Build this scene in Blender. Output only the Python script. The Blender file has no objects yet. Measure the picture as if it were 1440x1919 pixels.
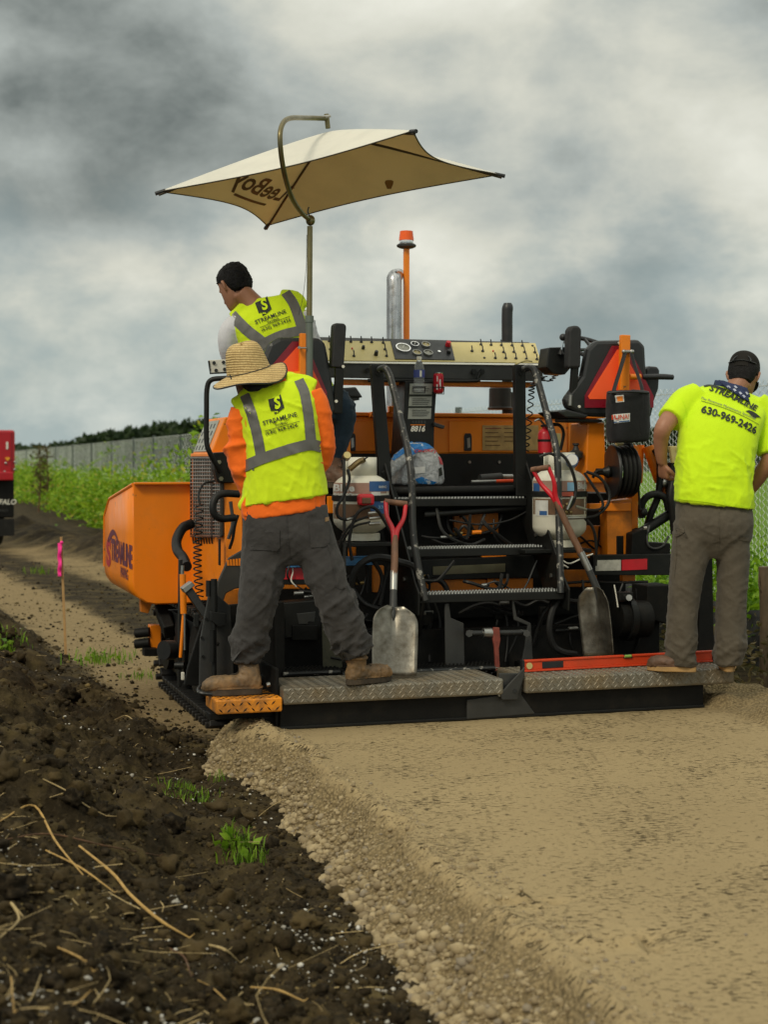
import bpy, bmesh, math, random
import numpy as np
from mathutils import Vector, Matrix, noise as mnoise
from mathutils.bvhtree import BVHTree
R = math.radians
random.seed(7)
rng = np.random.default_rng(7)
scene = bpy.context.scene
COL = scene.collection

# ------------------------------------------------------------------ camera
F, VX, VY, H = 2900.0, 720.0, 866.0, 1.32      # focal length in photo pixels, horizon, eye height
cam_d = bpy.data.cameras.new('camera'); cam = bpy.data.objects.new('camera', cam_d)
COL.objects.link(cam); scene.camera = cam
cam.location = (0, 0, H); cam.rotation_euler = (R(90), 0, 0)
cam_d.sensor_fit = 'VERTICAL'; cam_d.sensor_height = 36; cam_d.lens = 36*F/1919
cam_d.shift_y = -(959.5-VY)/1919.0
cam_d.clip_start = .1; cam_d.clip_end = 3000
cam_d.dof.use_dof = True; cam_d.dof.focus_distance = 7.9; cam_d.dof.aperture_fstop = 3.6

# ------------------------------------------------------------------ sky
SUN_EL, SUN_AZ = R(42), R(212)      # sun behind the camera's left shoulder, veiled by cloud
world = bpy.data.worlds.new('World'); scene.world = world; world.use_nodes = True
nt = world.node_tree; nt.nodes.clear()
def wn(t, **k):
    n = nt.nodes.new(t)
    for a, b in k.items(): setattr(n, a, b)
    return n
out = wn('ShaderNodeOutputWorld')
tc = wn('ShaderNodeTexCoord')
sep = wn('ShaderNodeSeparateXYZ'); nt.links.new(tc.outputs['Generated'], sep.inputs[0])
def wm(op, a, b=None, c=None):
    n = wn('ShaderNodeMath', operation=op)
    for i, v in enumerate((a, b, c)):
        if v is None: continue
        if isinstance(v, (int, float)): n.inputs[i].default_value = v
        else: nt.links.new(v, n.inputs[i])
    return n.outputs[0]
zc = wm('MAXIMUM', sep.outputs[2], 0.0)
SKY_OFF = (2.71, 16.95, 15.26); SKY_OFF2 = (5.1, 9.91, 8.99)
def wnoise(scale, detail, rough, off, dist=0.0, sz=2.0):
    mp = wn('ShaderNodeMapping'); mp.inputs['Location'].default_value = off; mp.inputs['Scale'].default_value = (1, 1, sz)
    nt.links.new(tc.outputs['Generated'], mp.inputs[0])
    n = wn('ShaderNodeTexNoise'); n.inputs['Scale'].default_value = scale; n.inputs['Detail'].default_value = detail
    n.inputs['Roughness'].default_value = rough; n.inputs['Distortion'].default_value = dist
    nt.links.new(mp.outputs[0], n.inputs['Vector']); return n.outputs[0]
big = wnoise(3.6, 2, .5, SKY_OFF, 0, 1.7)
mid = wnoise(9.0, 10, .585, SKY_OFF2, .12, 1.6)
cl = wm('ADD', wm('MULTIPLY', big, .67), wm('MULTIPLY', mid, .33))
ramp = wn('ShaderNodeValToRGB'); nt.links.new(cl, ramp.inputs[0])
els = ramp.color_ramp.elements
els[0].position = .30; els[0].color = (.075, .090, .082, 1)
els[1].position = .62; els[1].color = (.78, .775, .68, 1)
e = els.new(.44); e.color = (.385, .415, .385, 1)
e = els.new(.52); e.color = (.60, .60, .515, 1)
lowmix = wn('ShaderNodeMix', data_type='RGBA')      # the grey-blue layer low over the fields
mr = wn('ShaderNodeMapRange'); mr.inputs[1].default_value = .015; mr.inputs[2].default_value = .15
mr.inputs[3].default_value = .80; mr.inputs[4].default_value = 0.0
nt.links.new(wm('ADD', zc, wm('MULTIPLY', wm('SUBTRACT', mid, .5), .30)), mr.inputs[0])
nt.links.new(mr.outputs[0], lowmix.inputs[0]); nt.links.new(ramp.outputs[0], lowmix.inputs[6])
lowmix.inputs[7].default_value = (.26, .345, .36, 1)
zen = wm('ADD', wm('MULTIPLY', wm('SUBTRACT', zc, .25), 1.0), 1.0)     # an overcast sky is brighter overhead
zen = wm('MULTIPLY', wm('MAXIMUM', zen, 1.0), 1.15)
bgc = wn('ShaderNodeBackground'); nt.links.new(lowmix.outputs[2], bgc.inputs[0]); nt.links.new(zen, bgc.inputs[1])
sky = wn('ShaderNodeTexSky', sky_type='NISHITA'); sky.sun_disc = False
sky.sun_elevation = SUN_EL; sky.sun_rotation = SUN_AZ
bgs = wn('ShaderNodeBackground'); bgs.inputs[1].default_value = .06; nt.links.new(sky.outputs[0], bgs.inputs[0])
mx = wn('ShaderNodeMixShader'); mx.inputs[0].default_value = .93
nt.links.new(bgs.outputs[0], mx.inputs[1]); nt.links.new(bgc.outputs[0], mx.inputs[2])
nt.links.new(mx.outputs[0], out.inputs[0])

# ------------------------------------------------------------------ sun and exposure
sd = bpy.data.lights.new('sun', 'SUN'); sd.energy = 1.5; sd.angle = R(14); sd.color = (1, .90, .70)
so = bpy.data.objects.new('sun', sd); COL.objects.link(so)
sdir = Vector((math.sin(SUN_AZ)*math.cos(SUN_EL), math.cos(SUN_AZ)*math.cos(SUN_EL), math.sin(SUN_EL)))
so.rotation_euler = (-sdir).to_track_quat('-Z', 'Y').to_euler(); so.location = (0, 0, 30)
vs = scene.view_settings
vs.view_transform = 'Standard'; vs.look = 'None'; vs.exposure = 0.0; vs.gamma = 1.0; vs.use_curve_mapping = False

# ------------------------------------------------------------------ measuring: photo pixel -> place
TH = R(17.35); CT, ST = math.cos(TH), math.sin(TH)
Y0 = F*H/502; P0 = Vector(((525-VX)*Y0/F, Y0, 0))            # left rear foot of the screed
RM = Matrix.Rotation(TH, 3, 'Z'); RT = RM.transposed()
CL = RT @ (Vector((0, 0, H))-P0)
def W(px, py, Y): return Vector(((px-VX)*Y/F, Y, H+(VY-py)*Y/F))
def _ray(px, py): return RT @ Vector(((px-VX)/F, 1, (VY-py)/F))
def L(px, py, b):                       # point of the machine's cross plane b (metres ahead of the screed's rear edge)
    d = _ray(px, py); return CL+d*((b-CL.y)/d.y)
def La(px, py, a):
    d = _ray(px, py); return CL+d*((a-CL.x)/d.x)
def toW(p): return RM @ Vector(p)+P0
def toL(p): return RT @ (Vector(p)-P0)

# ------------------------------------------------------------------ numpy noise
def _hash(ix, iy, iz, s):
    h = (ix*374761393+iy*668265263+iz*2147483647+s*1274126177) & 0xffffffff
    h = ((h ^ (h >> 13))*1274126177) & 0xffffffff
    return ((h ^ (h >> 16)) & 0xffff)/32767.5-1.0
def vnoise(p, seed=0):
    p = np.asarray(p, float); i = np.floor(p).astype(np.int64); f = p-i; f = f*f*f*(f*(f*6-15)+10)
    r = 0
    for dx in (0, 1):
        wx = f[:, 0] if dx else 1-f[:, 0]
        for dy in (0, 1):
            wy = f[:, 1] if dy else 1-f[:, 1]
            for dz in (0, 1):
                wz = f[:, 2] if dz else 1-f[:, 2]
                r = r+wx*wy*wz*_hash(i[:, 0]+dx, i[:, 1]+dy, i[:, 2]+dz, seed)
    return r
def fbm(p, o=4, seed=0, g=.5):
    r = 0; a = 1; q = np.asarray(p, float)
    for k in range(o): r = r+a*vnoise(q*(2.03**k)+k*17.3, seed+k); a *= g
    return r

# ------------------------------------------------------------------ materials
def s2l(c): return tuple(((x/255)/12.92 if x/255 <= .04045 else ((x/255+.055)/1.055)**2.4) for x in c)
class NT:
    def __init__(s, name):
        s.m = bpy.data.materials.new(name); s.m.use_nodes = True; s.t = s.m.node_tree
        s.p = s.t.nodes['Principled BSDF']; s.tc = s.t.nodes.new('ShaderNodeTexCoord')
    def n(s, t, **k):
        x = s.t.nodes.new(t)
        for a, b in k.items(): setattr(x, a, b)
        return x
    def l(s, a, b): s.t.links.new(a, b)
    def noise(s, scale, detail=5, rough=.55, stretch=(1, 1, 1), rot=0, dist=0):
        mp = s.n('ShaderNodeMapping'); mp.inputs['Scale'].default_value = stretch; mp.inputs['Rotation'].default_value = (0, 0, rot)
        s.l(s.tc.outputs['Object'], mp.inputs[0])
        x = s.n('ShaderNodeTexNoise'); x.inputs['Scale'].default_value = scale; x.inputs['Detail'].default_value = detail
        x.inputs['Roughness'].default_value = rough; x.inputs['Distortion'].default_value = dist
        s.l(mp.outputs[0], x.inputs['Vector']); return x.outputs[0]
    def ramp(s, inp, stops, const=False):
        r = s.n('ShaderNodeValToRGB'); s.l(inp, r.inputs[0]); e = r.color_ramp.elements
        if const: r.color_ramp.interpolation = 'CONSTANT'
        while len(e) < len(stops): e.new(.5)
        for i, (p, c) in enumerate(stops):
            e[i].position = p; e[i].color = (*c, 1) if not isinstance(c, (int, float)) else (c, c, c, 1)
        return r.outputs[0]
    def mix(s, f, a, b, mode='MIX'):
        x = s.n('ShaderNodeMix', data_type='RGBA'); x.blend_type = mode
        for i, v in ((0, f), (6, a), (7, b)):
            if isinstance(v, (int, float)): x.inputs[i].default_value = v
            elif isinstance(v, tuple): x.inputs[i].default_value = (*v, 1)
            else: s.l(v, x.inputs[i])
        return x.outputs[2]
    def bump(s, h, st=.3, d=.01, prev=None):
        b = s.n('ShaderNodeBump'); b.inputs['Strength'].default_value = st; b.inputs['Distance'].default_value = d
        s.l(h, b.inputs['Height'])
        if prev is not None: s.l(prev, b.inputs['Normal'])
        s.l(b.outputs[0], s.p.inputs['Normal']); return b.outputs[0]
def pmat(name, rgb, rough=.5, metal=0, var=.18, scale=6, grime=0, gcol=(.16, .12, .075), bump=0, bscale=60, worn=0, wcol=(.5, .49, .47), spec=.5, trans=0, alpha=1, stretch=(1, 1, 1), sheen=0):
    t = NT(name); c = tuple(rgb)
    a = t.noise(scale, 6, .6, stretch)
    col = t.mix(t.ramp(a, [(.3, 0), (.7, 1)]), tuple(x*(1-var) for x in c), tuple(min(1, x*(1+var)) for x in c))
    if grime:
        g = t.ramp(t.noise(scale*.7, 8, .68), [(.62-.28*grime, 0), (.78-.14*grime, 1)])
        col = t.mix(t.mix(1.0, g, (min(1, grime*1.3),)*3, 'MULTIPLY'), col, gcol)
    if worn:
        w = t.ramp(t.noise(scale*2.6, 9, .7), [(.66-.22*worn, 0), (.70-.22*worn, 1)])
        col = t.mix(w, col, wcol)
    t.l(col, t.p.inputs['Base Color'])
    r = t.ramp(t.noise(scale*1.7, 4), [(.3, max(0, rough-.09)), (.7, min(1, rough+.09))]); t.l(r, t.p.inputs['Roughness'])
    t.p.inputs['Metallic'].default_value = metal; t.p.inputs['Specular IOR Level'].default_value = spec
    if trans: t.p.inputs['Transmission Weight'].default_value = trans
    if alpha < 1: t.p.inputs['Alpha'].default_value = alpha
    if sheen: t.p.inputs['Sheen Weight'].default_value = sheen
    if bump: t.bump(t.noise(bscale, 5, .6), bump, .004)
    return t.m
M = {}
M['orange'] = pmat('orange_paint', (.84, .222, .003), .42, 0, .08, 4, .26, (.40, .17, .05), .06, 40, .10, (.16, .09, .04), stretch=(1, 1, .45))
M['orange_grimy'] = pmat('orange_paint_grimy', (.66, .19, .006), .5, 0, .2, 5, .5, (.06, .04, .02))
M['orange_plate'] = pmat('orange_tread_plate', (.78, .27, .01), .5, .0, .2, 12, .72, (.10, .065, .038), .35, 90)
M['black'] = pmat('black_steel', (.008, .0085, .008), .46, 0, .3, 7, .22, (.026, .022, .017), .2, 60, spec=.3)
M['black_dirty'] = pmat('black_steel_dirty', (.006, .006, .0055), .6, 0, .3, 9, .36, (.024, .019, .013), .3, 50, spec=.2)
M['rail'] = pmat('worn_black_rail', (.018, .019, .019), .42, .1, .3, 9, .3, (.07, .06, .045), .1, 60, .42, (.30, .285, .25))
M['grey_steel'] = pmat('dark_grey_steel', (.036, .037, .036), .5, .2, .25, 6, .45, (.07, .058, .042), .15, 50)
M['rubber'] = pmat('black_rubber', (.009, .009, .009), .52, 0, .3, 12, .35, (.034, .029, .022), spec=.3)
M['seat'] = pmat('black_vinyl', (.013, .014, .015), .42, 0, .2, 9, .12, (.05, .045, .04), .15, 140)
M['pad'] = pmat('black_foam_pad', (.012, .012, .013), .65, 0, .2, 20, .1, (.05, .045, .04), .3, 220)
M['alu'] = pmat('tread_plate_metal', (.20, .185, .15), .45, .45, .22, 7, .75, (.215, .165, .10), .2, 60)
M['steel'] = pmat('bare_steel', (.36, .36, .34), .35, .9, .2, 8, .35, (.14, .11, .07), .1, 60)
M['chrome'] = pmat('chrome', (.80, .80, .80), .16, 1, .08, 3)
M['shovel_steel'] = pmat('shovel_steel', (.24, .225, .19), .36, .85, .35, 9, .80, (.060, .045, .027), .2, 35)
M['wood'] = pmat('shovel_wood', (.17, .083, .045), .6, 0, .35, 5, .35, (.07, .045, .03), .25, 60, stretch=(6, 6, .6))
M['red'] = pmat('red_paint', (.52, .012, .022), .38, 0, .2, 7, .3, (.12, .05, .04))
M['darkred'] = pmat('dark_red_reflective', (.22, .008, .02), .35, 0, .15, 12, .1)
M['smv'] = pmat('fluorescent_orange_red', (1.0, .11, .02), .5, 0, .04, 9, .05, (.3, .05, .02))
M['panel'] = pmat('tan_control_face', (.55, .455, .19), .5, 0, .08, 5, .22, (.33, .26, .12))
M['white'] = pmat('white_paint', (.70, .68, .60), .45, 0, .08, 5, .35, (.36, .30, .22))
M['tank_white'] = pmat('propane_tank_white', (.66, .64, .54), .42, 0, .07, 4, .40, (.36, .30, .20))
M['plastic_dark'] = pmat('dark_plastic', (.012, .013, .015), .45, 0, .3, 9, .1)
M['amber'] = pmat('amber_lens', (.85, .11, .006), .22, 0, .1, 9)
M['yellow_vest'] = None
def cloth(name, rgb, var=.1, fold=.5, scale=5, fine=380, rough=.85, grime=0, gcol=(.1, .08, .05), sheen=.1):
    t = NT(name); a = t.noise(scale, 5, .6)
    col = t.mix(t.ramp(a, [(.3, 0), (.7, 1)]), tuple(x*(1-var) for x in rgb), tuple(min(1, x*(1+var)) for x in rgb))
    if grime:
        g = t.ramp(t.noise(scale*1.3, 8, .7), [(.66-.25*grime, 0), (.85-.2*grime, 1)])
        col = t.mix(t.mix(1.0, g, (grime,)*3, 'MULTIPLY'), col, gcol)
    t.l(col, t.p.inputs['Base Color']); t.p.inputs['Roughness'].default_value = rough
    t.p.inputs['Specular IOR Level'].default_value = .25; t.p.inputs['Sheen Weight'].default_value = sheen
    b1 = t.bump(t.noise(fine, 2), .12, .002)
    t.bump(t.noise(13, 5, .6, (1, 1, .55), 0, .8), fold, .012, b1)
    return t.m
M['vest'] = cloth('hi_vis_yellow', (.62, .80, .012), .05, .35, 4, 420, .8, .12, (.35, .35, .05))
M['tshirt'] = cloth('hi_vis_tshirt', (.56, .80, .01), .05, .4, 4, 420, .85)
M['oshirt'] = cloth('orange_shirt', (.90, .155, .012), .07, .5, 4, 420, .85)
M['trouser'] = cloth('charcoal_canvas', (.046, .043, .042), .18, .6, 6, 300, .9, .3, (.10, .085, .06))
M['khaki'] = cloth('grey_brown_cargo', (.088, .074, .055), .15, .6, 6, 300, .9, .25, (.06, .045, .03))
M['denim'] = cloth('dark_denim', (.022, .04, .062), .25, .5, 8, 300, .9)
M['whitecloth'] = cloth('white_cotton', (.62, .62, .66), .05, .4)
M['stripe'] = pmat('reflective_grey_tape', (.135, .130, .120), .4, .2, .12, 12, .2, (.1, .09, .06), .1, 300)
M['ink'] = pmat('black_print', (.012, .016, .010), .7, 0, .15, 20)
M['skin'] = pmat('tanned_skin', (.33, .150, .085), .5, 0, .15, 9, 0, bump=.15, bscale=150)
M['skin_dark'] = pmat('brown_skin', (.235, .105, .060), .5, 0, .15, 9, 0, bump=.15, bscale=150)
M['hair'] = pmat('black_hair', (.009, .008, .008), .75, 0, .4, 60, 0, bump=1.0, bscale=160, spec=.2)
M['boot'] = pmat('tan_leather_boot', (.235, .135, .055), .62, 0, .3, 13, .85, (.060, .043, .026), .5, 55)
M['boot2'] = pmat('brown_leather_boot', (.125, .062, .034), .62, 0, .3, 13, .6, (.060, .042, .028), .5, 55)
M['sole'] = pmat('muddy_sole', (.040, .030, .020), .85, 0, .3, 14, .5, (.11, .08, .05), .6, 50)
M['sole_tan'] = pmat('crepe_sole', (.40, .24, .09), .75, 0, .2, 14, .4, (.12, .08, .04), .4, 60)
# ------------------------------------------------------------------ building
ORG = {}
def _link(o, parent):
    COL.objects.link(o)
    if parent is not None: o.parent = parent
    return o
def tag(o, label, cat, group=None):
    o['label'] = label; o['category'] = cat
    if group: o['group'] = group
    return o
def thing(name, label, cat, loc, local=True, group=None):
    """an Empty at the thing's base; its parts are given in the same frame (machine frame or world) and shifted to it"""
    o = bpy.data.objects.new(name, None); o.empty_display_size = .1; COL.objects.link(o)
    loc = Vector(loc)
    if local: o.location = toW(loc); o.rotation_euler = (0, 0, TH)
    else: o.location = loc
    ORG[o.name] = loc
    return tag(o, label, cat, group)
def mesh_from(name, V, Fc):
    me = bpy.data.meshes.new(name); me.from_pydata([tuple(v) for v in V], [], [tuple(f) for f in Fc]); me.update(); return me
def catmull(P, n):
    P = np.asarray(P, float)
    if len(P) == 2: t = np.linspace(0, 1, n)[:, None]; return P[0]*(1-t)+P[1]*t
    Q = np.vstack([2*P[0]-P[1], P, 2*P[-1]-P[-2]]); K = len(P)-1
    t = np.linspace(0, K, n); i = np.minimum(t.astype(int), K-1); f = (t-i)[:, None]
    a, b, c, d = Q[i], Q[i+1], Q[i+2], Q[i+3]
    return .5*((2*b)+(-a+c)*f+(2*a-5*b+4*c-d)*f*f+(-a+3*b-3*c+d)*f**3)
class MB:
    def __init__(s): s.V = []; s.F = []
    def add(s, V, Fc):
        k = len(s.V); s.V += [Vector(v) for v in V]; s.F += [[i+k for i in f] for f in Fc]; return s
    def box(s, lo, hi):
        x0, y0, z0 = lo; x1, y1, z1 = hi
        return s.add([(x0, y0, z0), (x1, y0, z0), (x1, y1, z0), (x0, y1, z0), (x0, y0, z1), (x1, y0, z1), (x1, y1, z1), (x0, y1, z1)],
                     [(0, 3, 2, 1), (4, 5, 6, 7), (0, 1, 5, 4), (1, 2, 6, 5), (2, 3, 7, 6), (3, 0, 4, 7)])
    def prism(s, poly, ext):
        n = len(poly); ext = Vector(ext); P = [Vector(p) for p in poly]
        nrm = Vector((0, 0, 0))
        for i in range(n): nrm += P[i].cross(P[(i+1) % n])
        if nrm.dot(ext) > 0: P = P[::-1]
        return s.add(P+[p+ext for p in P], [list(range(n)), list(range(2*n-1, n-1, -1))]+[[i, i+n, (i+1) % n+n, (i+1) % n] for i in range(n)])
    def bar(s, p, q, w, h, up=(0, 0, 1)):
        p, q = Vector(p), Vector(q); d = (q-p).normalized(); x = d.cross(Vector(up))
        if x.length < 1e-4: x = d.cross(Vector((0, 1, 0)))
        x.normalize(); y = x.cross(d)
        return s.prism([p+x*w/2*i+y*h/2*j for i, j in ((-1, -1), (1, -1), (1, 1), (-1, 1))], q-p)
    def tube(s, path, r, seg=8, smooth=0, cap=True, flat=None):
        P = np.array([tuple(p) for p in path], float)
        rr = np.full(len(P), r, float) if np.isscalar(r) else np.array(r, float)
        if smooth:
            PR = catmull(np.hstack([P, rr[:, None]]), smooth); P, rr = PR[:, :3], np.maximum(PR[:, 3], 1e-4)
        n = len(P); T = np.gradient(P, axis=0); T /= np.linalg.norm(T, axis=1)[:, None]+1e-12
        u = np.cross(T[0], (0, 0, 1.));
        if np.linalg.norm(u) < .05: u = np.cross(T[0], (0, 1., 0))
        V = []; ang = np.arange(seg)*2*math.pi/seg
        for i in range(n):
            u = u-T[i]*np.dot(u, T[i]); u /= np.linalg.norm(u)+1e-12; w = np.cross(T[i], u)
            for a in ang: V.append(P[i]+rr[i]*(math.cos(a)*u+math.sin(a)*w*(flat or 1)))
        Fc = [[i*seg+j, i*seg+(j+1) % seg, (i+1)*seg+(j+1) % seg, (i+1)*seg+j] for i in range(n-1) for j in range(seg)]
        if cap: Fc += [list(range(seg))[::-1], [(n-1)*seg+j for j in range(seg)]]
        return s.add(V, Fc)
    def lathe(s, prof, base=(0, 0, 0), axis=(0, 0, 1), seg=20):
        ax = Vector(axis).normalized(); q = Vector((0, 0, 1)).rotation_difference(ax); b = Vector(base); V = []
        for r, z in prof:
            for j in range(seg):
                a = 2*math.pi*j/seg; V.append(b+q @ Vector((r*math.cos(a), r*math.sin(a), z)))
        n = len(prof)
        Fc = [[i*seg+j, i*seg+(j+1) % seg, (i+1)*seg+(j+1) % seg, (i+1)*seg+j] for i in range(n-1) for j in range(seg)]
        if prof[0][0] > 1e-5: Fc.append(list(range(seg))[::-1])
        if prof[-1][0] > 1e-5: Fc.append([(n-1)*seg+j for j in range(seg)])
        return s.add(V, Fc)
    def cyl(s, p, q, r, seg=14, r2=None):
        p, q = Vector(p), Vector(q); return s.lathe([(r, 0), (r if r2 is None else r2, (q-p).length)], p, q-p, seg)
    def sphere(s, c, r, seg=12, sc=(1, 1, 1)):
        k = len(s.V); s.lathe([(max(1e-4, r*math.sin(math.pi*i/8)), -r*math.cos(math.pi*i/8)) for i in range(9)], (0, 0, 0), (0, 0, 1), seg)
        for i in range(k, len(s.V)): v = s.V[i]; s.V[i] = Vector((v.x*sc[0]+c[0], v.y*sc[1]+c[1], v.z*sc[2]+c[2]))
        return s
    def loft(s, rings, n=40, seg=36, disp=None):
        """rings: (centre, half vector x, half vector y, power); smooth skin through them"""
        A = np.array([[*c, *hx, *hy, p] for c, hx, hy, p in rings], float)
        A = catmull(A, n); ang = np.arange(seg)*2*math.pi/seg; V = []
        for k, row in enumerate(A):
            p = max(row[9], 1.2); ca, sa = np.cos(ang), np.sin(ang)
            x = np.sign(ca)*np.abs(ca)**(2/p); y = np.sign(sa)*np.abs(sa)**(2/p)
            f = 1.0 if disp is None else disp(k/(n-1), ang)[:, None]
            V += list(row[:3]+f*(x[:, None]*row[3:6]+y[:, None]*row[6:9]))
        Fc = [[i*seg+j, i*seg+(j+1) % seg, (i+1)*seg+(j+1) % seg, (i+1)*seg+j] for i in range(n-1) for j in range(seg)]
        Fc += [list(range(seg))[::-1], [(n-1)*seg+j for j in range(seg)]]
        return s.add(V, Fc)
    def build(s, name, mat, parent=None, smooth=False, bevel=0, sub=0, solid=0, origin=None, angle=40):
        if origin is None:
            q = parent
            while q is not None and q.name not in ORG: q = q.parent
            origin = ORG[q.name] if q is not None else Vector((0, 0, 0))
        me = bpy.data.meshes.new(name)
        me.from_pydata([tuple(v-origin) for v in s.V], [], s.F); me.update()
        o = bpy.data.objects.new(name, me); _link(o, parent)
        m = M[mat] if isinstance(mat, str) else mat
        me.materials.append(m)
        if smooth:
            me.polygons.foreach_set('use_smooth', [True]*len(me.polygons))
            try: me.set_sharp_from_angle(angle=R(angle))
            except Exception: pass
        if solid: d = o.modifiers.new('thick', 'SOLIDIFY'); d.thickness = solid; d.offset = 0
        if bevel:
            d = o.modifiers.new('bevel', 'BEVEL'); d.width = bevel; d.segments = 2; d.limit_method = 'ANGLE'; d.angle_limit = R(35); d.harden_normals = False
        if sub: d = o.modifiers.new('sub', 'SUBSURF'); d.levels = sub; d.render_levels = sub
        return o
def copies(o, mats):
    """further pieces sharing o's mesh; mats are local matrices"""
    r = []
    for m in mats:
        c = o.copy(); COL.objects.link(c); c.parent = o.parent; c.matrix_local = m; r.append(c)
    return r
def bake(o, mods):
    """turn a rough union of shapes into one continuous skin"""
    for t, k in mods:
        d = o.modifiers.new(t, t)
        for a, b in k.items(): setattr(d, a, b)
    dg = bpy.context.evaluated_depsgraph_get(); dg.update()
    me = bpy.data.meshes.new_from_object(o.evaluated_get(dg)); old = o.data
    for d in list(o.modifiers): o.modifiers.remove(d)
    o.data = me; nm = old.name; bpy.data.meshes.remove(old); me.name = nm
    me.polygons.foreach_set('use_smooth', [True]*len(me.polygons))
    return o
def skin(o, vox=.009, it=4, f=.5): return bake(o, [('REMESH', dict(mode='VOXEL', voxel_size=vox, adaptivity=0.0)), ('SMOOTH', dict(factor=f, iterations=it))])
def verts_np(o):
    a = np.empty(len(o.data.vertices)*3); o.data.vertices.foreach_get('co', a); return a.reshape(-1, 3)
def norms_np(o):
    a = np.empty(len(o.data.vertices)*3); o.data.vertices.foreach_get('normal', a); return a.reshape(-1, 3)
def set_verts(o, v): o.data.vertices.foreach_set('co', np.ascontiguousarray(v).ravel()); o.data.update()
def wrinkle(o, amp, scale, dirs=(1, 1, 1), seed=0, mask=None, warp=.35, shear=0.0):
    """cloth creases: sharp ridges of stretched noise, slanted by shear"""
    v = verts_np(o); n = norms_np(o); w = v.copy(); w[:, 2] = w[:, 2]+shear*w[:, 0]; q = w*np.array(dirs)*scale
    q = q+warp*np.stack([vnoise(v*scale*.6+9, seed+5), vnoise(v*scale*.6+31, seed+6), vnoise(v*scale*.6+57, seed+7)], 1)
    r = (1-np.abs(vnoise(q, seed)))**3; r2 = (1-np.abs(vnoise(q*1.9+5, seed+3)))**4; gate = np.clip(.55+.9*vnoise(v*scale*.45+3, seed+8), 0, 1.2)
    d = amp*(r*1.1+r2*.5-.55)*gate
    if mask is not None: d = d*mask(v)
    set_verts(o, v+n*d[:, None]); return o
def bvh_of(o):
    dg = bpy.context.evaluated_depsgraph_get(); dg.update()
    ev = o.evaluated_get(dg); me = ev.to_mesh()
    T = BVHTree.FromPolygons([v.co.copy() for v in me.vertices], [list(p.vertices) for p in me.polygons]); ev.to_mesh_clear(); return T
_tc = {}
def text2d(body, size=1.0, bold=0.0, shear=0.0, sx=1.0, space=1.0, res=3):
    """flat lettering: vertices centred on the origin in a plane, faces"""
    cu = bpy.data.curves.new('lettering', 'FONT'); cu.body = body; cu.size = size; cu.align_x = 'CENTER'; cu.align_y = 'CENTER'
    cu.offset = bold; cu.shear = shear; cu.space_character = space; cu.resolution_u = res
    ob = bpy.data.objects.new('lettering', cu); COL.objects.link(ob)
    dg = bpy.context.evaluated_depsgraph_get(); dg.update(); me = ob.evaluated_get(dg).to_mesh()
    V = [(v.co.x*sx, v.co.y) for v in me.vertices]; Fc = [list(p.vertices) for p in me.polygons]
    ob.evaluated_get(dg).to_mesh_clear(); bpy.data.objects.remove(ob); bpy.data.curves.remove(cu)
    return V, Fc
def flat(V, Fc, o, x, y, off=0.0):
    """place flat lettering at o along unit vectors x,y"""
    o, x, y = Vector(o), Vector(x).normalized(), Vector(y).normalized(); n = x.cross(y)*off
    b = MB(); b.add([o+x*v[0]+y*v[1]+n for v in V], Fc); return b
def grid2d(w, h, nx, ny):
    V = [(-w/2+w*i/nx, -h/2+h*j/ny) for j in range(ny+1) for i in range(nx+1)]
    return V, [[j*(nx+1)+i, j*(nx+1)+i+1, (j+1)*(nx+1)+i+1, (j+1)*(nx+1)+i] for j in range(ny) for i in range(nx)]
def strip2d(pts, w, n=40):
    P = catmull(np.array(pts, float), n) if len(pts) > 2 else catmull(np.array(pts, float), n)
    T = np.gradient(P, axis=0); T /= np.linalg.norm(T, axis=1)[:, None]; N = np.stack([-T[:, 1], T[:, 0]], 1)
    k = 4; V = []
    for i in range(n):
        for j in range(k+1): V.append(tuple(P[i]+N[i]*w*(j/k-.5)))
    return V, [[i*(k+1)+j, i*(k+1)+j+1, (i+1)*(k+1)+j+1, (i+1)*(k+1)+j] for i in range(n-1) for j in range(k)]
def press(V, Fc, tree, place, off, org):
    """lay a flat print onto a curved surface: place(v)->(point, ray direction) in the frame of the thing"""
    b = MB(); P = []
    for v in V:
        p, d = place(v); p = p-org
        hit, nrm, idx, dist = tree.ray_cast(p, d)
        if hit is None: hit, nrm, idx, dist = tree.find_nearest(p+d*.5) ; 
        if nrm.dot(d) > 0: nrm = -nrm
        P.append(hit+nrm*off+org)
    b.add(P, Fc); return b
def subdiv(V, Fc, cuts):
    bm = bmesh.new(); vs_ = [bm.verts.new((v[0], v[1], 0)) for v in V]
    for f in Fc:
        try: bm.faces.new([vs_[i] for i in f])
        except Exception: pass
    bmesh.ops.triangulate(bm, faces=bm.faces[:])
    for _ in range(3):
        es = [e for e in bm.edges if e.calc_length() > cuts]
        if not es: break
        bmesh.ops.subdivide_edges(bm, edges=es, cuts=1); bmesh.ops.triangulate(bm, faces=bm.faces[:])
    bm.verts.index_update(); V2 = [(v.co.x, v.co.y) for v in bm.verts]; F2 = [[v.index for v in f.verts] for f in bm.faces]; bm.free()
    return V2, F2
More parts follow.
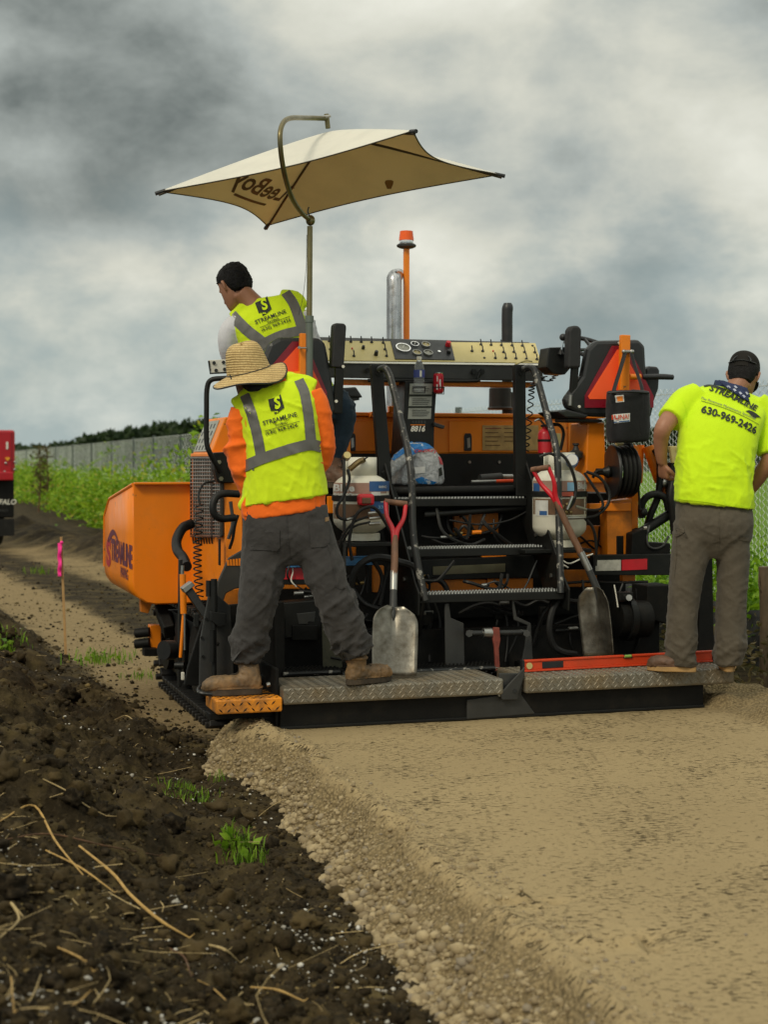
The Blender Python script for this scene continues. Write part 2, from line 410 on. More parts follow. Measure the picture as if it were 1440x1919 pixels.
def np_object(name, V, Fc, mat, parent=None, smooth=False):
    """big meshes straight from arrays (all faces the same size)"""
    V = np.asarray(V, np.float32); Fc = np.asarray(Fc, np.int32); k = Fc.shape[1]
    me = bpy.data.meshes.new(name); me.vertices.add(len(V)); me.vertices.foreach_set('co', V.ravel())
    me.loops.add(Fc.size); me.loops.foreach_set('vertex_index', Fc.ravel()); me.polygons.add(len(Fc))
    me.polygons.foreach_set('loop_start', np.arange(len(Fc), dtype=np.int32)*k)
    me.polygons.foreach_set('use_smooth', np.full(len(Fc), smooth)); me.update(calc_edges=True); me.validate()
    me.materials.append(M[mat] if isinstance(mat, str) else mat)
    o = bpy.data.objects.new(name, me); _link(o, parent); return o
def ico(sub):
    bm = bmesh.new(); bmesh.ops.create_icosphere(bm, subdivisions=sub, radius=1); bm.verts.index_update()
    V = np.array([v.co[:] for v in bm.verts]); Fc = np.array([[v.index for v in f.verts] for f in bm.faces]); bm.free(); return V, Fc
def scatter(name, pts, size, mat, sub=1, squash=(.55, .95), jag=.25, seed=1, variants=24, smooth=True, freq=1.3):
    """many small stones or clods as one object"""
    g = np.random.default_rng(seed); IV, IF = ico(sub); n = len(pts); VV = []
    for k in range(variants):
        d = 1+jag*fbm(IV*freq+k*7.7, 3, k); v = IV*d[:, None]*np.array([1, g.uniform(.65, 1), g.uniform(*squash)])
        VV.append(v)
    VV = np.array(VV); pick = g.integers(0, variants, n)
    a, t1, t2 = g.uniform(0, 6.283, n), g.normal(0, .35, n), g.normal(0, .35, n)
    ca, sa = np.cos(a), np.sin(a); Z = np.zeros(n); O = np.ones(n)
    Rz = np.stack([np.stack([ca, -sa, Z], 1), np.stack([sa, ca, Z], 1), np.stack([Z, Z, O], 1)], 1)
    c1, s1 = np.cos(t1), np.sin(t1); Rx = np.stack([np.stack([O, Z, Z], 1), np.stack([Z, c1, -s1], 1), np.stack([Z, s1, c1], 1)], 1)
    Mx = np.einsum('nij,njk->nik', Rx, Rz)
    V = np.einsum('nij,nvj->nvi', Mx, VV[pick])*np.asarray(size)[:, None, None]+np.asarray(pts)[:, None, :]
    k = len(IV); Fc = (IF[None]+(np.arange(n)*k)[:, None, None]).reshape(-1, 3)
    return np_object(name, V.reshape(-1, 3), Fc, mat, None, smooth)
# ------------------------------------------------------------------ the ground
def kind(o, k): o['kind'] = k; return o
def loc_np(x, y):
    dx, dy = x-P0.x, y-P0.y; return dx*CT+dy*ST, -dx*ST+dy*CT
def world_np(a, b): return P0.x+a*CT-b*ST, P0.y+a*ST+b*CT
def sstep(x, e0, e1): t = np.clip((x-e0)/(e1-e0), 0, 1); return t*t*(3-2*t)
BT_B = [-8, -3.4, -2.2, -.5, .8, 3.6, 9.1, 16, 26, 60, 200]
BT_A = [-.50, -.50, -.40, -.32, -.34, -.52, -.85, -1.5, -2.6, -7, -30]      # foot of the soil bank along the path
def bank_a(b): return np.interp(b, BT_B, BT_A)
def ground_h(x, y, detail=True):
    a, b = loc_np(x, y); t = bank_a(b); p = np.stack([x, y, 0*x], 1)
    d = t-a                                             # distance into the bank
    z = -.2+.34*sstep(d+.22*vnoise(p*1.4, 3), .0, 1.25)
    far = sstep(b, 14, 40)
    rut1 = np.exp(-((a-(t+.44+.06*vnoise(p*1.3, 14)))/.40)**4)*sstep(b, .3, 2.2)*(.72+.28*vnoise(p*3.1, 15))
    rut2 = np.exp(-((a-(t+2.2))/.45)**4)*sstep(b, 5, 10)*(.7+.3*vnoise(p*2.7, 16))
    z = z-.035*rut1*(1-far)-.03*rut2*(1-far)
    berm = np.exp(-((a-(t+3.3))/.45)**2)*sstep(b, 7, 12)
    z = z+.34*berm*(.75+.5*vnoise(p*1.7, 8))
    right = sstep(a, 2.75, 3.5); z = z+.10*right
    if detail:
        k = sstep(d, -.15, .35); near = 1-sstep(y, 16, 40)
        cl = fbm(p*5.5, 3, 11)*.030+np.maximum(0, fbm(p*13, 3, 21))*.038+fbm(p*30, 3, 31)*.014
        big = np.maximum(0, vnoise(p*3.2+5, 41)-.15)*.20
        z = z+near*((.22+.78*k)*cl+k*big+.4*berm*np.abs(fbm(p*6, 3, 51))*.15)*(1-.75*rut1)
    return z, np.clip(rut1*1.25+.75*rut2, 0, 1)*(1-.6*far), np.clip(sstep(a, 3.6, 5.0), 0, 1)*np.ones_like(x)
def axis(core0, core1, step, lo, hi, g=1.09):
    r = list(np.arange(core0, core1+1e-6, step)); s = step; v = core1
    while v < hi: s *= g; v += s; r.append(v)
    s = step; v = core0
    while v > lo: s *= g; v -= s; r.insert(0, v)
    return np.array(r)
ys = axis(2.6, 8.2, .0135, 1.6, 900, 1.022); xs = axis(-2.0, .55, .0135, -900, 900, 1.11)
gx, gy = np.meshgrid(xs, ys); X, Y = gx.ravel(), gy.ravel()
gz, rutm, grs = ground_h(X, Y)
nx, ny = len(xs), len(ys); ii, jj = np.meshgrid(np.arange(nx-1), np.arange(ny-1)); q = (jj*nx+ii).ravel()
t = NT('soil')
at = t.n('ShaderNodeAttribute', attribute_name='track'); ag = t.n('ShaderNodeAttribute', attribute_name='grass')
n1 = t.noise(4.2, 8, .66); n2 = t.noise(30, 8, .7); n3 = t.noise(150, 4, .6)
dark = t.ramp(n1, [(.30, (.009, .0066, .0034)), (.48, (.026, .0185, .0085)), (.60, (.066, .048, .020)), (.74, (.13, .097, .038))])
dark = t.mix(t.ramp(n2, [(.45, 0), (.75, .6)]), dark, (.085, .063, .036))
tan = t.mix(t.ramp(n2, [(.3, 0), (.7, 1)]), (.16, .115, .058), (.31, .23, .118))
col = t.mix(t.ramp(t.mix(.30, t.mix(.42, at.outputs['Fac'], t.noise(3.2, 9, .72)), n2), [(.34, 0), (.50, 1)]), dark, tan)
grass_c = t.mix(t.ramp(n1, [(.3, 0), (.7, 1)]), (.06, .13, .010), (.16, .27, .025))
col = t.mix(ag.outputs['Fac'], col, grass_c)
t.l(col, t.p.inputs['Base Color']); t.p.inputs['Roughness'].default_value = .95; t.p.inputs['Specular IOR Level'].default_value = .15
b1 = t.bump(n2, .7, .02); t.bump(n3, .6, .006, b1)
M['soil'] = t.m
g = kind(np_object('ground', np.stack([X, Y, gz], 1), np.stack([q, q+1, q+nx+1, q+nx], 1), 'soil', None, True), 'structure')
for nm, arr in (('track', rutm), ('grass', grs)):
    A = g.data.attributes.new(nm, 'FLOAT', 'POINT'); A.data.foreach_set('value', arr.astype(np.float32))

# the freshly laid limestone mat with its loose shoulder
def path_h(a, b):
    p = np.stack([a, b, 0*a], 1); w = .27+.05*vnoise(p*1.1+3, 61)+.08*sstep(-b, 2.2, 4)
    cr = -.015-.13*sstep(-b, .8, 4.5)+.045*fbm(p*3.4, 4, 62)-.06*sstep(b, -.25, .0)
    s = np.clip((cr-a)/w, 0, 1.35)
    z = -.235*s**1.0+(s > 0)*(s < 1.3)*(.017*fbm(p*17, 3, 63)+.020*vnoise(p*4.3, 64))*np.clip(s*6, .3, 1)
    z = z+np.exp(-((a-cr+.02)/.045)**2)*(a < .3)*(.010+.020*np.maximum(0, fbm(p*13, 3, 72)+.25))*sstep(-b, -.1, .25)
    heap = np.exp(-((a+.18)/.13)**2-((b-.12)/.3)**2); z = z+.085*heap*(1+.3*vnoise(p*9, 65))
    edge = sstep(a, 2.34, 2.45); z = z+edge*(.055+.03*fbm(p*7, 3, 66))-.34*sstep(a, 2.75, 3.5)
    flat_ = (1-np.clip(s*4, 0, 1))*(1-edge)
    pit = fbm(np.stack([a*9, b*34, 0*a], 1), 3, 67); z = z-flat_*.005*np.maximum(0, pit-.42)
    for pa, pb, ra, rb, dp in FOOT:
        e = ((a-pa)/ra)**2+((b-pb)/rb)**2; z = z-flat_*dp*np.exp(-e*1.3)*(1+.8*fbm(p*14, 2, 68))+flat_*dp*.7*np.exp(-(np.sqrt(e)-1.5)**2*4)*np.clip(fbm(p*9, 2, 69)+.2, 0, 1)
    return z
FOOT = []
for px, py, ra, rb, dp in ((1180, 1758, .09, .045, .045), (1235, 1775, .05, .04, .035), (1000, 1692, .12, .03, .030), (940, 1690, .06, .03, .028)):
    d = _ray(px, py); p = CL+d*(-CL.z/d.z); FOOT.append((p.x, p.y, ra, rb, dp))
aa = np.concatenate([np.arange(-.70, 1.8, .014), np.arange(1.8, 3.7, .03)]); bb = np.arange(-5.2, .42, .014)
ga, gb = np.meshgrid(aa, bb); A_, B_ = ga.ravel(), gb.ravel(); pz = path_h(A_, B_)
px_, py_ = world_np(A_, B_); nx, ny = len(aa), len(bb); ii, jj = np.meshgrid(np.arange(nx-1), np.arange(ny-1)); q = (jj*nx+ii).ravel()
t = NT('limestone_mat')
n1 = t.noise(1.3, 6, .6); n2 = t.noise(27, 6, .60, (1, 3.6, 1)); n3 = t.noise(170, 4, .65); n4 = t.noise(70, 4, .6, (1, 2.4, 1))
col = t.mix(t.ramp(n1, [(.3, 0), (.7, 1)]), (.315, .240, .128), (.395, .302, .162))
col = t.mix(t.ramp(n3, [(.35, .0), (.7, .5)]), col, (.25, .185, .095))
sh = t.n('ShaderNodeAttribute', attribute_name='shoulder'); inv0 = t.n('ShaderNodeMath', operation='SUBTRACT'); inv0.inputs[0].default_value = 1; t.l(sh.outputs['Fac'], inv0.inputs[1])
def madd(a, k, c):
    m_ = t.n('ShaderNodeMath', operation='MULTIPLY_ADD'); t.l(a, m_.inputs[0]); m_.inputs[1].default_value = k; m_.inputs[2].default_value = c; return m_.outputs[0]
def mop(op, a, b):
    m_ = t.n('ShaderNodeMath', operation=op); t.l(a, m_.inputs[0]); t.l(b, m_.inputs[1]); return m_.outputs[0]
pat = t.noise(2.6, 4, .6); n2 = mop('ADD', n2, madd(pat, .30, -.15)); n4 = mop('ADD', n4, madd(pat, .22, -.11))
p2 = mop('MULTIPLY', t.ramp(n2, [(.598, 0), (.638, 1)]), inv0.outputs[0]); p4 = mop('MULTIPLY', t.ramp(n4, [(.595, 0), (.64, .9)]), inv0.outputs[0])
col = t.mix(p2, col, (.075, .056, .030)); col = t.mix(p4, col, (.12, .09, .05))
vo = t.n('ShaderNodeTexVoronoi'); vo.inputs['Scale'].default_value = 62; t.l(t.tc.outputs['Object'], vo.inputs['Vector'])
sc_ = t.mix(t.ramp(vo.outputs['Distance'], [(.25, 0), (.75, 1)]), (.30, .225, .118), (.17, .127, .066)); col = t.mix(sh.outputs['Fac'], col, sc_)
t.l(col, t.p.inputs['Base Color']); t.p.inputs['Roughness'].default_value = .95; t.p.inputs['Specular IOR Level'].default_value = .15
inv = t.n('ShaderNodeInvert'); hh_ = t.mix(sh.outputs['Fac'], t.ramp(n2, [(.58, 0), (.66, 1)]), vo.outputs['Distance']); t.l(hh_, inv.inputs[1])
b1 = t.bump(inv.outputs[0], .9, .016); t.bump(n3, .5, .005, b1)
M['mat'] = t.m
po = kind(np_object('path', np.stack([px_, py_, pz], 1), np.stack([q, q+1, q+nx+1, q+nx], 1), 'mat', None, True), 'structure')
A = po.data.attributes.new('shoulder', 'FLOAT', 'POINT'); A.data.foreach_set('value', np.clip(sstep(-pz, .008, .04)*(A_ < .2)+sstep(A_, 2.3, 2.42), 0, 1).astype(np.float32))

# loose stone on the shoulder
t = NT('gravel_stone'); oi = t.n('ShaderNodeNewGeometry')
n1 = t.noise(60, 2); col = t.mix(t.ramp(oi.outputs['Random Per Island'], [(0, 0), (1, 1)]), (.20, .150, .082), (.44, .345, .195))
col = t.mix(t.ramp(oi.outputs['Random Per Island'], [(.90, 0), (.94, 1)]), col, (.23, .19, .135))
col = t.mix(t.ramp(n1, [(.4, 0), (.7, .4)]), col, (.22, .17, .10)); t.l(col, t.p.inputs['Base Color']); t.p.inputs['Roughness'].default_value = .9
t.bump(t.noise(260, 4), .4, .002); M['gravel'] = t.m
def on_path(n, seed, a0, a1, b0, b1):
    g_ = np.random.default_rng(seed); a = g_.uniform(a0, a1, n); b = b1-(b1-b0)*g_.uniform(0, 1, n)
    return a, b, path_h(a, b)
N = 26000; a, b, z = on_path(N, 5, -.62, .06, -4.6, .42)
gr_, _, _ = ground_h(*world_np(a, b)); u = np.random.default_rng(9).uniform(0, 1, N)
low = np.clip(-z/.22, 0, 1); keep = (z > gr_-.03) & (z < .09) & (u < .22+.78*low**.8*(.55+.45*(vnoise(np.stack([a*4, b*2.5, 0*a], 1), 70) > -.2)))
a, b, z, low = a[keep], b[keep], z[keep], low[keep]; r = np.random.default_rng(10).lognormal(-4.88, .55, len(a))*(.46+.95*low**1.3); r = np.clip(r, .0028, .027)
x, y = world_np(a, b); kind(scatter('gravel', np.stack([x, y, z+r*.2], 1), r, 'gravel', 1, (.5, .85), .3, 3), 'stuff')
# a few stones dragged loose on the flat of the mat
g_ = np.random.default_rng(77); n = 420; a = .02+2.2*g_.uniform(0, 1, n)**1.6; b = -g_.uniform(.2, 4.8, n); z = path_h(a, b); r = np.clip(g_.lognormal(-5.7, .5, n), .0015, .011); x, y = world_np(a, b)
kind(scatter('loose_stones', np.stack([x, y, z+r*.15], 1), r, 'gravel', 1, (.5, .8), .3, 8), 'stuff')
# soil clods and crumbs on the bank
t = NT('soil_clod'); oi = t.n('ShaderNodeNewGeometry')
col = t.mix(t.ramp(oi.outputs['Random Per Island'], [(0, 0), (.8, .5), (1, 1)]), (.009, .0066, .0035), (.085, .060, .025))
col = t.mix(t.ramp(t.noise(45, 6, .65), [(.45, 0), (.75, .6)]), col, (.09, .066, .038)); t.l(col, t.p.inputs['Base Color']); t.p.inputs['Roughness'].default_value = .95
t.p.inputs['Specular IOR Level'].default_value = .15; t.bump(t.noise(90, 6, .7), .8, .008); M['clod'] = t.m
def on_ground(n, seed, y0, y1, d0, d1, pw=1.0):
    g_ = np.random.default_rng(seed); y = 1/(1/y0-(1/y0-1/y1)*g_.uniform(0, 1, n)**pw)
    b = y-Y0+.5; d = d0+(d1-d0)*g_.uniform(0, 1, n); a = bank_a(b)-d; x, y2 = world_np(a, b)
    z, _, _ = ground_h(x, y2); return np.stack([x, y2, z], 1)
P = on_ground(16000, 15, 2.5, 13, -.12, 1.9); r = np.clip(np.random.default_rng(16).lognormal(-5.15, .75, len(P)), .002, .045)
kind(scatter('soil_clods', P+np.array([0, 0, .15])*r[:, None], r, 'clod', 2, (.55, .9), .55, 4, 30, True, 2.6), 'stuff')
P = on_ground(110, 55, 2.5, 10, .05, 1.7); r = np.random.default_rng(56).uniform(.022, .060, len(P))*np.clip(P[:, 1]/4.5, .55, 1)
kind(scatter('soil_lumps', P+np.array([0, 0, .10])*r[:, None], r, 'clod', 3, (.5, .8), .55, 14, 30, True, 3.2), 'stuff')
# crumbs: the fine loose soil
t = NT('soil_crumb'); oi = t.n('ShaderNodeNewGeometry'); r_ = oi.outputs['Random Per Island']
t.l(t.ramp(r_, [(0, (.007, .005, .003)), (.55, (.030, .022, .011)), (.85, (.085, .062, .026)), (1, (.20, .145, .06))]), t.p.inputs['Base Color']); t.p.inputs['Roughness'].default_value = .95; t.p.inputs['Specular IOR Level'].default_value = .15; M['crumb'] = t.m
P = np.vstack([on_ground(17000, 45, 2.5, 12, -.15, 1.9), on_ground(5000, 46, 7.5, 24, -3.2, .2)]); r = np.clip(np.random.default_rng(47).lognormal(-5.55, .5, len(P)), .0015, .012); r[17000:] *= 2.0
kind(scatter('soil_crumbs', P+np.array([0, 0, .2])*r[:, None], r, 'crumb', 1, (.6, .95), .5, 9, 30, True, 2.2), 'stuff')
t = NT('pale_pebble'); oi = t.n('ShaderNodeNewGeometry')
t.l(t.mix(oi.outputs['Random Per Island'], (.22, .20, .16), (.62, .60, .54)), t.p.inputs['Base Color']); t.p.inputs['Roughness'].default_value = .85; M['pebble'] = t.m
P = on_ground(9000, 25, 2.6, 15, -.10, 1.35); m = vnoise(P*np.array([2.4, 2.0, 0]), 71) > np.random.default_rng(3).uniform(.0, 1.1, len(P)); P = P[m]
r = np.clip(np.random.default_rng(26).lognormal(-5.65, .48, len(P)), .0016, .013)
kind(scatter('white_pebbles', P+np.array([0, 0, .45])*r[:, None]+np.array([0, 0, .004]), r, 'pebble', 1, (.5, .8), .35, 6), 'stuff')

# roots and straw litter
M['straw'] = pmat('dry_straw', (.44, .275, .085), .75, 0, .35, 30)
M['straw_pale'] = pmat('pale_straw', (.42, .31, .14), .75, 0, .3, 30)
M['root'] = pmat('brown_root', (.11, .055, .025), .85, 0, .35, 30)
dg_ = bpy.context.evaluated_depsgraph_get(); dg_.update(); GBVH = BVHTree.FromObject(g, dg_)
def gpt(px, py, lift=.0):
    """point of the ground seen at a photo pixel"""
    d = Vector(((px-VX)/F, 1, (VY-py)/F)).normalized(); hit = GBVH.ray_cast(Vector((0, 0, H)), d)[0]
    return hit+Vector((0, 0, lift))
STALKS = [([(0, 1545), (62, 1522), (105, 1585), (160, 1660)], 7, 'straw', 'bent tan straw stalk at the left edge of the soil bank'),
 ([(0, 1582), (90, 1576), (200, 1592), (300, 1616)], 6, 'root', 'long thin brown root lying across the left of the soil bank'),
 ([(148, 1592), (210, 1650), (245, 1685), (300, 1740), (355, 1765)], 9, 'straw', 'thickest golden straw stalk slanting down the soil bank'),
 ([(85, 1600), (150, 1640), (215, 1680)], 6, 'straw', 'tan stalk lying just left of the thickest golden stalk'),
 ([(0, 1765), (35, 1740), (20, 1700), (46, 1738)], 8, 'straw_pale', 'pale forked straw stalk at the lower left edge'),
 ([(50, 1768), (100, 1790), (160, 1810), (175, 1840)], 6, 'straw', 'tan straw stalk low on the left of the soil bank'),
 ([(318, 1785), (345, 1810), (358, 1838)], 6, 'root', 'short brown twig right of the golden straw stalk'),
 ([(380, 1776), (420, 1795), (450, 1812)], 9, 'straw_pale', 'pale flat splinter of wood on the soil bank'),
 ([(470, 1858), (520, 1872), (570, 1885)], 8, 'straw', 'tan straw stalk near the bottom of the picture'),
 ([(80, 1466), (125, 1495), (160, 1515), (200, 1542)], 5, 'straw_pale', 'thin pale straw curving over upper soil bank'),
 ([(20, 1840), (26, 1919)], 7, 'straw', 'upright tan stalk at the bottom left corner'),
 ([(125, 1900), (150, 1895), (165, 1870)], 7, 'straw', 'curled straw stalk at the bottom left'),
 ([(215, 1352), (240, 1350), (270, 1380)], 3.5, 'straw_pale', 'small pale straw beside white pebbles on soil bank'),
 ([(370, 1845), (400, 1870), (440, 1900)], 5, 'straw', 'slim tan straw near the bottom edge')]
for path, w, m, lab in STALKS:
    P = [gpt(x, y, .012+.012*(i % 2)) for i, (x, y) in enumerate(path)]
    rr = w*.5*P[0].y/F*.58
    o = thing('straw_stalk' if m != 'root' else 'root', lab, 'straw' if m != 'root' else 'root', P[0], False, 'straw and roots on the soil bank')
    o.name = o.name
    MB().tube(P, [rr*.7]+[rr]*(len(P)-2)+[rr*.45], 6, 18).build('stem', m, o, True)
    MB().tube([P[-1], P[-1]+Vector((rr*3, rr*2, rr*2))], [rr*.5, rr*.2], 5).build('tip', m, o, True)
g_ = np.random.default_rng(33); b_ = MB()
for p in np.vstack([on_ground(520, 34, 2.5, 11, 0, 1.6), on_ground(240, 35, 2.6, 4.6, .45, 1.5)]):
    p = Vector(p); an = g_.uniform(0, 6.28); ln = g_.uniform(.02, .09) if g_.uniform() < .75 else g_.uniform(.1, .26); d = Vector((math.cos(an), math.sin(an), g_.normal(0, .2)))*ln; m_ = p+d*.5+Vector((g_.normal(0, .1)*ln, g_.normal(0, .1)*ln, .008))
    b_.tube([p+Vector((0, 0, .006)), m_, p+d+Vector((0, 0, .008))], g_.uniform(.0006, .0015), 3, 5, False)
kind(b_.build('straw_litter', 'straw_pale', None), 'stuff')
# ------------------------------------------------------------------ foliage
def leaf_mat(name, c0, c1, c2=None):
    t = NT(name); gi = t.n('ShaderNodeNewGeometry'); r = gi.outputs['Random Per Island']
    col = t.mix(r, c0, c1)
    if c2: col = t.mix(t.ramp(r, [(.88, 0), (.92, 1)]), col, c2)
    t.l(col, t.p.inputs['Base Color']); t.p.inputs['Roughness'].default_value = .55; t.p.inputs['Specular IOR Level'].default_value = .3
    tr = t.n('ShaderNodeBsdfTranslucent'); t.l(col, tr.inputs[0]); ad = t.n('ShaderNodeMixShader'); ad.inputs[0].default_value = .35
    o = t.t.nodes['Material Output']; t.l(t.p.outputs[0], ad.inputs[1]); t.l(tr.outputs[0], ad.inputs[2]); t.l(ad.outputs[0], o.inputs[0])
    return t.m
M['weed'] = leaf_mat('weed_leaf', (.10, .23, .008), (.33, .50, .020), (.42, .40, .05))
M['weed_far'] = leaf_mat('weed_leaf_far', (.07, .18, .006), (.23, .40, .014))
M['grass'] = leaf_mat('grass_blade', (.07, .17, .008), (.22, .36, .02))
M['wood_far'] = leaf_mat('far_tree_leaf', (.016, .032, .014), (.045, .075, .022))
M['dry_weed'] = leaf_mat('dry_weed_leaf', (.05, .05, .015), (.16, .12, .045))
def leaves(name, P, size, mat, seed, up=.5, aspect=2.2, parent=None):
    """leaf-shaped faces (four-cornered, folded) at points P"""
    g_ = np.random.default_rng(seed); n = len(P); size = np.broadcast_to(size, n)
    d = g_.normal(0, 1, (n, 3)); d[:, 2] = d[:, 2]*.6+up; d /= np.linalg.norm(d, axis=1)[:, None]
    s = np.cross(d, g_.normal(0, 1, (n, 3))); s /= np.linalg.norm(s, axis=1)[:, None]; nn = np.cross(d, s)
    L_ = size[:, None]; w = L_/aspect
    V = np.stack([P, P+d*L_*.45+s*w*.5+nn*w*.12, P+d*L_-nn*w*.1, P+d*L_*.45-s*w*.5+nn*w*.12], 1).reshape(-1, 3)
    Fc = np.arange(n*4).reshape(n, 4); return np_object(name, V, Fc, mat, parent)
def plants(n, a0, a1, b0, b1, h0, h1, per, seed, leaf, bias=1.0):
    """bushy weeds: stems with leaves up them; returns leaf points and sizes"""
    g_ = np.random.default_rng(seed); P = []; S = []
    b = b0+(b1-b0)*g_.uniform(0, 1, n)**bias; a = g_.uniform(a0, a1, n)+AOFF(b)
    x, y = world_np(a, b); z, _, _ = ground_h(x, y, False)
    hh = g_.uniform(h0, h1, n)*(1+.42*vnoise(np.stack([x*.45, y*.45, 0*x], 1), 81))
    k = np.repeat(np.arange(n), per); tt = g_.uniform(.12, 1, n*per)**.8; sp = hh[k]*.24*(1.12-tt)
    lean = g_.normal(0, .10, (n, 2))
    P = np.stack([x[k]+g_.normal(0, 1, n*per)*sp+lean[k, 0]*tt, y[k]+g_.normal(0, 1, n*per)*sp+lean[k, 1]*tt, z[k]+hh[k]*tt], 1)
    return P, leaf*g_.uniform(.6, 1.3, n*per)*(1.15-.45*tt)
AOFF = lambda b: bank_a(b)*0.0
P, S = plants(1150, 2.1, 4.6, 9, 95, .70, 1.45, 44, 91, .15, 1.5)
kind(leaves('weeds', P, S, 'weed', 92, .45), 'stuff')
P, S = plants(1000, 5.3, 8.5, -3, 40, .35, .9, 34, 93, .12)
P2, S2 = plants(480, 3.9, 5.0, -2, 12, .25, .6, 30, 94, .10)
kind(leaves('field_weeds', np.vstack([P, P2]), np.concatenate([S, S2]), 'weed_far', 95, .5), 'stuff')
# young trees standing in the weeds are dry dark stalks
for px, top, base, lab in ((72, 838, 905, 'dry dark weed stalk nearest the red truck by the fence'), (86, 836, 900, 'dry dark weed stalk right of its twin by the fence')):
    Y_ = 44; p = W(px, base, Y_); q_ = W(px, top, Y_); p.z = -.1
    o = thing('dry_weed', lab, 'plant', p, False, 'tall dry weeds by the fence')
    MB().tube([p, p.lerp(q_, .5)+Vector((.05, 0, 0)), q_], [.03, .02, .01], 5, 8).build('stem', 'root', o)
    g_ = np.random.default_rng(px); tt = g_.uniform(.25, 1, 160); PP = np.stack([p.x+g_.normal(0, .10, 160), p.y+g_.normal(0, .1, 160), p.z+(q_.z-p.z)*tt], 1)-np.array(p)
    leaves('foliage', PP, .13, 'dry_weed', px, .4, 2.4, o)['kind'] = 'stuff'
# far wooded ridge
RX = [(-60, 836), (120, 834), (140, 826), (200, 812), (260, 802), (330, 792), (380, 786), (520, 782), (700, 786), (900, 792), (1100, 790), (1250, 786), (1440, 796), (1600, 800)]
g_ = np.random.default_rng(101); PP = []
for k in range(700):
    px = g_.uniform(-40, 1560) if k > 200 else g_.uniform(100, 420); top = np.interp(px, [r[0] for r in RX], [r[1] for r in RX])
    Y_ = g_.uniform(230, 330); c = W(px, top, Y_); ht = c.z*g_.uniform(.6, .96); rr = g_.uniform(.9, 1.6)
    m = 46; d = g_.normal(0, 1, (m, 3)); d /= np.linalg.norm(d, axis=1)[:, None]; d *= g_.uniform(.55, 1, (m, 1))
    PP.append(np.array([c.x, Y_, max(ht-rr*.6, .5)])+d*np.array([rr, rr, max(rr*.75, .4)]))
    PP.append(np.array([c.x, Y_, ht*.35])+g_.normal(0, 1, (18, 3))*np.array([rr, rr*.5, ht*.25]))
kind(leaves('distant_woods', np.vstack(PP), 1.5, 'wood_far', 102, .2, 1.4), 'stuff')
hb = MB(); n = 60; ridge = []
for i in range(n):
    px = -120+1800*i/(n-1); top = np.interp(px, [r[0] for r in RX], [r[1] for r in RX]); c = W(px, top, 300); ridge.append(c)
Vh = []; 
for c in ridge: Vh += [(c.x*.74, 222, -.4), (c.x*.9, 275, c.z*.55), (c.x, 310, c.z*.72), (c.x*1.4, 420, -.4)]
hb.add(Vh, [[i*4+j, (i+1)*4+j, (i+1)*4+j+1, i*4+j+1] for i in range(n-1) for j in range(3)])
M['hill'] = pmat('wooded_hill', (.022, .04, .014), .9, 0, .4, .2)
kind(hb.build('hill', 'hill', None, True), 'structure')

# ------------------------------------------------------------------ chain link fence along the path
FA = 5.02; FT = 2.0
M['wire'] = pmat('galvanised_wire', (.62, .64, .62), .5, .35, .15, 4)
M['post'] = pmat('galvanised_post', (.085, .105, .098), .6, .2, .2, 3)
fr = thing('chain_link_fence', 'long galvanised chain link fence running beside the path behind the weeds', 'fence', (FA, 2.0, -.1), True)
def gz1(a, b):
    x, y = world_np(np.array([a]), np.array([b])); return ground_h(x, y, False)[0][0]
def fb(px): # ahead along the fence for a photo column
    return La(px, 900, FA).y
for px in (49, 105, 137, 172, 210, 251, 289, 340, 396, 470, 560, 700, 860):
    b = fb(px); p = Vector((FA, b, gz1(FA, b)-.2)); MB().cyl(p, (FA, b, FT+(.07 if px % 2 else .02)), .045, 10).build('post', 'post', fr, True)
for b in (-2.45, 1.0):
    MB().cyl((FA, b, gz1(FA, b)-.2), (FA, b, FT+.03), .045, 10).build('post', 'post', fr, True)
def wires(b0, b1, pitch, r, z0, z1, spike):
    V = []; Fc = []; nz = int(round((z1-z0)/(pitch/2*1.0))); hz = (z1-z0)/nz; k = 0
    b = b0; i = 0
    while b < b1:
        zz = z0+hz*np.arange(nz+1); bb_ = b+pitch/2*((np.arange(nz+1)+i) % 2); aa_ = FA+.006*((np.arange(nz+1)) % 2)
        sag = .012*vnoise(np.stack([np.full(nz+1, b*1.5), zz*1.2, 0*zz], 1), 5)
        P = np.stack([aa_+sag, bb_+sag, zz], 1)
        if spike: P = np.vstack([P, P[-1]+np.array([.004, (pitch*.35)*(1 if (nz+i) % 2 else -1)*-1, .03])])
        m = len(P); T = np.array([[1, 0, 0], [-.5, .6, .6], [-.5, -.6, -.6]])*r
        V.append((P[:, None, :]+T[None]).reshape(-1, 3))
        idx = np.arange(m-1)[:, None]*3
        for j in range(3): Fc.append(k+np.hstack([idx+j, idx+(j+1) % 3, idx+3+(j+1) % 3, idx+3+j]))
        k += m*3; b += pitch; i += 1
    return np.vstack(V), np.vstack(Fc)
V1, F1 = wires(-2.5, fb(780), .058, .0028, -.05, FT-.03, True)
V2, F2 = wires(fb(780), fb(400), .10, .0034, -.05, FT-.03, False)
V3, F3 = wires(fb(400), fb(20), .20, .0066, 0.1, FT-.03, False)
for nm, (v, f) in {'near': (V1, F1), 'middle': (V2, F2), 'far': (V3, F3)}.items():
    o = np_object('wire_mesh', v-np.array(ORG[fr.name]), f, 'wire', fr); o['kind'] = 'stuff'
MB().tube([(FA, -2.5, FT-.05), (FA, fb(20), FT-.05)], .004, 5).build('tension_wire', 'wire', fr)
MB().tube([(FA, fb(400), FT), (FA, fb(20), FT)], .012, 6).build('top_rail', 'wire', fr)

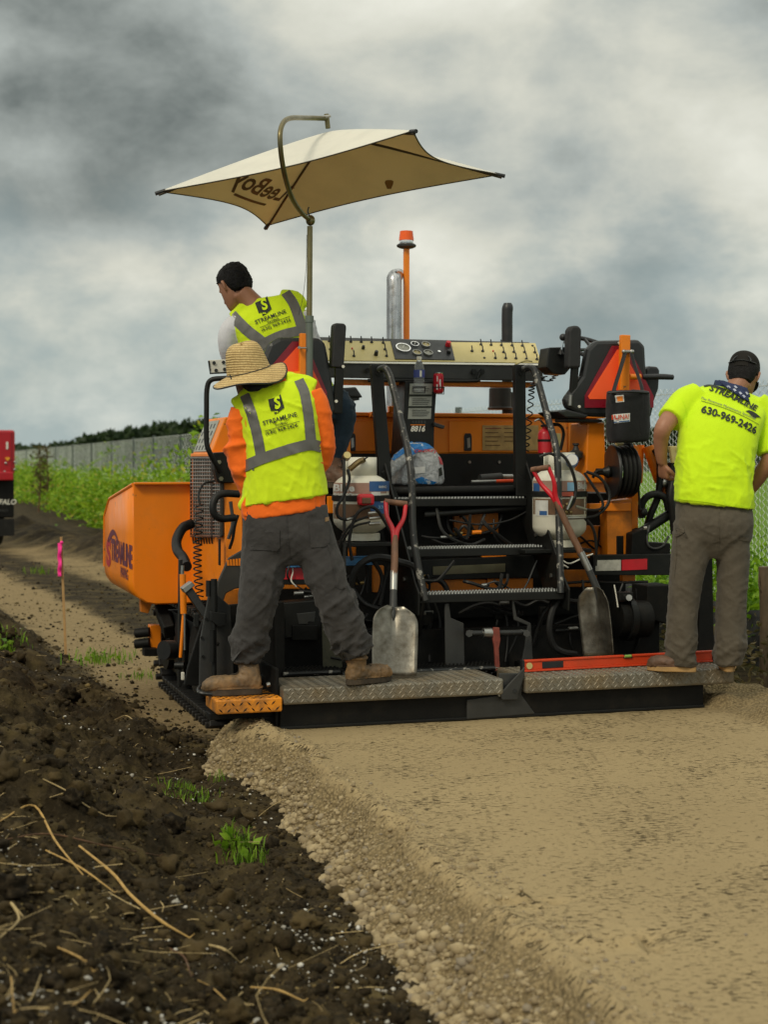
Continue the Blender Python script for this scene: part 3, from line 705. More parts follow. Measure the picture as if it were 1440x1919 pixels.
# ------------------------------------------------------------------ silt fence and old post at the right
sf = thing('silt_fence', 'low black fabric silt fence sagging on stakes at the right', 'silt fence', (3.9, 3.0, -.1), True)
M['silt'] = cloth('black_silt_fabric', (.010, .011, .011), .2, .6, 6, 300, .8)
b_ = MB(); nb = 84; nh = 8; Vv = []
for i in range(nb+1):
    b = -2.0+11.2*i/nb; zt = .33-.07*abs(math.sin(b*1.6))+.03*math.sin(b*5)
    for j in range(nh+1):
        z = -.18+(zt+.18)*j/nh; Vv.append((3.95+.06*math.sin(b*2.3)*(1-j/nh)+.025*math.sin(b*9+j), b, z))
b_.add(Vv, [[i*(nh+1)+j, (i+1)*(nh+1)+j, (i+1)*(nh+1)+j+1, i*(nh+1)+j+1] for i in range(nb) for j in range(nh)])
b_.build('fabric', 'silt', sf, True, solid=.006)
for k, b in enumerate((-1.95, -.4, 1.25, 3.2, 5.1, 7.1, 9.1)):
    MB().box((3.97, b-.015, -.3), (4.0, b+.015, .42)).build('stake', 'root', sf)
M['oldwood'] = pmat('weathered_post', (.11, .078, .045), .85, 0, .35, 9, .4, (.04, .03, .02), .6, 45, stretch=(3, 3, .5))
pb = L(1436, 1292, 1.2); pt = L(1434, 1062, 1.2)
op = thing('wooden_post', 'rough weathered wooden post at the right edge of the picture', 'post', pb, True)
MB().tube([pb-Vector((0, 0, .1)), pb.lerp(pt, .5)+Vector((.012, 0, 0)), pt], [.048, .043, .038], 9, 14).build('trunk', 'oldwood', op, True)
MB().tube([pt-Vector((.01, 0, .18)), pt-Vector((.05, .02, .12)), pt-Vector((.055, .02, .04))], [.008, .006, .002], 5, 8).build('splinter', 'oldwood', op)
g_ = np.random.default_rng(121); PP = []
for k in range(70):
    a = g_.uniform(2.75, 3.8); b = g_.uniform(.3, 3); z = gz1(a, b)
    PP.append(np.stack([np.full(12, a)+g_.normal(0, .05, 12), np.full(12, b)+g_.normal(0, .05, 12), z+g_.uniform(.02, .42, 12)], 1))
PP = np.vstack(PP); wx, wy = world_np(PP[:, 0], PP[:, 1])
kind(leaves('roadside_weeds', np.stack([wx, wy, PP[:, 2]], 1), .06, 'dry_weed', 122, .3), 'stuff')

# ------------------------------------------------------------------ grass tufts on the bank
TUFTS = [(190, 1240, 60, 95, .13, 'ragged grass tuft at the foot of the pink flagged stake'), (20, 1215, 40, 60, .12, 'leafy green tuft at the left edge above the soil bank'),
         (355, 1490, 62, 130, .07, 'low grass patch in the middle of the soil bank'), (455, 1590, 52, 100, .09, 'broad leaved weed beside white pebbles at gravel foot'),
         (265, 1270, 40, 40, .09, 'thin grass right of the flagged stake'), (412, 1462, 24, 24, .06, 'small grass sprig at the edge of the gravel'), (75, 1075, 40, 40, .16, 'faint weed growing in the dark strip between the tyre tracks')]
for px, py, wpx, n, hgt, lab in TUFTS:
    n = int(n*1.5); hgt *= .72; c = gpt(px, py); o = thing('grass_tuft', lab, 'grass', c, False, 'grass tufts on the soil')
    g_ = np.random.default_rng(px); sc = c.y/F*wpx; n3 = n
    pos = np.stack([g_.normal(0, .42, n3)*sc, g_.normal(0, .6, n3)*sc*1.2, 0*np.zeros(n3)], 1)
    zz = ground_h(pos[:, 0]+c.x, pos[:, 1]+c.y)[0]-c.z; pos[:, 2] = zz
    V = []; Fc = []
    for k in range(n3):
        an = g_.uniform(0, 6.28); ln = hgt*g_.uniform(.5, 1.2); d = Vector((math.cos(an), math.sin(an), 0)); s_ = Vector((-d.y, d.x, 0))*ln*.045; p = Vector(pos[k]); cv = g_.uniform(.3, .9)
        i = len(V); V += [p-s_, p+s_, p+d*ln*.3*cv+Vector((0, 0, ln*.6))+s_*.8, p+d*ln*.3*cv+Vector((0, 0, ln*.6))-s_*.8, p+d*ln*.85*cv+Vector((0, 0, ln*(1.05-.4*cv)))]
        Fc += [(i, i+1, i+2, i+3), (i+3, i+2, i+4)]
    b_ = MB(); b_.add(V, Fc); b_.build('blades', 'grass', o, origin=Vector((0, 0, 0)))['kind'] = 'stuff'
    if px in (455, 20, 190):
        m = 16; PP = np.stack([g_.normal(-.2, .35, m)*sc, g_.normal(0, .4, m)*sc, g_.uniform(.01, .05, m)+zz.mean()], 1)
        leaves('leaves', PP, .055, 'grass', px, .15, 1.6, o)['kind'] = 'stuff'

# ------------------------------------------------------------------ survey stake with its pink ribbon
M['stakewood'] = pmat('new_lath', (.40, .235, .09), .7, 0, .25, 20)
M['pink'] = cloth('pink_flagging', (.95, .035, .30), .05, .3, 8, 300, .6)
sb = gpt(124, 1232); Ys = sb.y; st = W(114, 1006, Ys)
o = thing('survey_stake', 'thin wooden survey stake with pink ribbon tied near its top', 'stake', sb, False)
MB().bar(sb-Vector((0, 0, .1)), st, .018, .010, (0, 1, 0)).build('lath', 'stakewood', o)
Vv = []; n = 14
for i in range(n+1):
    y = 1018+(1080-1018)*i/n; x = 112+.5*math.sin(i*.9); w = 4.2+.5*math.sin(i*1.3)
    Vv += [W(x-w, y, Ys-.02+.012*math.sin(i*1.1)), W(x+w*.7, y, Ys-.03+.012*math.sin(i*1.1+1))]
b_ = MB(); b_.add(Vv, [[2*i, 2*i+1, 2*i+3, 2*i+2] for i in range(n)]); b_.build('ribbon', 'pink', o, True, solid=.002)
MB().sphere(W(115, 1017, Ys-.015), .014, 8).build('knot', 'pink', o, True)

# ------------------------------------------------------------------ red truck waiting ahead on the path
M['truckred'] = pmat('truck_red', (.40, .007, .016), .35, 0, .1, 2, .25, (.2, .06, .05))
YT = 27.5; tb = W(28, 1004, YT); zt = -.2
tr = thing('red_truck', 'red truck with black lower tail cut off by the left edge', 'truck', Vector((tb.x, YT, zt)), False); tr.rotation_euler = (0, 0, R(24))
def tw(px, py, dy=0): return W(px, py, YT+dy)
x1 = tw(28, 1000).x; x0 = x1-2.1
z = lambda py: H+(VY-py)*YT/F
MB().box((x0, YT, z(888)), (x1, YT+5, z(806))).build('body', 'truckred', tr, bevel=.04)
MB().box((x0+.05, YT-.12, z(900)), (x1-.05, YT+.02, z(884))).build('bumper', 'truckred', tr, bevel=.02)
MB().box((x0+.04, YT+.05, z(970)), (x1-.01, YT+4.9, z(889))).build('tail_panel', 'black_dirty', tr, bevel=.02)
for xx in (x0+.05, x1-.45):
    w_ = MB(); w_.lathe([(.20, 0), (.40, .0), (.43, .04), (.43, .31), (.40, .35), (.20, .35)], (xx, YT+.9, zt+.42), (1, 0, 0), 24); w_.build('wheel', 'rubber', tr, True)
MB().box((x1-.32, YT-.03, z(1004)), (x1-.02, YT, z(972))).build('mud_flap', 'rubber', tr)
MB().box((tw(11, 0).x, YT-.015, z(842)), (tw(15, 0).x, YT-.001, z(828))).build('marker_lamp', 'white', tr, bevel=.004)
b_ = MB(); b_.prism([tw(9, 857, -.02), tw(17, 857, -.02), tw(17, 860, -.02), tw(13, 864, -.02), tw(9, 860, -.02)], (0, .015, 0)); b_.build('warning_sticker', pmat('yellow_sticker', (.75, .32, .02), .5), tr)
MB().box((tw(20, 0).x, YT-.012, z(886)), (tw(21.5, 0).x, YT-.001, z(810))).build('seam', 'darkred', tr)
MB().tube([tw(-3, 806, .5), tw(-1, 790, .5), tw(0, 772, .5)], [.06, .065, .05], 8, 10).build('exhaust', 'black', tr, True)
for k, (px, py) in enumerate(((10, 868), (27, 866), (26, 880), (8, 884))): MB().sphere(tw(px, py, -.01), .025, 8).build('bolt', 'steel', tr, True)
V, Fc = text2d('BUFFALO', .125, .003, .2); flat(V, Fc, Vector((tw(9, 0).x-.06, YT+.035, z(941))), (1, 0, 0), (0, 0, 1)).build('lettering', 'white', tr)
V, Fc = text2d('BUFFALO', .06, .002, .0); flat(V, Fc, Vector((tw(9, 0).x-.06, YT+.035, z(957))), (1, 0, 0), (0, 0, 1)).build('lettering', 'grey_steel', tr)
# ------------------------------------------------------------------ the paving machine
pv = thing('paving_machine', 'orange and black tracked paving machine laying the pale stone path', 'paving machine', (0, 0, 0), True)
def plate(name, mat, pts, b, t, parent=pv, bevel=.004):
    return MB().prism([L(x, y, b) for x, y in pts], (0, t, 0)).build(name, mat, parent, bevel=bevel)
def rect(x0, y0, x1, y1): return [(x0, y0), (x1, y0), (x1, y1), (x0, y1)]
def hose(pts, r, mat='rubber', name='hose', parent=pv, n=26, seg=8):
    return MB().tube([L(*p) for p in pts], r, seg, n).build(name, mat, parent, True)
def side(name, mat, pts, a, t, parent=pv, bevel=.004):   # plate lying along the machine, points (b, c)
    return MB().prism([(a, b, c) for b, c in pts], (t, 0, 0)).build(name, mat, parent, bevel=bevel)
def bolt(p, ax=(0, -1, 0), r=.010, parent=pv, mat='steel'): return MB().cyl(p, Vector(p)+Vector(ax)*r*.8, r, 6).build('bolt', mat, parent)
C_ = lambda px, py, b: L(px, py, b).z
A_l = lambda px, py, b: L(px, py, b).x

# chassis and the dark bay behind the steps
MB().box((.06, 1.22, .12), (2.46, 3.2, 1.13)).build('chassis', 'black_dirty', pv, bevel=.01)
MB().box((.05, .62, .16), (2.40, .66, .40)).build('rear_bulkhead', 'black_dirty', pv, bevel=.004)
MB().box((.05, 1.16, .40), (2.45, 1.2, 1.13)).build('frame_wall', 'black_dirty', pv)
for x0, y0, x1, y1, b, m in ((800, 1086, 912, 1112, 1.05, 'orange_grimy'), (914, 1084, 1000, 1110, 1.04, 'orange_grimy'), (528, 1086, 604, 1104, 1.0, 'orange_grimy'), (1042, 1068, 1120, 1100, 1.02, 'orange_grimy'),
                             (655, 1022, 668, 1046, 1.0, 'orange_grimy'), (852, 955, 935, 1000, 1.13, 'orange_grimy'), (700, 1060, 720, 1110, 1.0, 'orange_grimy'), (905, 1040, 950, 1052, 1.02, 'orange'), (615, 930, 632, 962, 1.02, 'orange'), (1000, 940, 1020, 960, 1.05, 'orange_grimy')):
    plate('frame_plate', m, rect(x0, y0, x1, y1), b, .03)
plate('kick_plate', 'black', rect(470, 850, 1100, 960), 1.93, .04)
for x in (880, 936): bolt(L(x, 866, 1.93))

# engine hood
hb0, hb1 = 1.95, 3.05
a0, a1 = A_l(560, 800, hb0), A_l(1128, 800, hb0); ct, cb = C_(800, 782, hb0), C_(800, 851, hb0)
MB().prism([(a0, hb0, cb), (a1, hb0, cb), (a1, hb0, ct), (a0, hb0, ct)], (0, hb1-hb0, 0)).build('hood', 'orange', pv, bevel=.012)
MB().box((a0-.03, hb0-.02, ct+.003), (a1+.02, hb1, ct+.028)).build('hood_lid', 'orange', pv, bevel=.006)
plate('hood_door', 'orange', rect(636, 789, 741, 846), hb0-.012, .011, bevel=.005)
plate('hood_door', 'orange', rect(842, 789, 1062, 848), hb0-.012, .011, bevel=.005)
plate('hood_door', 'orange', rect(1066, 790, 1122, 848), hb0-.012, .011, bevel=.005)
for x in (660, 878):
    o = plate('door_latch', 'plastic_dark', [(x-7, 818), (x-5, 812), (x+5, 812), (x+7, 818), (x+7, 845), (x-7, 845)], hb0-.022, .012, bevel=.003)
    plate('latch_paddle', 'steel', [(x-2, 822), (x+3, 820), (x+4, 838), (x-1, 840)], hb0-.028, .006, o, bevel=.001)
M['placard'] = pmat('faded_placard', (.46, .29, .10), .6, 0, .2, 18, .45, (.20, .10, .04))
o = plate('placard', 'placard', rect(905, 797, 1010, 844), hb0-.018, .006, bevel=.001)
for k in range(9): plate('print_line', 'darkred' if k == 0 else 'root', rect(910+(k % 2)*36, 802+4.2*(k//2)*1.9, 940+(k % 2)*40-(k*7) % 9, 803.2+4.2*(k//2)*1.9), hb0-.0205, .002, o, bevel=0)
plate('warning_label', 'panel', rect(1040, 812, 1052, 838), hb0-.02, .004)
MB().bar(L(728, 767, 1.9), L(775, 767, 1.9), .03, .04).build('bracket', 'orange', pv, bevel=.004)
plate('bracket', 'orange', [(694, 782), (696, 772), (706, 770), (760, 776), (760, 782)], 1.9, .06)

# exhaust stacks, beacon mast
M['stack_chrome'] = pmat('chrome_painted_reflections', (.46, .46, .47), .24, .95, .6, 22, .45, (.05, .04, .03), stretch=(1, 1, .06))  # dark streaks are reflections of machine and ground, put into the colour
pA = L(739, 640, 2.35); pB = L(739, 540, 2.35)
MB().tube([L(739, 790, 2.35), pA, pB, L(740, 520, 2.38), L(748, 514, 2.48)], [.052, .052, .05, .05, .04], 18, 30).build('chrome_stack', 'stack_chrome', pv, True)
MB().cyl(L(952, 800, 2.2), L(952, 735, 2.2), .038, 14).build('exhaust_pipe', 'black', pv, True)
q_ = L(938, 768, 2.2); MB().lathe([(.02, 0), (.082, .0), (.085, .012), (.076, .02), (.074, .14), (.05, .165), (.036, .17)], q_, (0, 0, 1), 20).build('muffler', 'black', pv, True, 0)
MB().tube([L(951, 640, 2.2), L(951, 590, 2.2), L(952, 576, 2.2), L(952, 568, 2.2)], [.037, .037, .037, .026], 14, 20).build('exhaust_stack', 'plastic_dark', pv, True)
MB().cyl(L(951, 726, 2.2), L(951, 640, 2.2), .034, 14).build('exhaust_pipe', 'black', pv, True)
MB().bar(L(762, 790, 2.4), L(762, 466, 2.4), .036, .03, (0, 1, 0)).build('beacon_mast', 'orange', pv, bevel=.003)
q_ = L(762, 466, 2.4); bc = MB().lathe([(.01, 0), (.045, .003), (.064, .012), (.066, .024), (.05, .034), (.044, .036)], q_, (0, 0, 1), 22).build('beacon', 'grey_steel', pv, True)
MB().lathe([(.045, 0), (.047, .012), (.046, .022)], q_+Vector((0, 0, .034)), (0, 0, 1), 22).build('beacon_ring', 'chrome', bc, True)
MB().lathe([(.050, 0), (.050, .008), (.044, .055), (.044, .062), (.001, .066)], q_+Vector((0, 0, .054)), (0, 0, 1), 22).build('beacon_lens', 'amber', bc, True)
# small work lamp ahead of the left seat
lm = plate('work_lamp', 'plastic_dark', [(640, 727), (668, 725), (681, 745), (640, 744)], 1.35, .16, bevel=.01)
plate('lamp_lens', 'grey_steel', rect(644, 744, 674, 750), 1.37, .12, lm)

# ------------------------------------------------------------------ control console
c2, c1, c0 = C_(800, 636, 1.72), C_(800, 681, 1.5), C_(800, 711, 1.5)
ca0, ca1 = A_l(585, 660, 1.6), A_l(1019, 683, 1.5)
MB().prism([(ca0, b, c) for b, c in ((1.5, c0), (1.5, c1), (1.72, c2), (1.80, c2-.01), (1.80, c0+.02))], (ca1-ca0, 0, 0)).build('console', 'grey_steel', pv, bevel=.008)
fn = Vector((0, c2-c1, -.22)).normalized()          # outward normal of the sloping face (up and back)
fn = Vector((0, -(c2-c1), .22)).normalized(); fy = Vector((0, .22, c2-c1)).normalized(); f0 = Vector((0, 1.5, c1))
def onface(px, py, off=.004):
    d = _ray(px, py); o_ = f0+fn*off; return CL+d*((o_-CL).dot(fn)/d.dot(fn))
def facepoly(name, mat, pts, off, t=.003, parent=pv, bevel=0): return MB().prism([onface(x, y, off) for x, y in pts], fn*-t).build(name, mat, parent, bevel=bevel)
face = facepoly('control_face', 'panel', [(594, 638), (1004, 643), (1015, 680), (597, 675)], .005, .004)
facepoly('pale_trim', 'white', [(597, 676.5), (1017, 681.5), (1018, 684.5), (597, 679.5)], .006, .003)
Z3 = lambda x, y: (580+x/3, 560+y/3)
clu = facepoly('gauge_panel', 'plastic_dark', [Z3(457, 233), Z3(795, 240), Z3(820, 342), Z3(483, 337)], .011, .006, pv, .001)
M['dial'] = pmat('dial_face', (.30, .29, .24), .4, 0, .15, 20); M['dial_t'] = pmat('dial_face_tan', (.42, .34, .15), .4, 0, .15, 20)
for k, (x, y, r) in enumerate(((527, 280, 45), (592, 260, 25), (655, 262, 27), (605, 307, 27), (668, 308, 28))):
    c = onface(*Z3(x, y), .011); rr = r/3*9.1/F*1.0
    g_o = MB().lathe([(rr*.82, .002), (rr*.86, .012), (rr, .012), (rr*1.03, 0)], c, fn, 24).build('gauge', 'chrome' if k < 2 else 'steel', clu, True)
    MB().lathe([(rr*.86, 0), (rr*.86, .004)], c, fn, 24).build('dial', 'plastic_dark' if k == 1 else ('dial' if k in (0, 4) else 'dial_t'), clu)
    MB().bar(c+fn*.006, c+fn*.006+fy*rr*.7+Vector((rr*.25, 0, 0)), rr*.08, .002, fn).build('needle', 'white', clu)
def knob(x, y, r, h, mat, name, parent):
    c = onface(*Z3(x, y), .005); return MB().lathe([(r*.9, 0), (r, h*.2), (r*.85, h), (.001, h*1.08)], c, fn, 12).build(name, mat, parent, True)
knob(778, 268, .018, .035, 'red', 'stop_button', clu); knob(783, 308, .014, .025, 'plastic_dark', 'knob', clu); knob(729, 303, .012, .012, 'chrome', 'key_switch', clu)
knob(374, 317, .013, .03, 'plastic_dark', 'knob', face); knob(302, 281, .011, .022, 'plastic_dark', 'knob', face)
for x, y in ((240, 282), (1034, 296)): knob(x, y, .006, .008, 'red', 'indicator_light', face)
for x, y in ((1256, 265), (985, 333)): knob(x, y, .008, .006, 'plastic_dark', 'indicator_light', face)
swm = None
for x, y in ((233, 237), (292, 238), (350, 240), (415, 243), (425, 280), (434, 317), (250, 317), (112, 235), (118, 280), (965, 253), (1022, 255), (1080, 257), (1140, 258), (1198, 260), (915, 290), (975, 290), (1092, 296), (1150, 295), (1210, 296), (1268, 297), (1046, 329), (1104, 330), (1162, 331), (1221, 334), (1280, 336)):
    c = onface(*Z3(x, y+6), .005)
    if swm is None:
        b_ = MB(); b_.lathe([(.010, 0), (.010, .005), (.006, .008), (.005, .012)], (0, 0, 0), fn, 8); b_.tube([fn*.01, fn*.02+fy*.012, fn*.026+fy*.026], [.003, .004, .0045], 6)
        swm = b_.build('toggle_switch', 'plastic_dark', face, True, origin=Vector((0, 0, 0))); swm.location = c
    else: copies(swm, [Matrix.Translation(c)])

MB().box((A_l(640, 716, 1.55), 1.55, C_(800, 722, 1.55)), (A_l(1004, 716, 1.55), 1.7, c0-.003)).build('cross_beam', 'orange_grimy', pv, bevel=.004)
hose([(690, 713, 1.48), (760, 713, 1.47), (886, 714, 1.46), (896, 708, 1.46), (900, 698, 1.46)], .011, 'black', 'grab_rail')
for x in (888, 903): bolt(L(x, 697, 1.49), (0, -1, 0), .018, pv, 'black')
MB().cyl(L(690, 694, 1.5), L(690, 694, 1.46), .014, 10).build('lug', 'black', pv)
# yellow cable tie rag at console end
hose([(966, 683, 1.47), (985, 676, 1.47), (998, 677, 1.47)], .006, 'panel', 'cable_tie')
# pedestal below the console with its instruction plate
ped = plate('pedestal', 'black', [(760, 714), (820, 714), (815, 790), (814, 862), (753, 862), (757, 790)], 1.42, .22, bevel=.006)
M['plate_grey'] = pmat('instruction_plate', (.36, .37, .33), .5, .2, .12, 15, .3, (.22, .2, .14))
st_ = plate('instruction_plate', 'plate_grey', [(769, 719), (811, 719), (808, 785), (765, 785)], 1.415, .004, ped, 0)
plate('print_bar', 'ink', [(768, 739), (810, 739), (809.5, 743), (767.5, 743)], 1.412, .002, st_, 0)
plate('print_bar', 'ink', [(766.5, 761), (809, 761), (808.8, 764.5), (766.3, 764.5)], 1.412, .002, st_, 0)
for k, y in enumerate((724, 728, 732, 747, 750.5, 754, 757, 768, 771.5, 775, 778.5)): plate('print_line', 'grey_steel', rect(773, y, 800+(k*5) % 7, y+1.1), 1.412, .002, st_, 0)
V, Fc = text2d('8816', 15*8.85/F, .0016, .25); flat(V, Fc, L(783, 804, 1.417), (1, 0, 0), (0, 0, 1)).build('lettering', 'white', ped)
plate('underline', 'orange', rect(770, 795.5, 797, 797), 1.416, .003, ped, 0)
for k in range(5): plate('print_line', 'grey_steel', rect(773+k*5.5, 788, 776.5+k*5.5, 794), 1.416, .003, ped, 0)
plate('pedal_arm', 'plastic_dark', [(814, 791), (835, 798), (832, 804), (814, 798)], 1.38, .03)

# ------------------------------------------------------------------ steps, posts and handrails
MB().box((.72, 1.08, 1.14), (1.80, 1.92, 1.17)).build('deck', 'black_dirty', pv, bevel=.004)
MB().tube([L(722, 921, 1.06), L(985, 917, 1.06)], .024, 12).build('deck_nosing', 'black_dirty', pv, True)
sa0, sa1 = .865, 1.722
for nm, y, b, e0, e1 in (('low', 1112, .44, sa0, sa1), ('middle', 1027, .71, sa0+.03, sa1), ('top', 934, .98, sa0-.09, sa1)):
    c = C_(900, y, b)
    tr_ = MB().box((e0, b, c-.045), (e1, b+.19, c)).build('step', 'black', pv, bevel=.004)
    t_ = MB(); n = 46
    for k in range(n):
        x = e0+.02+(e1-e0-.04)*k/(n-1)
        for d_ in (.012, .07, .13): t_.lathe([(.008, 0), (.006, .009), (.004, .009)], (x+(.006 if d_ == .07 else 0), b+d_, c+.0005), (0, 0, 1), 5)
    t_.build('grip_studs', 'steel', tr_)['kind'] = 'stuff'
for a in (sa0-.014, sa1+.002):
    s_ = side('stringer', 'black', [(.40, .50), (.39, .62), (.46, .68), (1.04, 1.36), (1.12, 1.36), (1.17, 1.1), (.70, .54)], a, .012)
    for b_p in ((.62, .68), (.84, .90), (1.05, 1.14)):
        bolt((a-.001, b_p[0], b_p[1]), (-1, 0, 0), .012, s_)
plate('post', 'black', [(696, 683), (718, 683), (738, 935), (714, 935)], 1.0, .045)
plate('post', 'black', [(966, 683), (986, 683), (988, 915), (968, 915)], 1.0, .045)
for x in (707, 976): bolt(L(x, 700, 1.0), (0, -1, 0), .012, pv, 'black')
hose([(712, 693, .97), (722, 691, .92), (733, 712, .88), (752, 790, .73), (764, 842, .62), (770, 880, .56), (773, 930, .53), (776, 1010, .49), (797, 1126, .42)], .0205, 'rail', 'handrail', n=44, seg=12)
hose([(982, 692, .97), (996, 689, .92), (1006, 705, .87), (1028, 785, .72), (1041, 830, .62), (1046, 870, .58), (1048, 960, .54), (1052, 1112, .42)], .0205, 'rail', 'handrail', n=44, seg=12)
plate('gusset', 'black', [(715, 885), (723, 880), (750, 935), (735, 935)], .99, .012)
plate('gusset', 'black', [(968, 885), (990, 905), (1004, 930), (968, 930)], .99, .012)

# ------------------------------------------------------------------ screed, platforms
M['tread'] = M['alu']
def lugs(name, lo, hi, parent, mat, step=.026):
    """raised diamonds of tread plate on the top and the front face"""
    V = []; Fc = []; (x0, y0, z0), (x1, y1, z1) = lo, hi; i = 0
    y = y0+.012; r = 0
    def dia(c, u, v, n):
        k = len(V); V.extend([c-u, c-v, c+u, c+v, c+n]); Fc.extend([(k, k+1, k+4), (k+1, k+2, k+4), (k+2, k+3, k+4), (k+3, k, k+4)])
    def fill(o_, U_, V_, lu, lv, n):
        r = 0; v = .012
        while v < lv-.006:
            u = .012+(r % 2)*step*.5; q = 0
            while u < lu-.008:
                s = 1 if (r+q) % 2 else -1
                d1 = (U_*.0105+V_*.0105*s); d2 = (U_*-.0028*s+V_*.0028)*1.0
                dia(o_+U_*u+V_*v, d1, d2, n*.003); u += step; q += 1
            v += step*.72; r += 1
    fill(Vector((x0, y0, z1+.0004)), Vector((1, 0, 0)), Vector((0, 1, 0)), x1-x0, y1-y0, Vector((0, 0, 1)))
    fill(Vector((x0, y0-.0004, z0)), Vector((1, 0, 0)), Vector((0, 0, 1)), x1-x0, z1-z0, Vector((0, -1, 0)))
    b = MB(); b.add(V, Fc); o = b.build(name, mat, parent); o['kind'] = 'stuff'; return o
MB().box((.0, .0, .004), (2.34, .42, .125)).build('screed', 'black_dirty', pv, bevel=.004)
MB().box((.0, -.012, .003), (2.34, -.001, .016)).build('screed_plate', 'black', pv, bevel=.002)
pl = MB().box((.004, -.05, .128), (1.165, .33, .212)).build('platform', 'tread', pv, bevel=.012); lugs('tread_lugs', (.012, -.05, .135), (1.158, .32, .212), pl, 'tread')
pr = MB().box((1.285, -.05, .128), (2.50, .36, .212)).build('platform', 'tread', pv, bevel=.012); lugs('tread_lugs', (1.292, -.05, .135), (2.49, .35, .212), pr, 'tread')
px0 = MB().box((-.33, -.06, .10), (-.003, .22, .17)).build('platform_extension', 'orange_plate', pv, bevel=.008); lugs('tread_lugs', (-.32, -.06, .105), (-.01, .21, .17), px0, 'black_dirty', .04)
MB().box((-.115, .05, .1715), (-.02, .085, .1735)).build('slot', 'black', px0)
MB().tube([L(425, 1302, .06), L(385, 1300, .07), L(372, 1296, .10), L(378, 1285, .2), L(412, 1284, .22)], .009, 8, 20).build('step_loop', 'rail', pv, True)
MB().box((-.34, .06, .055), (-.02, .16, .088)).build('extension_arm', 'black_dirty', pv, bevel=.004)
MB().box((-.02, .02, .0), (.0, .5, .30)).build('end_gate', 'black_dirty', pv, bevel=.004)
# centre hinge of the screed
plate('hinge_plate', 'grey_steel', [(936, 1262), (940, 1262), (985, 1262), (978, 1302), (1004, 1338), (876, 1348), (876, 1312), (938, 1303)], -.015, .02)
plate('hinge_gusset', 'grey_steel', [(938, 1300), (984, 1250), (984, 1266), (972, 1302), (972, 1312), (942, 1312)], -.045, .012)
MB().cyl(L(965, 1295, -.046), L(965, 1295, -.05), .011, 10).build('pin_hole', 'black', pv)
bolt(L(936, 1302, -.03), (0, -1, 0), .009)
# serrated walkways behind the platforms
for x0, x1, y in ((640, 940, 1252), (985, 1330, 1238), (530, 642, 1256)):
    b0 = .40; c = C_((x0+x1)/2, y, b0); a0_, a1_ = A_l(x0, y, b0), A_l(x1, y, b0)
    w_ = MB().box((a0_, b0, c-.03), (a1_, b0+.16, c)).build('walkway', 'black_dirty', pv, bevel=.002)
    t_ = MB(); n = int((a1_-a0_)/.022)
    for k in range(n):
        for d_ in (.01, .06, .11): t_.lathe([(.006, 0), (.0055, .010), (.004, .010)], (a0_+.01+.022*k, b0+d_, c+.0005), (0, 0, 1), 5)
    t_.build('grip_teeth', 'black_dirty', w_)['kind'] = 'stuff'
    MB().tube([(a0_, b0-.02, c-.012), (a1_-.02, b0-.02, c-.012)], .011, 8).build('walkway_bar', 'rail', pv, True)

# boxes, posts and pipes between the screed and the frame
plate('post', 'black_dirty', [(515, 1130), (533, 1128), (535, 1290), (517, 1290)], .42, .03)
bx_ = plate('control_box', 'black', [(532, 1130), (598, 1124), (604, 1150), (602, 1196), (534, 1196)], .55, .14, bevel=.006)
plate('box_cover', 'grey_steel', [(556, 1150), (592, 1146), (590, 1166), (578, 1165), (577, 1170), (560, 1170)], .545, .006, bx_)
plate('junction', 'black_dirty', rect(548, 1172, 596, 1200), .54, .1)
plate('guard_panel', pmat('mossy_steel', (.07, .07, .045), .7, .2, .3, 12, .4, (.12, .10, .06), .2), [(604, 1170), (640, 1166), (642, 1252), (606, 1254)], .50, .015)
plate('side_bracket', 'grey_steel', [(834, 1132), (842, 1130), (846, 1158), (870, 1168), (872, 1258), (836, 1258)], .46, .014)
plate('side_bracket', 'grey_steel', [(960, 1124), (964, 1124), (970, 1156), (996, 1168), (1000, 1240), (978, 1248), (990, 1172), (964, 1162)], .46, .014)
tb_ = MB().cyl(L(876, 1187, .40), L(986, 1185, .40), .016, 12).build('turnbuckle', 'rail', pv, True)
MB().cyl(L(906, 1186, .40), L(926, 1186, .40), .027, 12).build('turnbuckle_nut', 'steel', tb_, True)
for x in (880, 988): MB().cyl(L(x, 1187, .41), L(x, 1187, .36), .020, 6).build('bolt_head', 'grey_steel', tb_)
MB().prism([L(x, y, .37) for x, y in ((926, 1176), (937, 1176), (939, 1200), (936, 1215), (938, 1256), (930, 1258), (928, 1216), (925, 1200))], (0, .02, 0)).build('ratchet_handle', pmat('rusty_red', (.22, .05, .035), .6, .2, .3, 20, .4), tb_, bevel=.004)
hose([(1155, 1160, .5), (1176, 1160, .5), (1212, 1160, .5)], .105, 'black_dirty', 'motor', n=6, seg=20)
MB().cyl(L(1171, 1160, .5), L(1182, 1160, .5), .125, 20).build('motor_band', 'black', pv, True)
plate('bolt_lug', 'black', rect(1162, 1110, 1188, 1126), .42, .06); MB().cyl(L(1180, 1120, .42), L(1180, 1120, .39), .018, 8).build('bolt', 'steel', pv)
plate('control_box', 'black_dirty', [(1214, 1098), (1262, 1096), (1262, 1172), (1214, 1160)], .5, .2, bevel=.006)
plate('post', 'black_dirty', [(1314, 1020), (1336, 1014), (1340, 1240), (1310, 1240)], .62, .05)
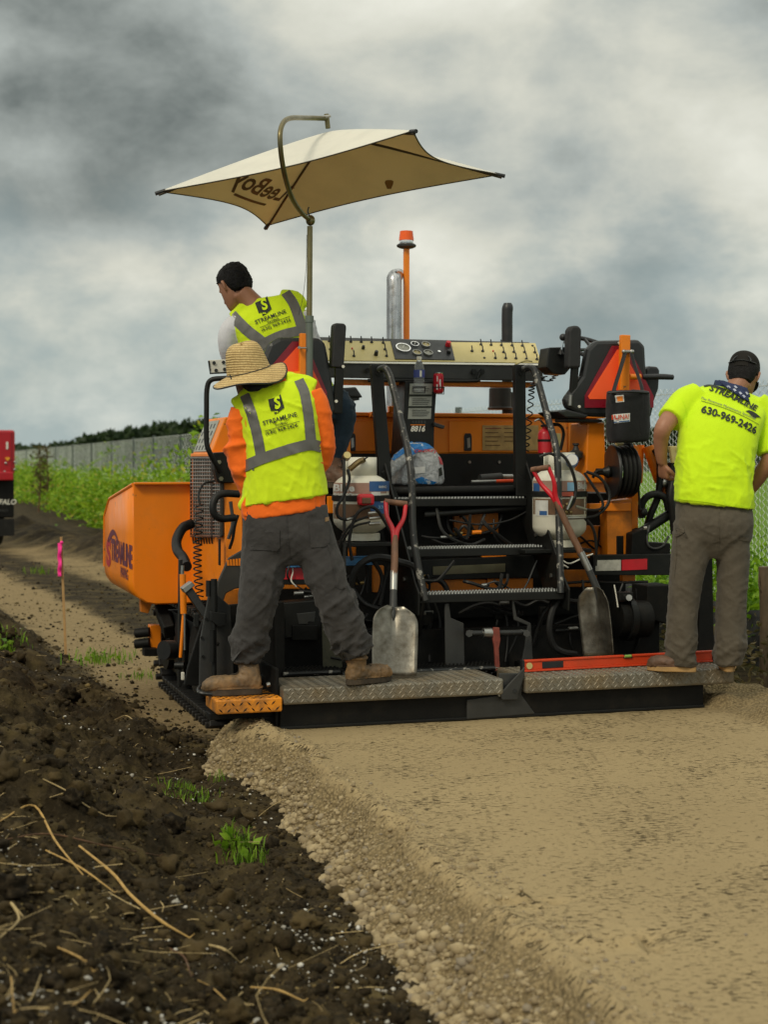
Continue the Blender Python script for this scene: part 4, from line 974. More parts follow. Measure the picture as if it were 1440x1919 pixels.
# reflective cross bars
def tapes(x0, x1, y0, y1, b, red_first):
    o = plate('cross_bar', 'black', [(x0-4, y0-10), (x1+60, y0-12), (x1+60, y1+8), (x0-4, y1+8)], b+.003, .05)
    m_ = (x0+x1)/2
    plate('tape', 'red' if red_first else 'worn_tape', [(x0, y0), (m_-1, y0-1), (m_-1, y1-1), (x0, y1)], b-.001, .003, o, 0)
    plate('tape', 'worn_tape' if red_first else 'red', [(m_+1, y0-1), (x1, y0-3), (x1, y1-3), (m_+1, y1-1)], b-.001, .003, o, 0)
M['worn_tape'] = pmat('worn_white_tape', (.42, .41, .36), .5, 0, .2, 18, .5, (.10, .09, .07))
tapes(1117, 1214, 1050, 1070, .70, False)
plate('tape', 'red', rect(531, 1064, 570, 1086), .698, .003); plate('cross_bar', 'black', rect(524, 1054, 640, 1096), .702, .05)
hose([(547, 1058, .69), (549, 1072, .685), (546, 1088, .68), (556, 1100, .67)], .004, 'white', 'cable_tie')
for pts in ([(1040, 1045, .6), (1050, 1046, .6), (1068, 1056, .58), (1095, 1044, .58), (1112, 1038, .58)], [(1040, 1052, .6), (1052, 1056, .6), (1066, 1064, .58)], [(1152, 1096, .45), (1156, 1118, .44), (1159, 1138, .43)]): hose(pts, .004, 'white', 'cable_tie')
plate('data_plate', pmat('tarnished_plate', (.16, .15, .09), .5, .5, .2, 10, .5), [(812, 1062), (948, 1056), (948, 1072), (812, 1078)], .99, .004)
plate('cross_bar', 'black', [(780, 1050), (1010, 1040), (1010, 1082), (780, 1088)], 1.0, .05)
MB().cyl(L(795, 965, 1.02), L(1000, 950, 1.02), .02, 10).build('pipe', 'black', pv, True)
M['brass_fitting'] = pmat('brass_fitting', (.25, .17, .06), .4, .8, .3, 20, .4, (.06, .05, .03))
# hoses
for pts, r in (([(660, 1150, .62), (656, 1110, .60), (666, 1070, .58), (690, 1048, .56), (720, 1045, .56), (745, 1052, .55), (775, 1062, .53), (790, 1085, .5), (792, 1120, .5), (788, 1150, .52), (784, 1190, .6)], .020),
               ([(658, 1100, .62), (680, 1128, .60), (705, 1140, .58), (720, 1140, .6)], .015), ([(700, 1050, .66), (716, 1080, .66), (712, 1110, .66), (700, 1135, .66)], .012),
               ([(685, 1050, .7), (690, 1080, .7), (688, 1110, .7)], .010), ([(730, 1060, .68), (722, 1090, .66), (712, 1135, .62)], .012),
               ([(838, 965, 1.08), (840, 985, 1.06), (850, 1002, 1.05), (875, 1006, 1.05), (905, 1000, 1.05), (930, 990, 1.05), (940, 970, 1.05), (938, 955, 1.08)], .010),
               ([(790, 1005, 1.0), (812, 1008, .99), (850, 1008, .99), (880, 1004, .98), (912, 998, .98)], .008),
               ([(800, 1090, .9), (820, 1086, .88), (836, 1100, .86), (842, 1130, .8)], .016), ([(860, 1150, .75), (890, 1135, .74), (920, 1130, .73), (950, 1140, .72), (975, 1150, .74)], .010),
               ([(875, 1145, .68), (900, 1138, .66), (930, 1148, .66), (948, 1152, .66), (952, 1200, .62), (948, 1240, .6)], .007), ([(960, 1125, .8), (985, 1135, .78), (1010, 1125, .76), (1030, 1130, .74)], .010),
               ([(1050, 1122, .5), (1036, 1145, .48), (1030, 1180, .47), (1038, 1210, .47), (1056, 1222, .47), (1080, 1226, .48)], .019),
               ([(1046, 1120, .56), (1020, 1150, .58), (1008, 1180, .6), (1000, 1210, .62)], .014), ([(1054, 1118, .5), (1070, 1126, .49), (1095, 1128, .49)], .014), ([(1040, 1170, .6), (1080, 1155, .58), (1106, 1152, .58)], .008), ([(1042, 1182, .6), (1075, 1180, .58), (1106, 1178, .58)], .009),
               ([(745, 1130, .7), (752, 1160, .68), (745, 1200, .66), (752, 1240, .64)], .010), ([(800, 1130, .72), (808, 1160, .7), (802, 1190, .66), (806, 1240, .62)], .012), ([(815, 1130, .76), (825, 1170, .74), (815, 1230, .7)], .009),
               ([(1030, 1085, .8), (1060, 1092, .78), (1105, 1090, .76), (1150, 1092, .74), (1215, 1090, .72)], .008), ([(640, 1128, .6), (620, 1120, .6), (600, 1112, .62), (560, 1108, .64)], .009),
               ([(620, 1232, .5), (640, 1236, .5)], .006), ([(690, 1150, .6), (676, 1170, .6), (680, 1200, .6)], .010)):
    hose(pts, r)
for x, y, b in ((870, 1006, 1.03), (893, 998, .97)): MB().cyl(L(x-8, y, b), L(x+9, y-1, b), .012, 8).build('hose_fitting', 'orange', pv, True)
for x, y, b in ((835, 1007, .98), (1098, 1155, .57), (1100, 1180, .57), (750, 1150, .66), (804, 1148, .7), (560, 1112, .62), (1075, 1178, .57), (700, 1020, .95), (790, 1150, .6), (946, 1130, .7)):
    MB().cyl(L(x-9, y, b), L(x+8, y-1, b), .010, 8).build('hose_fitting', 'steel', pv, True)
for x, y, b, s in ((800, 1160, .7, .05), (760, 1180, .68, .04), (815, 1200, .72, .05), (1020, 1150, .75, .05), (880, 1225, .66, .04), (935, 1150, .72, .04), (700, 1190, .66, .05)):
    c = L(x, y, b); MB().box(c-Vector((s*.6, s*.4, s*.8)), c+Vector((s*.6, s*.4, s*.8))).build('valve_block', 'black_dirty', pv, bevel=.006)
# the tangle of thinner lines behind the steps and the screed
g_ = np.random.default_rng(202)
for x0, x1, y0, y1, n in ((535, 705, 1035, 1120, 9), (650, 800, 1140, 1245, 10), (850, 985, 1135, 1250, 6), (1030, 1210, 1085, 1225, 10), (780, 1010, 950, 1025, 9), (790, 1010, 1050, 1100, 5), (1040, 1190, 985, 1045, 5)):
    for k in range(n):
        xa, ya, xb_, yb = g_.uniform(x0, x1), g_.uniform(y0, y1), g_.uniform(x0, x1), g_.uniform(y0, y1); bq = g_.uniform(.62, .8) if y0 > 1030 else g_.uniform(.95, 1.12)
        hose([(xa, ya, bq), (xa*.7+xb_*.3+g_.uniform(-14, 14), max(ya, yb)+g_.uniform(0, 16), bq-.02), (xa*.3+xb_*.7+g_.uniform(-14, 14), (ya+yb)/2+g_.uniform(-10, 18), bq-.03), (xb_, yb, bq)], g_.uniform(.004, .011), ('rubber', 'rubber', 'rubber', 'grey_steel')[k % 4], n=16, seg=6)
        if k % 3 == 0: c = L(xb_, yb, bq); MB().cyl(c-Vector((.02, 0, 0)), c+Vector((.025, 0, .004)), g_.uniform(.008, .013), 8).build('hose_fitting', 'steel' if k % 2 else 'brass_fitting', pv, True)
# ------------------------------------------------------------------ left flank
SA = -.06
def sidepx(name, mat, pts, a, t, parent=pv, bevel=.004):
    return MB().prism([La(x, y, a) for x, y in pts], (t, 0, 0)).build(name, mat, parent, bevel=bevel)
sidepx('side_panel', 'orange', [(357, 850), (417, 850), (424, 1075), (400, 1125), (357, 1125)], SA, .10)
plate('rear_column', 'orange', rect(419, 905, 470, 1080), 1.10, .10, bevel=.006)
plate('seam', 'black_dirty', rect(412, 1010, 414, 1060), 1.02, .05)
plate('mount_box', 'black', [(400, 848), (440, 846), (440, 905), (408, 905), (402, 880)], 1.05, .08, bevel=.006)
for x, y in ((410, 866), (414, 897)): bolt(L(x, y, 1.05), (0, -1, 0), .013)
# radiator box with its slotted sloping cover
A0 = La(360, 844, SA); A1 = La(393, 844, SA); B0 = La(376, 786, .03); B1 = La(408, 785, .03)
b_ = MB(); b1_, b2_ = A1.y, A0.y; zt_ = (B0.z+B1.z)/2; zb_ = 1.36
b_.add([(SA, b1_, zb_), (.8, b1_, zb_), (.8, b2_, zb_), (SA, b2_, zb_), (.03, b1_, zt_), (.8, b1_, zt_), (.8, b2_, zt_), (.03, b2_, zt_)], [(0, 3, 2, 1), (4, 5, 6, 7), (0, 1, 5, 4), (1, 2, 6, 5), (2, 3, 7, 6), (3, 0, 4, 7)])
rb = b_.build('radiator_box', 'orange', pv, bevel=.008)
sl = Vector((.09, 0, zt_-zb_)); sn = Vector((-(zt_-zb_), 0, .09)).normalized()
def onslope(u, v, off=.004): return Vector((SA, b2_+(b1_-b2_)*u, zb_))+sl*v+sn*off
vp = MB().prism([onslope(u, v, .006) for u, v in ((.06, .1), (.80, .1), (.80, .92), (.06, .92))], sn*-.005).build('vent_cover', 'plate_grey', rb)
for i in range(4):
    for j in range(4): MB().prism([onslope(.16+.17*i+dx, .20+.19*j+dy, .0075) for dx, dy in ((-.028, -.06), (.028, -.06), (.028, .06), (-.028, .06))], sn*-.003).build('slot', 'plastic_dark', vp)
# mesh guards
def lattice(name, c, nx, ny, r, parent=pv):
    """c: four corners a,b,c,d; crossing rods"""
    A, B, Cc, D = [Vector(p) for p in c]; t_ = MB()
    for i in range(nx+1): t_.tube([A.lerp(B, i/nx), D.lerp(Cc, i/nx)], r, 4)
    for j in range(ny+1): t_.tube([A.lerp(D, j/ny)+Vector((-.004, 0, 0)), B.lerp(Cc, j/ny)+Vector((-.004, 0, 0))], r, 4)
    o = t_.build(name, 'steel', parent); o['kind'] = 'stuff'; return o
M['core'] = pmat('radiator_core', (.055, .035, .022), .8, 0, .3, 20, .4)
for x0, x1, y0, y1, nx in ((358, 397, 858, 1004, 9), (400, 414, 885, 1004, 4)):
    q4 = [La(x0, y0, SA-.02), La(x1, y0, SA-.02), La(x1, y1, SA-.02), La(x0, y1, SA-.02)]
    gd = MB().prism([p+Vector((.012, 0, 0)) for p in q4], (.006, 0, 0)).build('radiator_core', 'core', pv)
    lattice('mesh_guard', q4, nx, 22 if nx > 5 else 18, .0032, gd)
    for i in range(4): MB().bar(q4[i], q4[(i+1) % 4], .018, .010, (1, 0, 0)).build('guard_frame', 'grey_steel', gd)
for k in range(8): sidepx('vent_slot', 'black_dirty', [(359+k*5, 1005), (361.5+k*5, 1005), (363.5+k*5, 1019), (361+k*5, 1019)], SA-.003, .004, bevel=0)
# coiled cable, pipes and hoses of the left side
def coil(pts, r, turns, w, name='coiled_cable'):
    P = catmull([tuple(L(*p)) for p in pts], turns*10); out_ = []
    for i, p in enumerate(P): an = i*2*math.pi/10; out_.append((p[0]+r*math.cos(an), p[1]+r*math.sin(an), p[2]))
    return MB().tube(out_, w, 5).build(name, 'rubber', pv, True)
coil([(374, 945, .88), (371, 1010, .88), (370, 1060, .88), (374, 1118, .86)], .022, 15, .0042)
coil([(366, 1140, .8), (372, 1150, .78), (380, 1142, .78)], .022, 5, .0042)
coil([(1022, 705, 1.3), (1000, 720, 1.15), (996, 745, 1.12), (991, 800, 1.1), (986, 846, 1.1)], .017, 14, .0042)
coil([(1010, 710, 1.4), (1030, 714, 1.35), (1042, 704, 1.3)], .014, 5, .0038)
hose([(375, 945, .88), (372, 930, .9), (376, 915, .92), (385, 905, .95), (400, 903, 1.0)], .006, 'rubber', 'cable')
hose([(357, 982, 1.9), (342, 990, 1.8), (331, 1012, 1.7), (333, 1032, 1.6), (343, 1045, 1.5), (350, 1062, 1.35)], .030, 'rubber', 'hose', seg=12)
hose([(448, 926, .80), (420, 925, .78), (405, 932, .77), (399, 948, .76), (402, 964, .76), (415, 972, .77), (440, 970, .8)], .020, 'rubber', 'grab_handle', seg=12)
hose([(446, 965, .85), (440, 985, .85), (436, 1010, .86), (430, 1028, .88)], .009, 'rubber', 'hose')
hose([(432, 940, .95), (436, 980, .93), (428, 1010, .92)], .010, 'grey_steel', 'pipe')
hose([(450, 708, .92), (420, 709, .95), (396, 712, .97), (388, 728, .98), (387, 770, .98), (387, 826, .98), (393, 848, .98), (406, 872, 1.0), (412, 885, 1.02)], .0145, 'black', 'guard_rail', n=40, seg=10)
wp = plate('mirror_plate', 'white', [(391, 675), (427, 673), (430, 697), (396, 699)], .97, .012, bevel=.003)
for x, y in ((401, 680), (419, 679), (405, 694), (421, 692)): MB().cyl(L(x, y, .969), L(x, y, .962), .010, 8).build('hole', 'plastic_dark', wp)
MB().tube([L(391, 676, .965), L(394, 700, .965), L(430, 698, .965)], .005, 6).build('rim', 'black', wp)
# fender and end gate of the screed
fd = plate('fender', 'grey_steel', [(402, 1150), (408, 1090), (428, 1046), (462, 1026), (520, 1020), (520, 1092), (440, 1104), (424, 1112), (410, 1152)], .78, .02, bevel=.006)
for k in range(9): plate('vent_slot', 'orange', [(425+k*5.5, 1044+1.6*(8-k)*.4), (429+k*5.5, 1044+1.6*(8-k)*.4), (430+k*5.5, 1060), (426+k*5.5, 1060)], .776, .004, fd, 0)
plate('end_plate', 'grey_steel', [(373, 1302), (375, 1200), (390, 1118), (404, 1112), (432, 1136), (440, 1300)], .36, .02, bevel=.005)
plate('end_plate', 'black_dirty', [(345, 1285), (352, 1250), (384, 1150), (395, 1150), (372, 1285)], .5, .03, bevel=.005)
plate('end_plate', 'black_dirty', [(410, 1135), (520, 1125), (520, 1290), (432, 1296), (428, 1160)], .46, .02, bevel=.005)
plate('inner_panel', 'orange_grimy', [(412, 1108), (470, 1100), (470, 1140), (412, 1146)], .9, .02)
for x, y in ((378, 1195), (386, 1160), (380, 1230)): bolt(L(x, y, .36), (0, -1, 0), .009, pv, 'black')
plate('bracket', 'black', rect(364, 1150, 373, 1176), .35, .03)
for x, y0, y1, b, r in ((391, 1088, 1118, .32, .0145), (401, 1085, 1150, .30, .017), (401, 1150, 1290, .30, .013), (398, 1180, 1240, .28, .014)):
    MB().cyl(L(x, y1, b), L(x, y0, b), r, 12).build('screw_jack', 'black', pv, True)
plate('jack_bracket', 'black', [(396, 1146), (424, 1150), (424, 1172), (410, 1176), (396, 1164)], .28, .06)
MB().bar(L(338, 1048, .75), L(336, 1286, .75), .016, .05, (0, 1, 0)).build('depth_post', 'black', pv, bevel=.003)
MB().cyl(L(342, 1060, .70), L(341, 1085, .70), .010, 10).build('cylinder_rod', 'steel', pv, True)
MB().cyl(L(342, 1076, .70), L(344, 1150, .70), .017, 12).build('lift_cylinder', 'orange', pv, True)
MB().cyl(L(344, 1150, .70), L(338, 1232, .70), .009, 10).build('cylinder_rod', 'orange', pv, True)
MB().cyl(L(346, 1150, .68), L(346, 1218, .68), .006, 8).build('cylinder_rod', 'steel', pv, True)
MB().bar(L(352, 1104, .50), L(390, 1160, .44), .042, .05, (0, 1, 0)).build('swing_arm', 'black', pv, bevel=.004)
MB().prism([L(x, y, .46) for x, y in ((341, 1103), (359, 1090), (366, 1097), (347, 1112))], (0, .07, 0)).build('arm_head', 'steel', pv, bevel=.003)
MB().cyl(L(324, 1218, .8), L(324, 1218, .76)+Vector((-.05, 0, 0)), .052, 16).build('guide_roller', 'rubber', pv, True)
MB().cyl(L(328, 1247, .74), L(345, 1247, .72), .02, 10).build('pivot', 'black', pv, True)
plate('skid_rod', 'white', rect(340, 1260, 346, 1275), .7, .02)
hose([(428, 1190, .4), (415, 1200, .38), (405, 1208, .36)], .010, 'black_dirty', 'linkage')
MB().cyl(L(476, 1275, .30), L(516, 1270, .30), .026, 12).build('pivot_shaft', 'black', pv, True)
MB().cyl(L(500, 1284, .08), L(506, 1282, .08), .012, 8).build('shackle', 'steel', pv)

# ------------------------------------------------------------------ crawler tracks
def track(a0, a1, b0, b1, c0, c1):
    tk = MB(); r = (c1-c0)/2-.03; loop = []
    cy0, cy1, cz = b0+r, b1-r, (c0+c1)/2
    tk_o = MB().prism([(a0+.05, cy0+(r-.06)*math.cos(t_), cz+(r-.06)*math.sin(t_)) for t_ in np.linspace(math.pi/2, 3*math.pi/2, 9)]+[(a0+.05, cy1+(r-.06)*math.cos(t_), cz+(r-.06)*math.sin(t_)) for t_ in np.linspace(-math.pi/2, math.pi/2, 9)], (a1-a0-.1, 0, 0)).build('track', 'black_dirty', pv, bevel=.005)
    per = 2*(cy1-cy0)+2*math.pi*r; n = int(per/.105); pad = None
    for k in range(n):
        s = per*k/n; d_ = cy1-cy0
        if s < d_: p = (cy0+s, cz-r); an = 0
        elif s < d_+math.pi*r: t_ = (s-d_)/r; p = (cy1+r*math.sin(t_), cz-r*math.cos(t_)); an = t_
        elif s < 2*d_+math.pi*r: p = (cy1-(s-d_-math.pi*r), cz+r); an = math.pi
        else: t_ = (s-2*d_-math.pi*r)/r; p = (cy0-r*math.sin(t_), cz+r*math.cos(t_)); an = math.pi+t_
        Mx = Matrix.Translation((a0, p[0], p[1])) @ Matrix.Rotation(an, 4, 'X')
        if pad is None:
            b_ = MB(); w_ = a1-a0; b_.box((0, -.042, -.028), (w_, .042, .004)); b_.box((-.03, -.018, -.062), (w_-.01, .018, -.0285))
            pad = b_.build('track_pad', 'rubber', tk_o, bevel=.005, origin=Vector((0, 0, 0))); pad.matrix_local = Mx
        else: copies(pad, [Mx])
    for b in np.linspace(cy0, cy1, 4):
        MB().lathe([(.03, 0), (r-.07, 0), (r-.06, .02), (r-.06, .05), (.05, .055), (.05, .08), (.001, .08)], (a0+.06, b, cz), (-1, 0, 0), 18).build('track_wheel', 'black_dirty', tk_o, True)
track(-.075, .27, 1.15, 3.35, -.185, .40); track(2.28, 2.60, 1.25, 3.35, -.185, .40)
# ------------------------------------------------------------------ hopper
HA = -.418; hbk = 2.12
zb = lambda py: C_(250, py, hbk)
prof = [(-.02, zb(1132)), (-.28, zb(1132)), (-.335, zb(1129)), (-.375, zb(1121)), (-.402, zb(1110)), (-.415, zb(1100)), (HA, zb(1088))]
pf1, pf2 = La(206, 935, HA), La(197, 966, HA); ztop = zb(908)
bs = [hbk, 2.5, 2.9, pf1.y, pf2.y]; tops = [ztop, ztop-(ztop-pf1.z)*(2.5-hbk)/(pf1.y-hbk), ztop-(ztop-pf1.z)*(2.9-hbk)/(pf1.y-hbk), pf1.z, pf2.z]
def wing(mirror, name):
    b_ = MB(); Vv = []; fx = (lambda a: 2.52-a) if mirror else (lambda a: a)
    for b, tp in zip(bs, tops):
        for a, c in prof: Vv.append((fx(a), b, c))
        Vv.append((fx(HA), b, .5*(prof[-1][1]+tp))); Vv.append((fx(HA), b, tp))
    n = len(prof)+2; b_.add(Vv, [[i*n+j, (i+1)*n+j, (i+1)*n+j+1, i*n+j+1] for i in range(len(bs)-1) for j in range(n-1)])
    o = b_.build(name, 'orange', pv, True, solid=.012, angle=50)
    MB().prism([(fx(a), hbk-.008, c) for a, c in prof]+[(fx(HA), hbk-.008, ztop), (fx(-.02), hbk-.008, ztop)], (0, .014, 0)).build('back_wall', 'orange', o, bevel=.003)
    MB().box((min(fx(HA), fx(.05)), hbk-.055, ztop+.001), (max(fx(HA), fx(.05)), hbk+.01, ztop+.014)).build('top_lip', 'orange', o, bevel=.002)
    rim = MB(); rim.tube([(fx(HA-.004), b, tp) for b, tp in zip(bs, tops)]+[(fx(HA-.004), pf2.y, prof[-1][1])], .011, 6); rim.build('rim', 'orange', o, True)
    return o
hp = wing(False, 'hopper_wing'); wing(True, 'hopper_wing')
M['maroon'] = pmat('maroon_lettering', (.13, .018, .045), .5, 0, .25, 6); M['crimson'] = pmat('crimson_lettering', (.42, .02, .03), .5, 0, .2, 6)
xb = lambda px: La(px, 1030, HA).y
def sidetext(txt, px0, px1, py0, py1, mat, bold=.0, sx=1):
    V, Fc = text2d(txt, 1.0, bold); xs_ = [v[0] for v in V]; ys_ = [v[1] for v in V]
    bl, br = xb(px0), xb(px1); z1, z0 = La((px0+px1)/2, py0, HA).z, La((px0+px1)/2, py1, HA).z
    V2 = [((v[0]-min(xs_))/(max(xs_)-min(xs_)), (v[1]-min(ys_))/(max(ys_)-min(ys_))) for v in V]
    b_ = MB(); b_.add([(HA-.0085, bl+(br-bl)*x, z0+(z1-z0)*y) for x, y in V2], Fc); return b_.build('lettering', mat, hp)
sidetext('S', 201, 209.5, 1010, 1062, 'crimson', .05); sidetext('TREAMLINE', 210, 250, 1015, 1058, 'maroon', .045); sidetext('PAVING', 228, 242, 1064, 1084, 'maroon', .02)
sw = []
for i in range(15): t_ = i/14; sw.append((La(203+21*t_, 1020-31*math.sin(math.pi*(.08+.80*t_))+6*t_, HA)+Vector((-.0085, 0, 0))))
sw2 = []
for i in range(15): t_ = i/14; sw2.append((La(206.5+17.0*t_, 1022-21*math.sin(math.pi*(.06+.86*t_))+3*t_, HA)+Vector((-.0085, 0, 0))))
b_ = MB(); b_.add(sw+sw2, [[i, i+1, 15+i+1, 15+i] for i in range(14)]); b_.build('logo_arc', 'maroon', hp)
MB().box((.2, hbk, .35), (2.3, 3.4, .40)).build('hopper_floor', 'black_dirty', pv)
# below the hopper: push arms and bumper
MB().bar(L(300, 1140, 2.3), L(318, 1185, 2.1), .07, .10, (0, 1, 0)).build('push_arm', 'black_dirty', pv, bevel=.01)
plate('arm_bracket', 'orange_grimy', [(262, 1112), (290, 1116), (278, 1150), (264, 1147)], 2.4, .06)
plate('push_bar_end', 'orange', rect(281, 1172, 302, 1222), 2.9, .10, bevel=.006)
for y in (1184, 1204): MB().cyl(L(281, y, 2.9), L(254, y+3, 2.95), .032, 12).build('push_roller', 'black_dirty', pv, True)
plate('bumper_foot', 'black_dirty', rect(270, 1216, 296, 1230), 2.8, .1)

# ------------------------------------------------------------------ seats
def seat(shell, tri_o, tri_i, b, pad, name='seat'):
    s_ = plate(name, 'seat', shell, b, .07, pv, bevel=.022)
    plate('triangle_border', 'darkred', tri_o, b-.006, .005, s_, 0); plate('triangle', 'smv', tri_i, b-.009, .004, s_, 0)
    p_ = plate('armrest', 'pad', pad, b-.02, .07, s_, bevel=.018); return s_
s1 = seat([(494, 670), (505, 643), (524, 632), (598, 632), (611, 642), (622, 700), (632, 772), (618, 786), (500, 790)], [(548, 640), (574, 640), (613, 735), (613, 764), (478, 740), (478, 722)], [(557, 650), (567, 650), (609, 740), (608, 756), (488, 734), (488, 726)], .86, [(626, 609), (630, 605), (646, 606), (650, 611), (645, 690), (622, 688)])
MB().bar(L(636, 690, .86), L(633, 775, .88), .05, .03, (0, 1, 0)).build('arm_bracket', 'black', s1, bevel=.006)
for x, y in ((643, 687), (630, 752)): bolt(L(x, y, .84), (0, -1, 0), .009, s1, 'white')
s2 = seat([(1059, 748), (1092, 704), (1102, 654), (1118, 638), (1200, 636), (1211, 648), (1214, 705), (1228, 760), (1222, 785), (1095, 780), (1064, 765)], [(1148, 648), (1178, 648), (1226, 742), (1226, 764), (1097, 764), (1097, 742)], [(1158, 655), (1168, 655), (1212, 738), (1208, 748), (1106, 748), (1103, 743)], .86, [(1067, 618), (1073, 610), (1086, 610), (1092, 617), (1090, 690), (1065, 690)])
for x, y in ((1161, 643), (1086, 762)): bolt(L(x, y, .86), (0, -1, 0), .009, s2, 'white')
MB().bar(L(1078, 688, .87), L(1074, 745, .88), .045, .03, (0, 1, 0)).build('arm_bracket', 'black', s2, bevel=.006)
MB().cyl(L(1070, 740, .86), L(1069, 760, .86), .012, 8).build('recline_damper', 'steel', s2, True)
plate('seat_pan', 'seat', [(1044, 771), (1064, 767), (1105, 778), (1100, 784), (1062, 783)], .84, .3, s2, bevel=.01)
plate('slide_rail', 'black', [(1066, 784), (1130, 786), (1130, 792), (1066, 790)], .86, .2, s2)
MB().tube([L(1205, 706, .86), L(1240, 706, .84), L(1262, 707, .84)], [.016, .018, .016], 10, 12).build('armrest_bar', 'plastic_dark', s2, True)
plate('side_console', 'plastic_dark', [(1213, 690), (1219, 686), (1234, 687), (1238, 694), (1236, 728), (1224, 762), (1214, 760)], .90, .10, s2, bevel=.012)
# operator control on the right: box, lever, steering wheel
jb = plate('lever_box', 'black', [(1030, 651), (1068, 650), (1070, 690), (1060, 702), (1038, 700), (1025, 688)], .98, .14, bevel=.006)
MB().cyl(L(1052, 664, .97), L(1056, 640, .96), .006, 8).build('lever', 'chrome', jb, True)
MB().lathe([(.022, 0), (.008, .03)], L(1052, 664, .97), (0, 0, 1), 12).build('lever_boot', 'rubber', jb, True)
MB().sphere(L(1056, 632, .96), .022, 12).build('lever_knob', 'plastic_dark', jb, True)
wc = L(1112, 655, 1.25); n_ = Vector((.15, -.45, .88)).normalized(); ux = n_.cross(Vector((0, 1, 0))).normalized(); uy = n_.cross(ux)
sw_ = MB(); sw_.tube([wc+ux*.175*math.cos(t_)+uy*.175*math.sin(t_) for t_ in np.linspace(0, 2*math.pi, 33)], .014, 8, 0, False); wh = sw_.build('steering_wheel', 'plastic_dark', pv, True)
for k in range(3): MB().tube([wc, wc+ux*.17*math.cos(k*2.1+.5)+uy*.17*math.sin(k*2.1+.5)], .011, 6).build('spoke', 'plastic_dark', wh, True)
MB().cyl(wc, wc-n_*.25, .02, 8).build('column', 'plastic_dark', wh, True)
MB().cyl(L(1020, 698, 1.25), L(1045, 700, 1.2), .014, 10).build('pipe', 'steel', pv, True)
# seat posts
def spost(x, y0, y1, b, w):
    return MB().bar(L(x, y1, b), L(x+2, y0, b), w, .035, (0, 1, 0)).build('seat_post', 'orange', pv, bevel=.004)
spost(566, 625, 712, .80, .036); MB().cyl(L(540, 704, .80), L(562, 702, .80), .020, 10).build('post_arm', 'orange', pv, True); MB().cyl(L(505, 702, .80), L(541, 704, .80), .015, 10).build('post_bar', 'black', pv, True)
MB().cyl(L(561, 651, .78), L(561, 651, .74), .008, 8).build('clamp_bolt', 'steel', pv); MB().cyl(L(558, 652, .76), L(574, 652, .76), .005, 8).build('clamp_pin', 'steel', pv)
spost(1170, 628, 732, .80, .058); MB().cyl(L(1180, 706, .80), L(1200, 706, .82), .018, 10).build('post_arm', 'orange', pv, True)
br_ = MB().cyl(L(1168, 659, .77), L(1188, 659, .77), .011, 10).build('hook_bracket', 'steel', pv, True)
for x in (1170, 1184): MB().sphere(L(x, 659, .765), .013, 8).build('hook_nut', 'steel', br_, True)
hose([(1105, 810, .95), (1140, 812, .94)], .003, 'steel', 'rod')

# ------------------------------------------------------------------ right rear corner
plate('seat_pedestal', 'orange', [(1102, 792), (1134, 792), (1138, 905), (1098, 905)], .92, .25, bevel=.008)
plate('pedestal_side', 'orange_grimy', [(1138, 940), (1186, 934), (1186, 1046), (1140, 1048)], .86, .1, bevel=.005)
plate('frame_upright', 'orange', [(1185, 832), (1198, 836), (1197, 1012), (1185, 1012)], .90, .06)
plate('frame_bar', 'orange', [(1106, 944), (1184, 942), (1184, 958), (1106, 958)], .84, .05)
plate('slot', 'black_dirty', rect(1156, 1004, 1170, 1046), .858, .01)
plate('frame_plate', 'orange_grimy', [(1040, 985), (1140, 985), (1140, 1046), (1040, 1046)], .98, .03)
plate('frame_lower', 'orange', rect(1168, 1075, 1192, 1090), .80, .04)
rc = L(1146, 884, .80); rl = MB().lathe([(.02, 0), (.155, .0), (.160, .006), (.160, .016), (.150, .012), (.11, .006), (.02, .006)], rc, (1, -.12, 0), 32).build('hose_reel', 'plastic_dark', pv, True)
MB().lathe([(.03, 0), (.04, .02), (.02, .05), (.02, .09)], rc, (-1, .12, 0), 12).build('reel_hub', 'black', rl, True)
for k in range(4):
    for j, rr_ in enumerate((.120, .142)):
        c = rc+Vector((.03+.026*k, -.12*(.03+.026*k), 0)); MB().tube([c+Vector((0, rr_*math.cos(t_), rr_*math.sin(t_)*(1+.03*math.sin(3*t_+k)))) for t_ in np.linspace(0, 2*math.pi, 29)], .0125, 7, 0, False).build('wound_hose', 'rubber', rl, True)
plate('reel_tag', 'white', [(1152, 866), (1160, 860), (1162, 884), (1155, 889)], .76, .003, rl, 0)
plate('reel_bracket', 'panel', rect(1157, 830, 1188, 852), .83, .03); MB().sphere(L(1178, 838, .80), .035, 10).build('swivel', 'rubber', pv, True)
hose([(1180, 840, .78), (1192, 860, .78), (1196, 885, .78), (1198, 920, .78), (1200, 955, .78)], .007, 'rubber', 'cable'); MB().cyl(L(1195, 882, .77), L(1200, 882, .77), .008, 8).build('fitting', 'steel', pv)
hose([(1130, 882, .74), (1118, 884, .74), (1112, 895, .76)], .009, 'rubber', 'hose')
MB().cyl(L(1202, 834, 1.0), L(1198, 905, 1.0), .022, 12).build('arm_link', 'orange', pv, True)
MB().cyl(L(1217, 836, .95), L(1240, 902, .92), .040, 14).build('lift_cylinder', 'orange', pv, True)
MB().cyl(L(1240, 902, .92), L(1250, 935, .9), .028, 12).build('cylinder_end', 'orange_grimy', pv, True)
MB().sphere(L(1246, 905, .86), .026, 10).build('pivot', 'steel', pv, True)
hose([(1228, 842, .88), (1236, 858, .86), (1238, 890, .86), (1234, 930, .86), (1222, 960, .86), (1214, 985, .88)], .021, 'rubber', 'hose', seg=10)
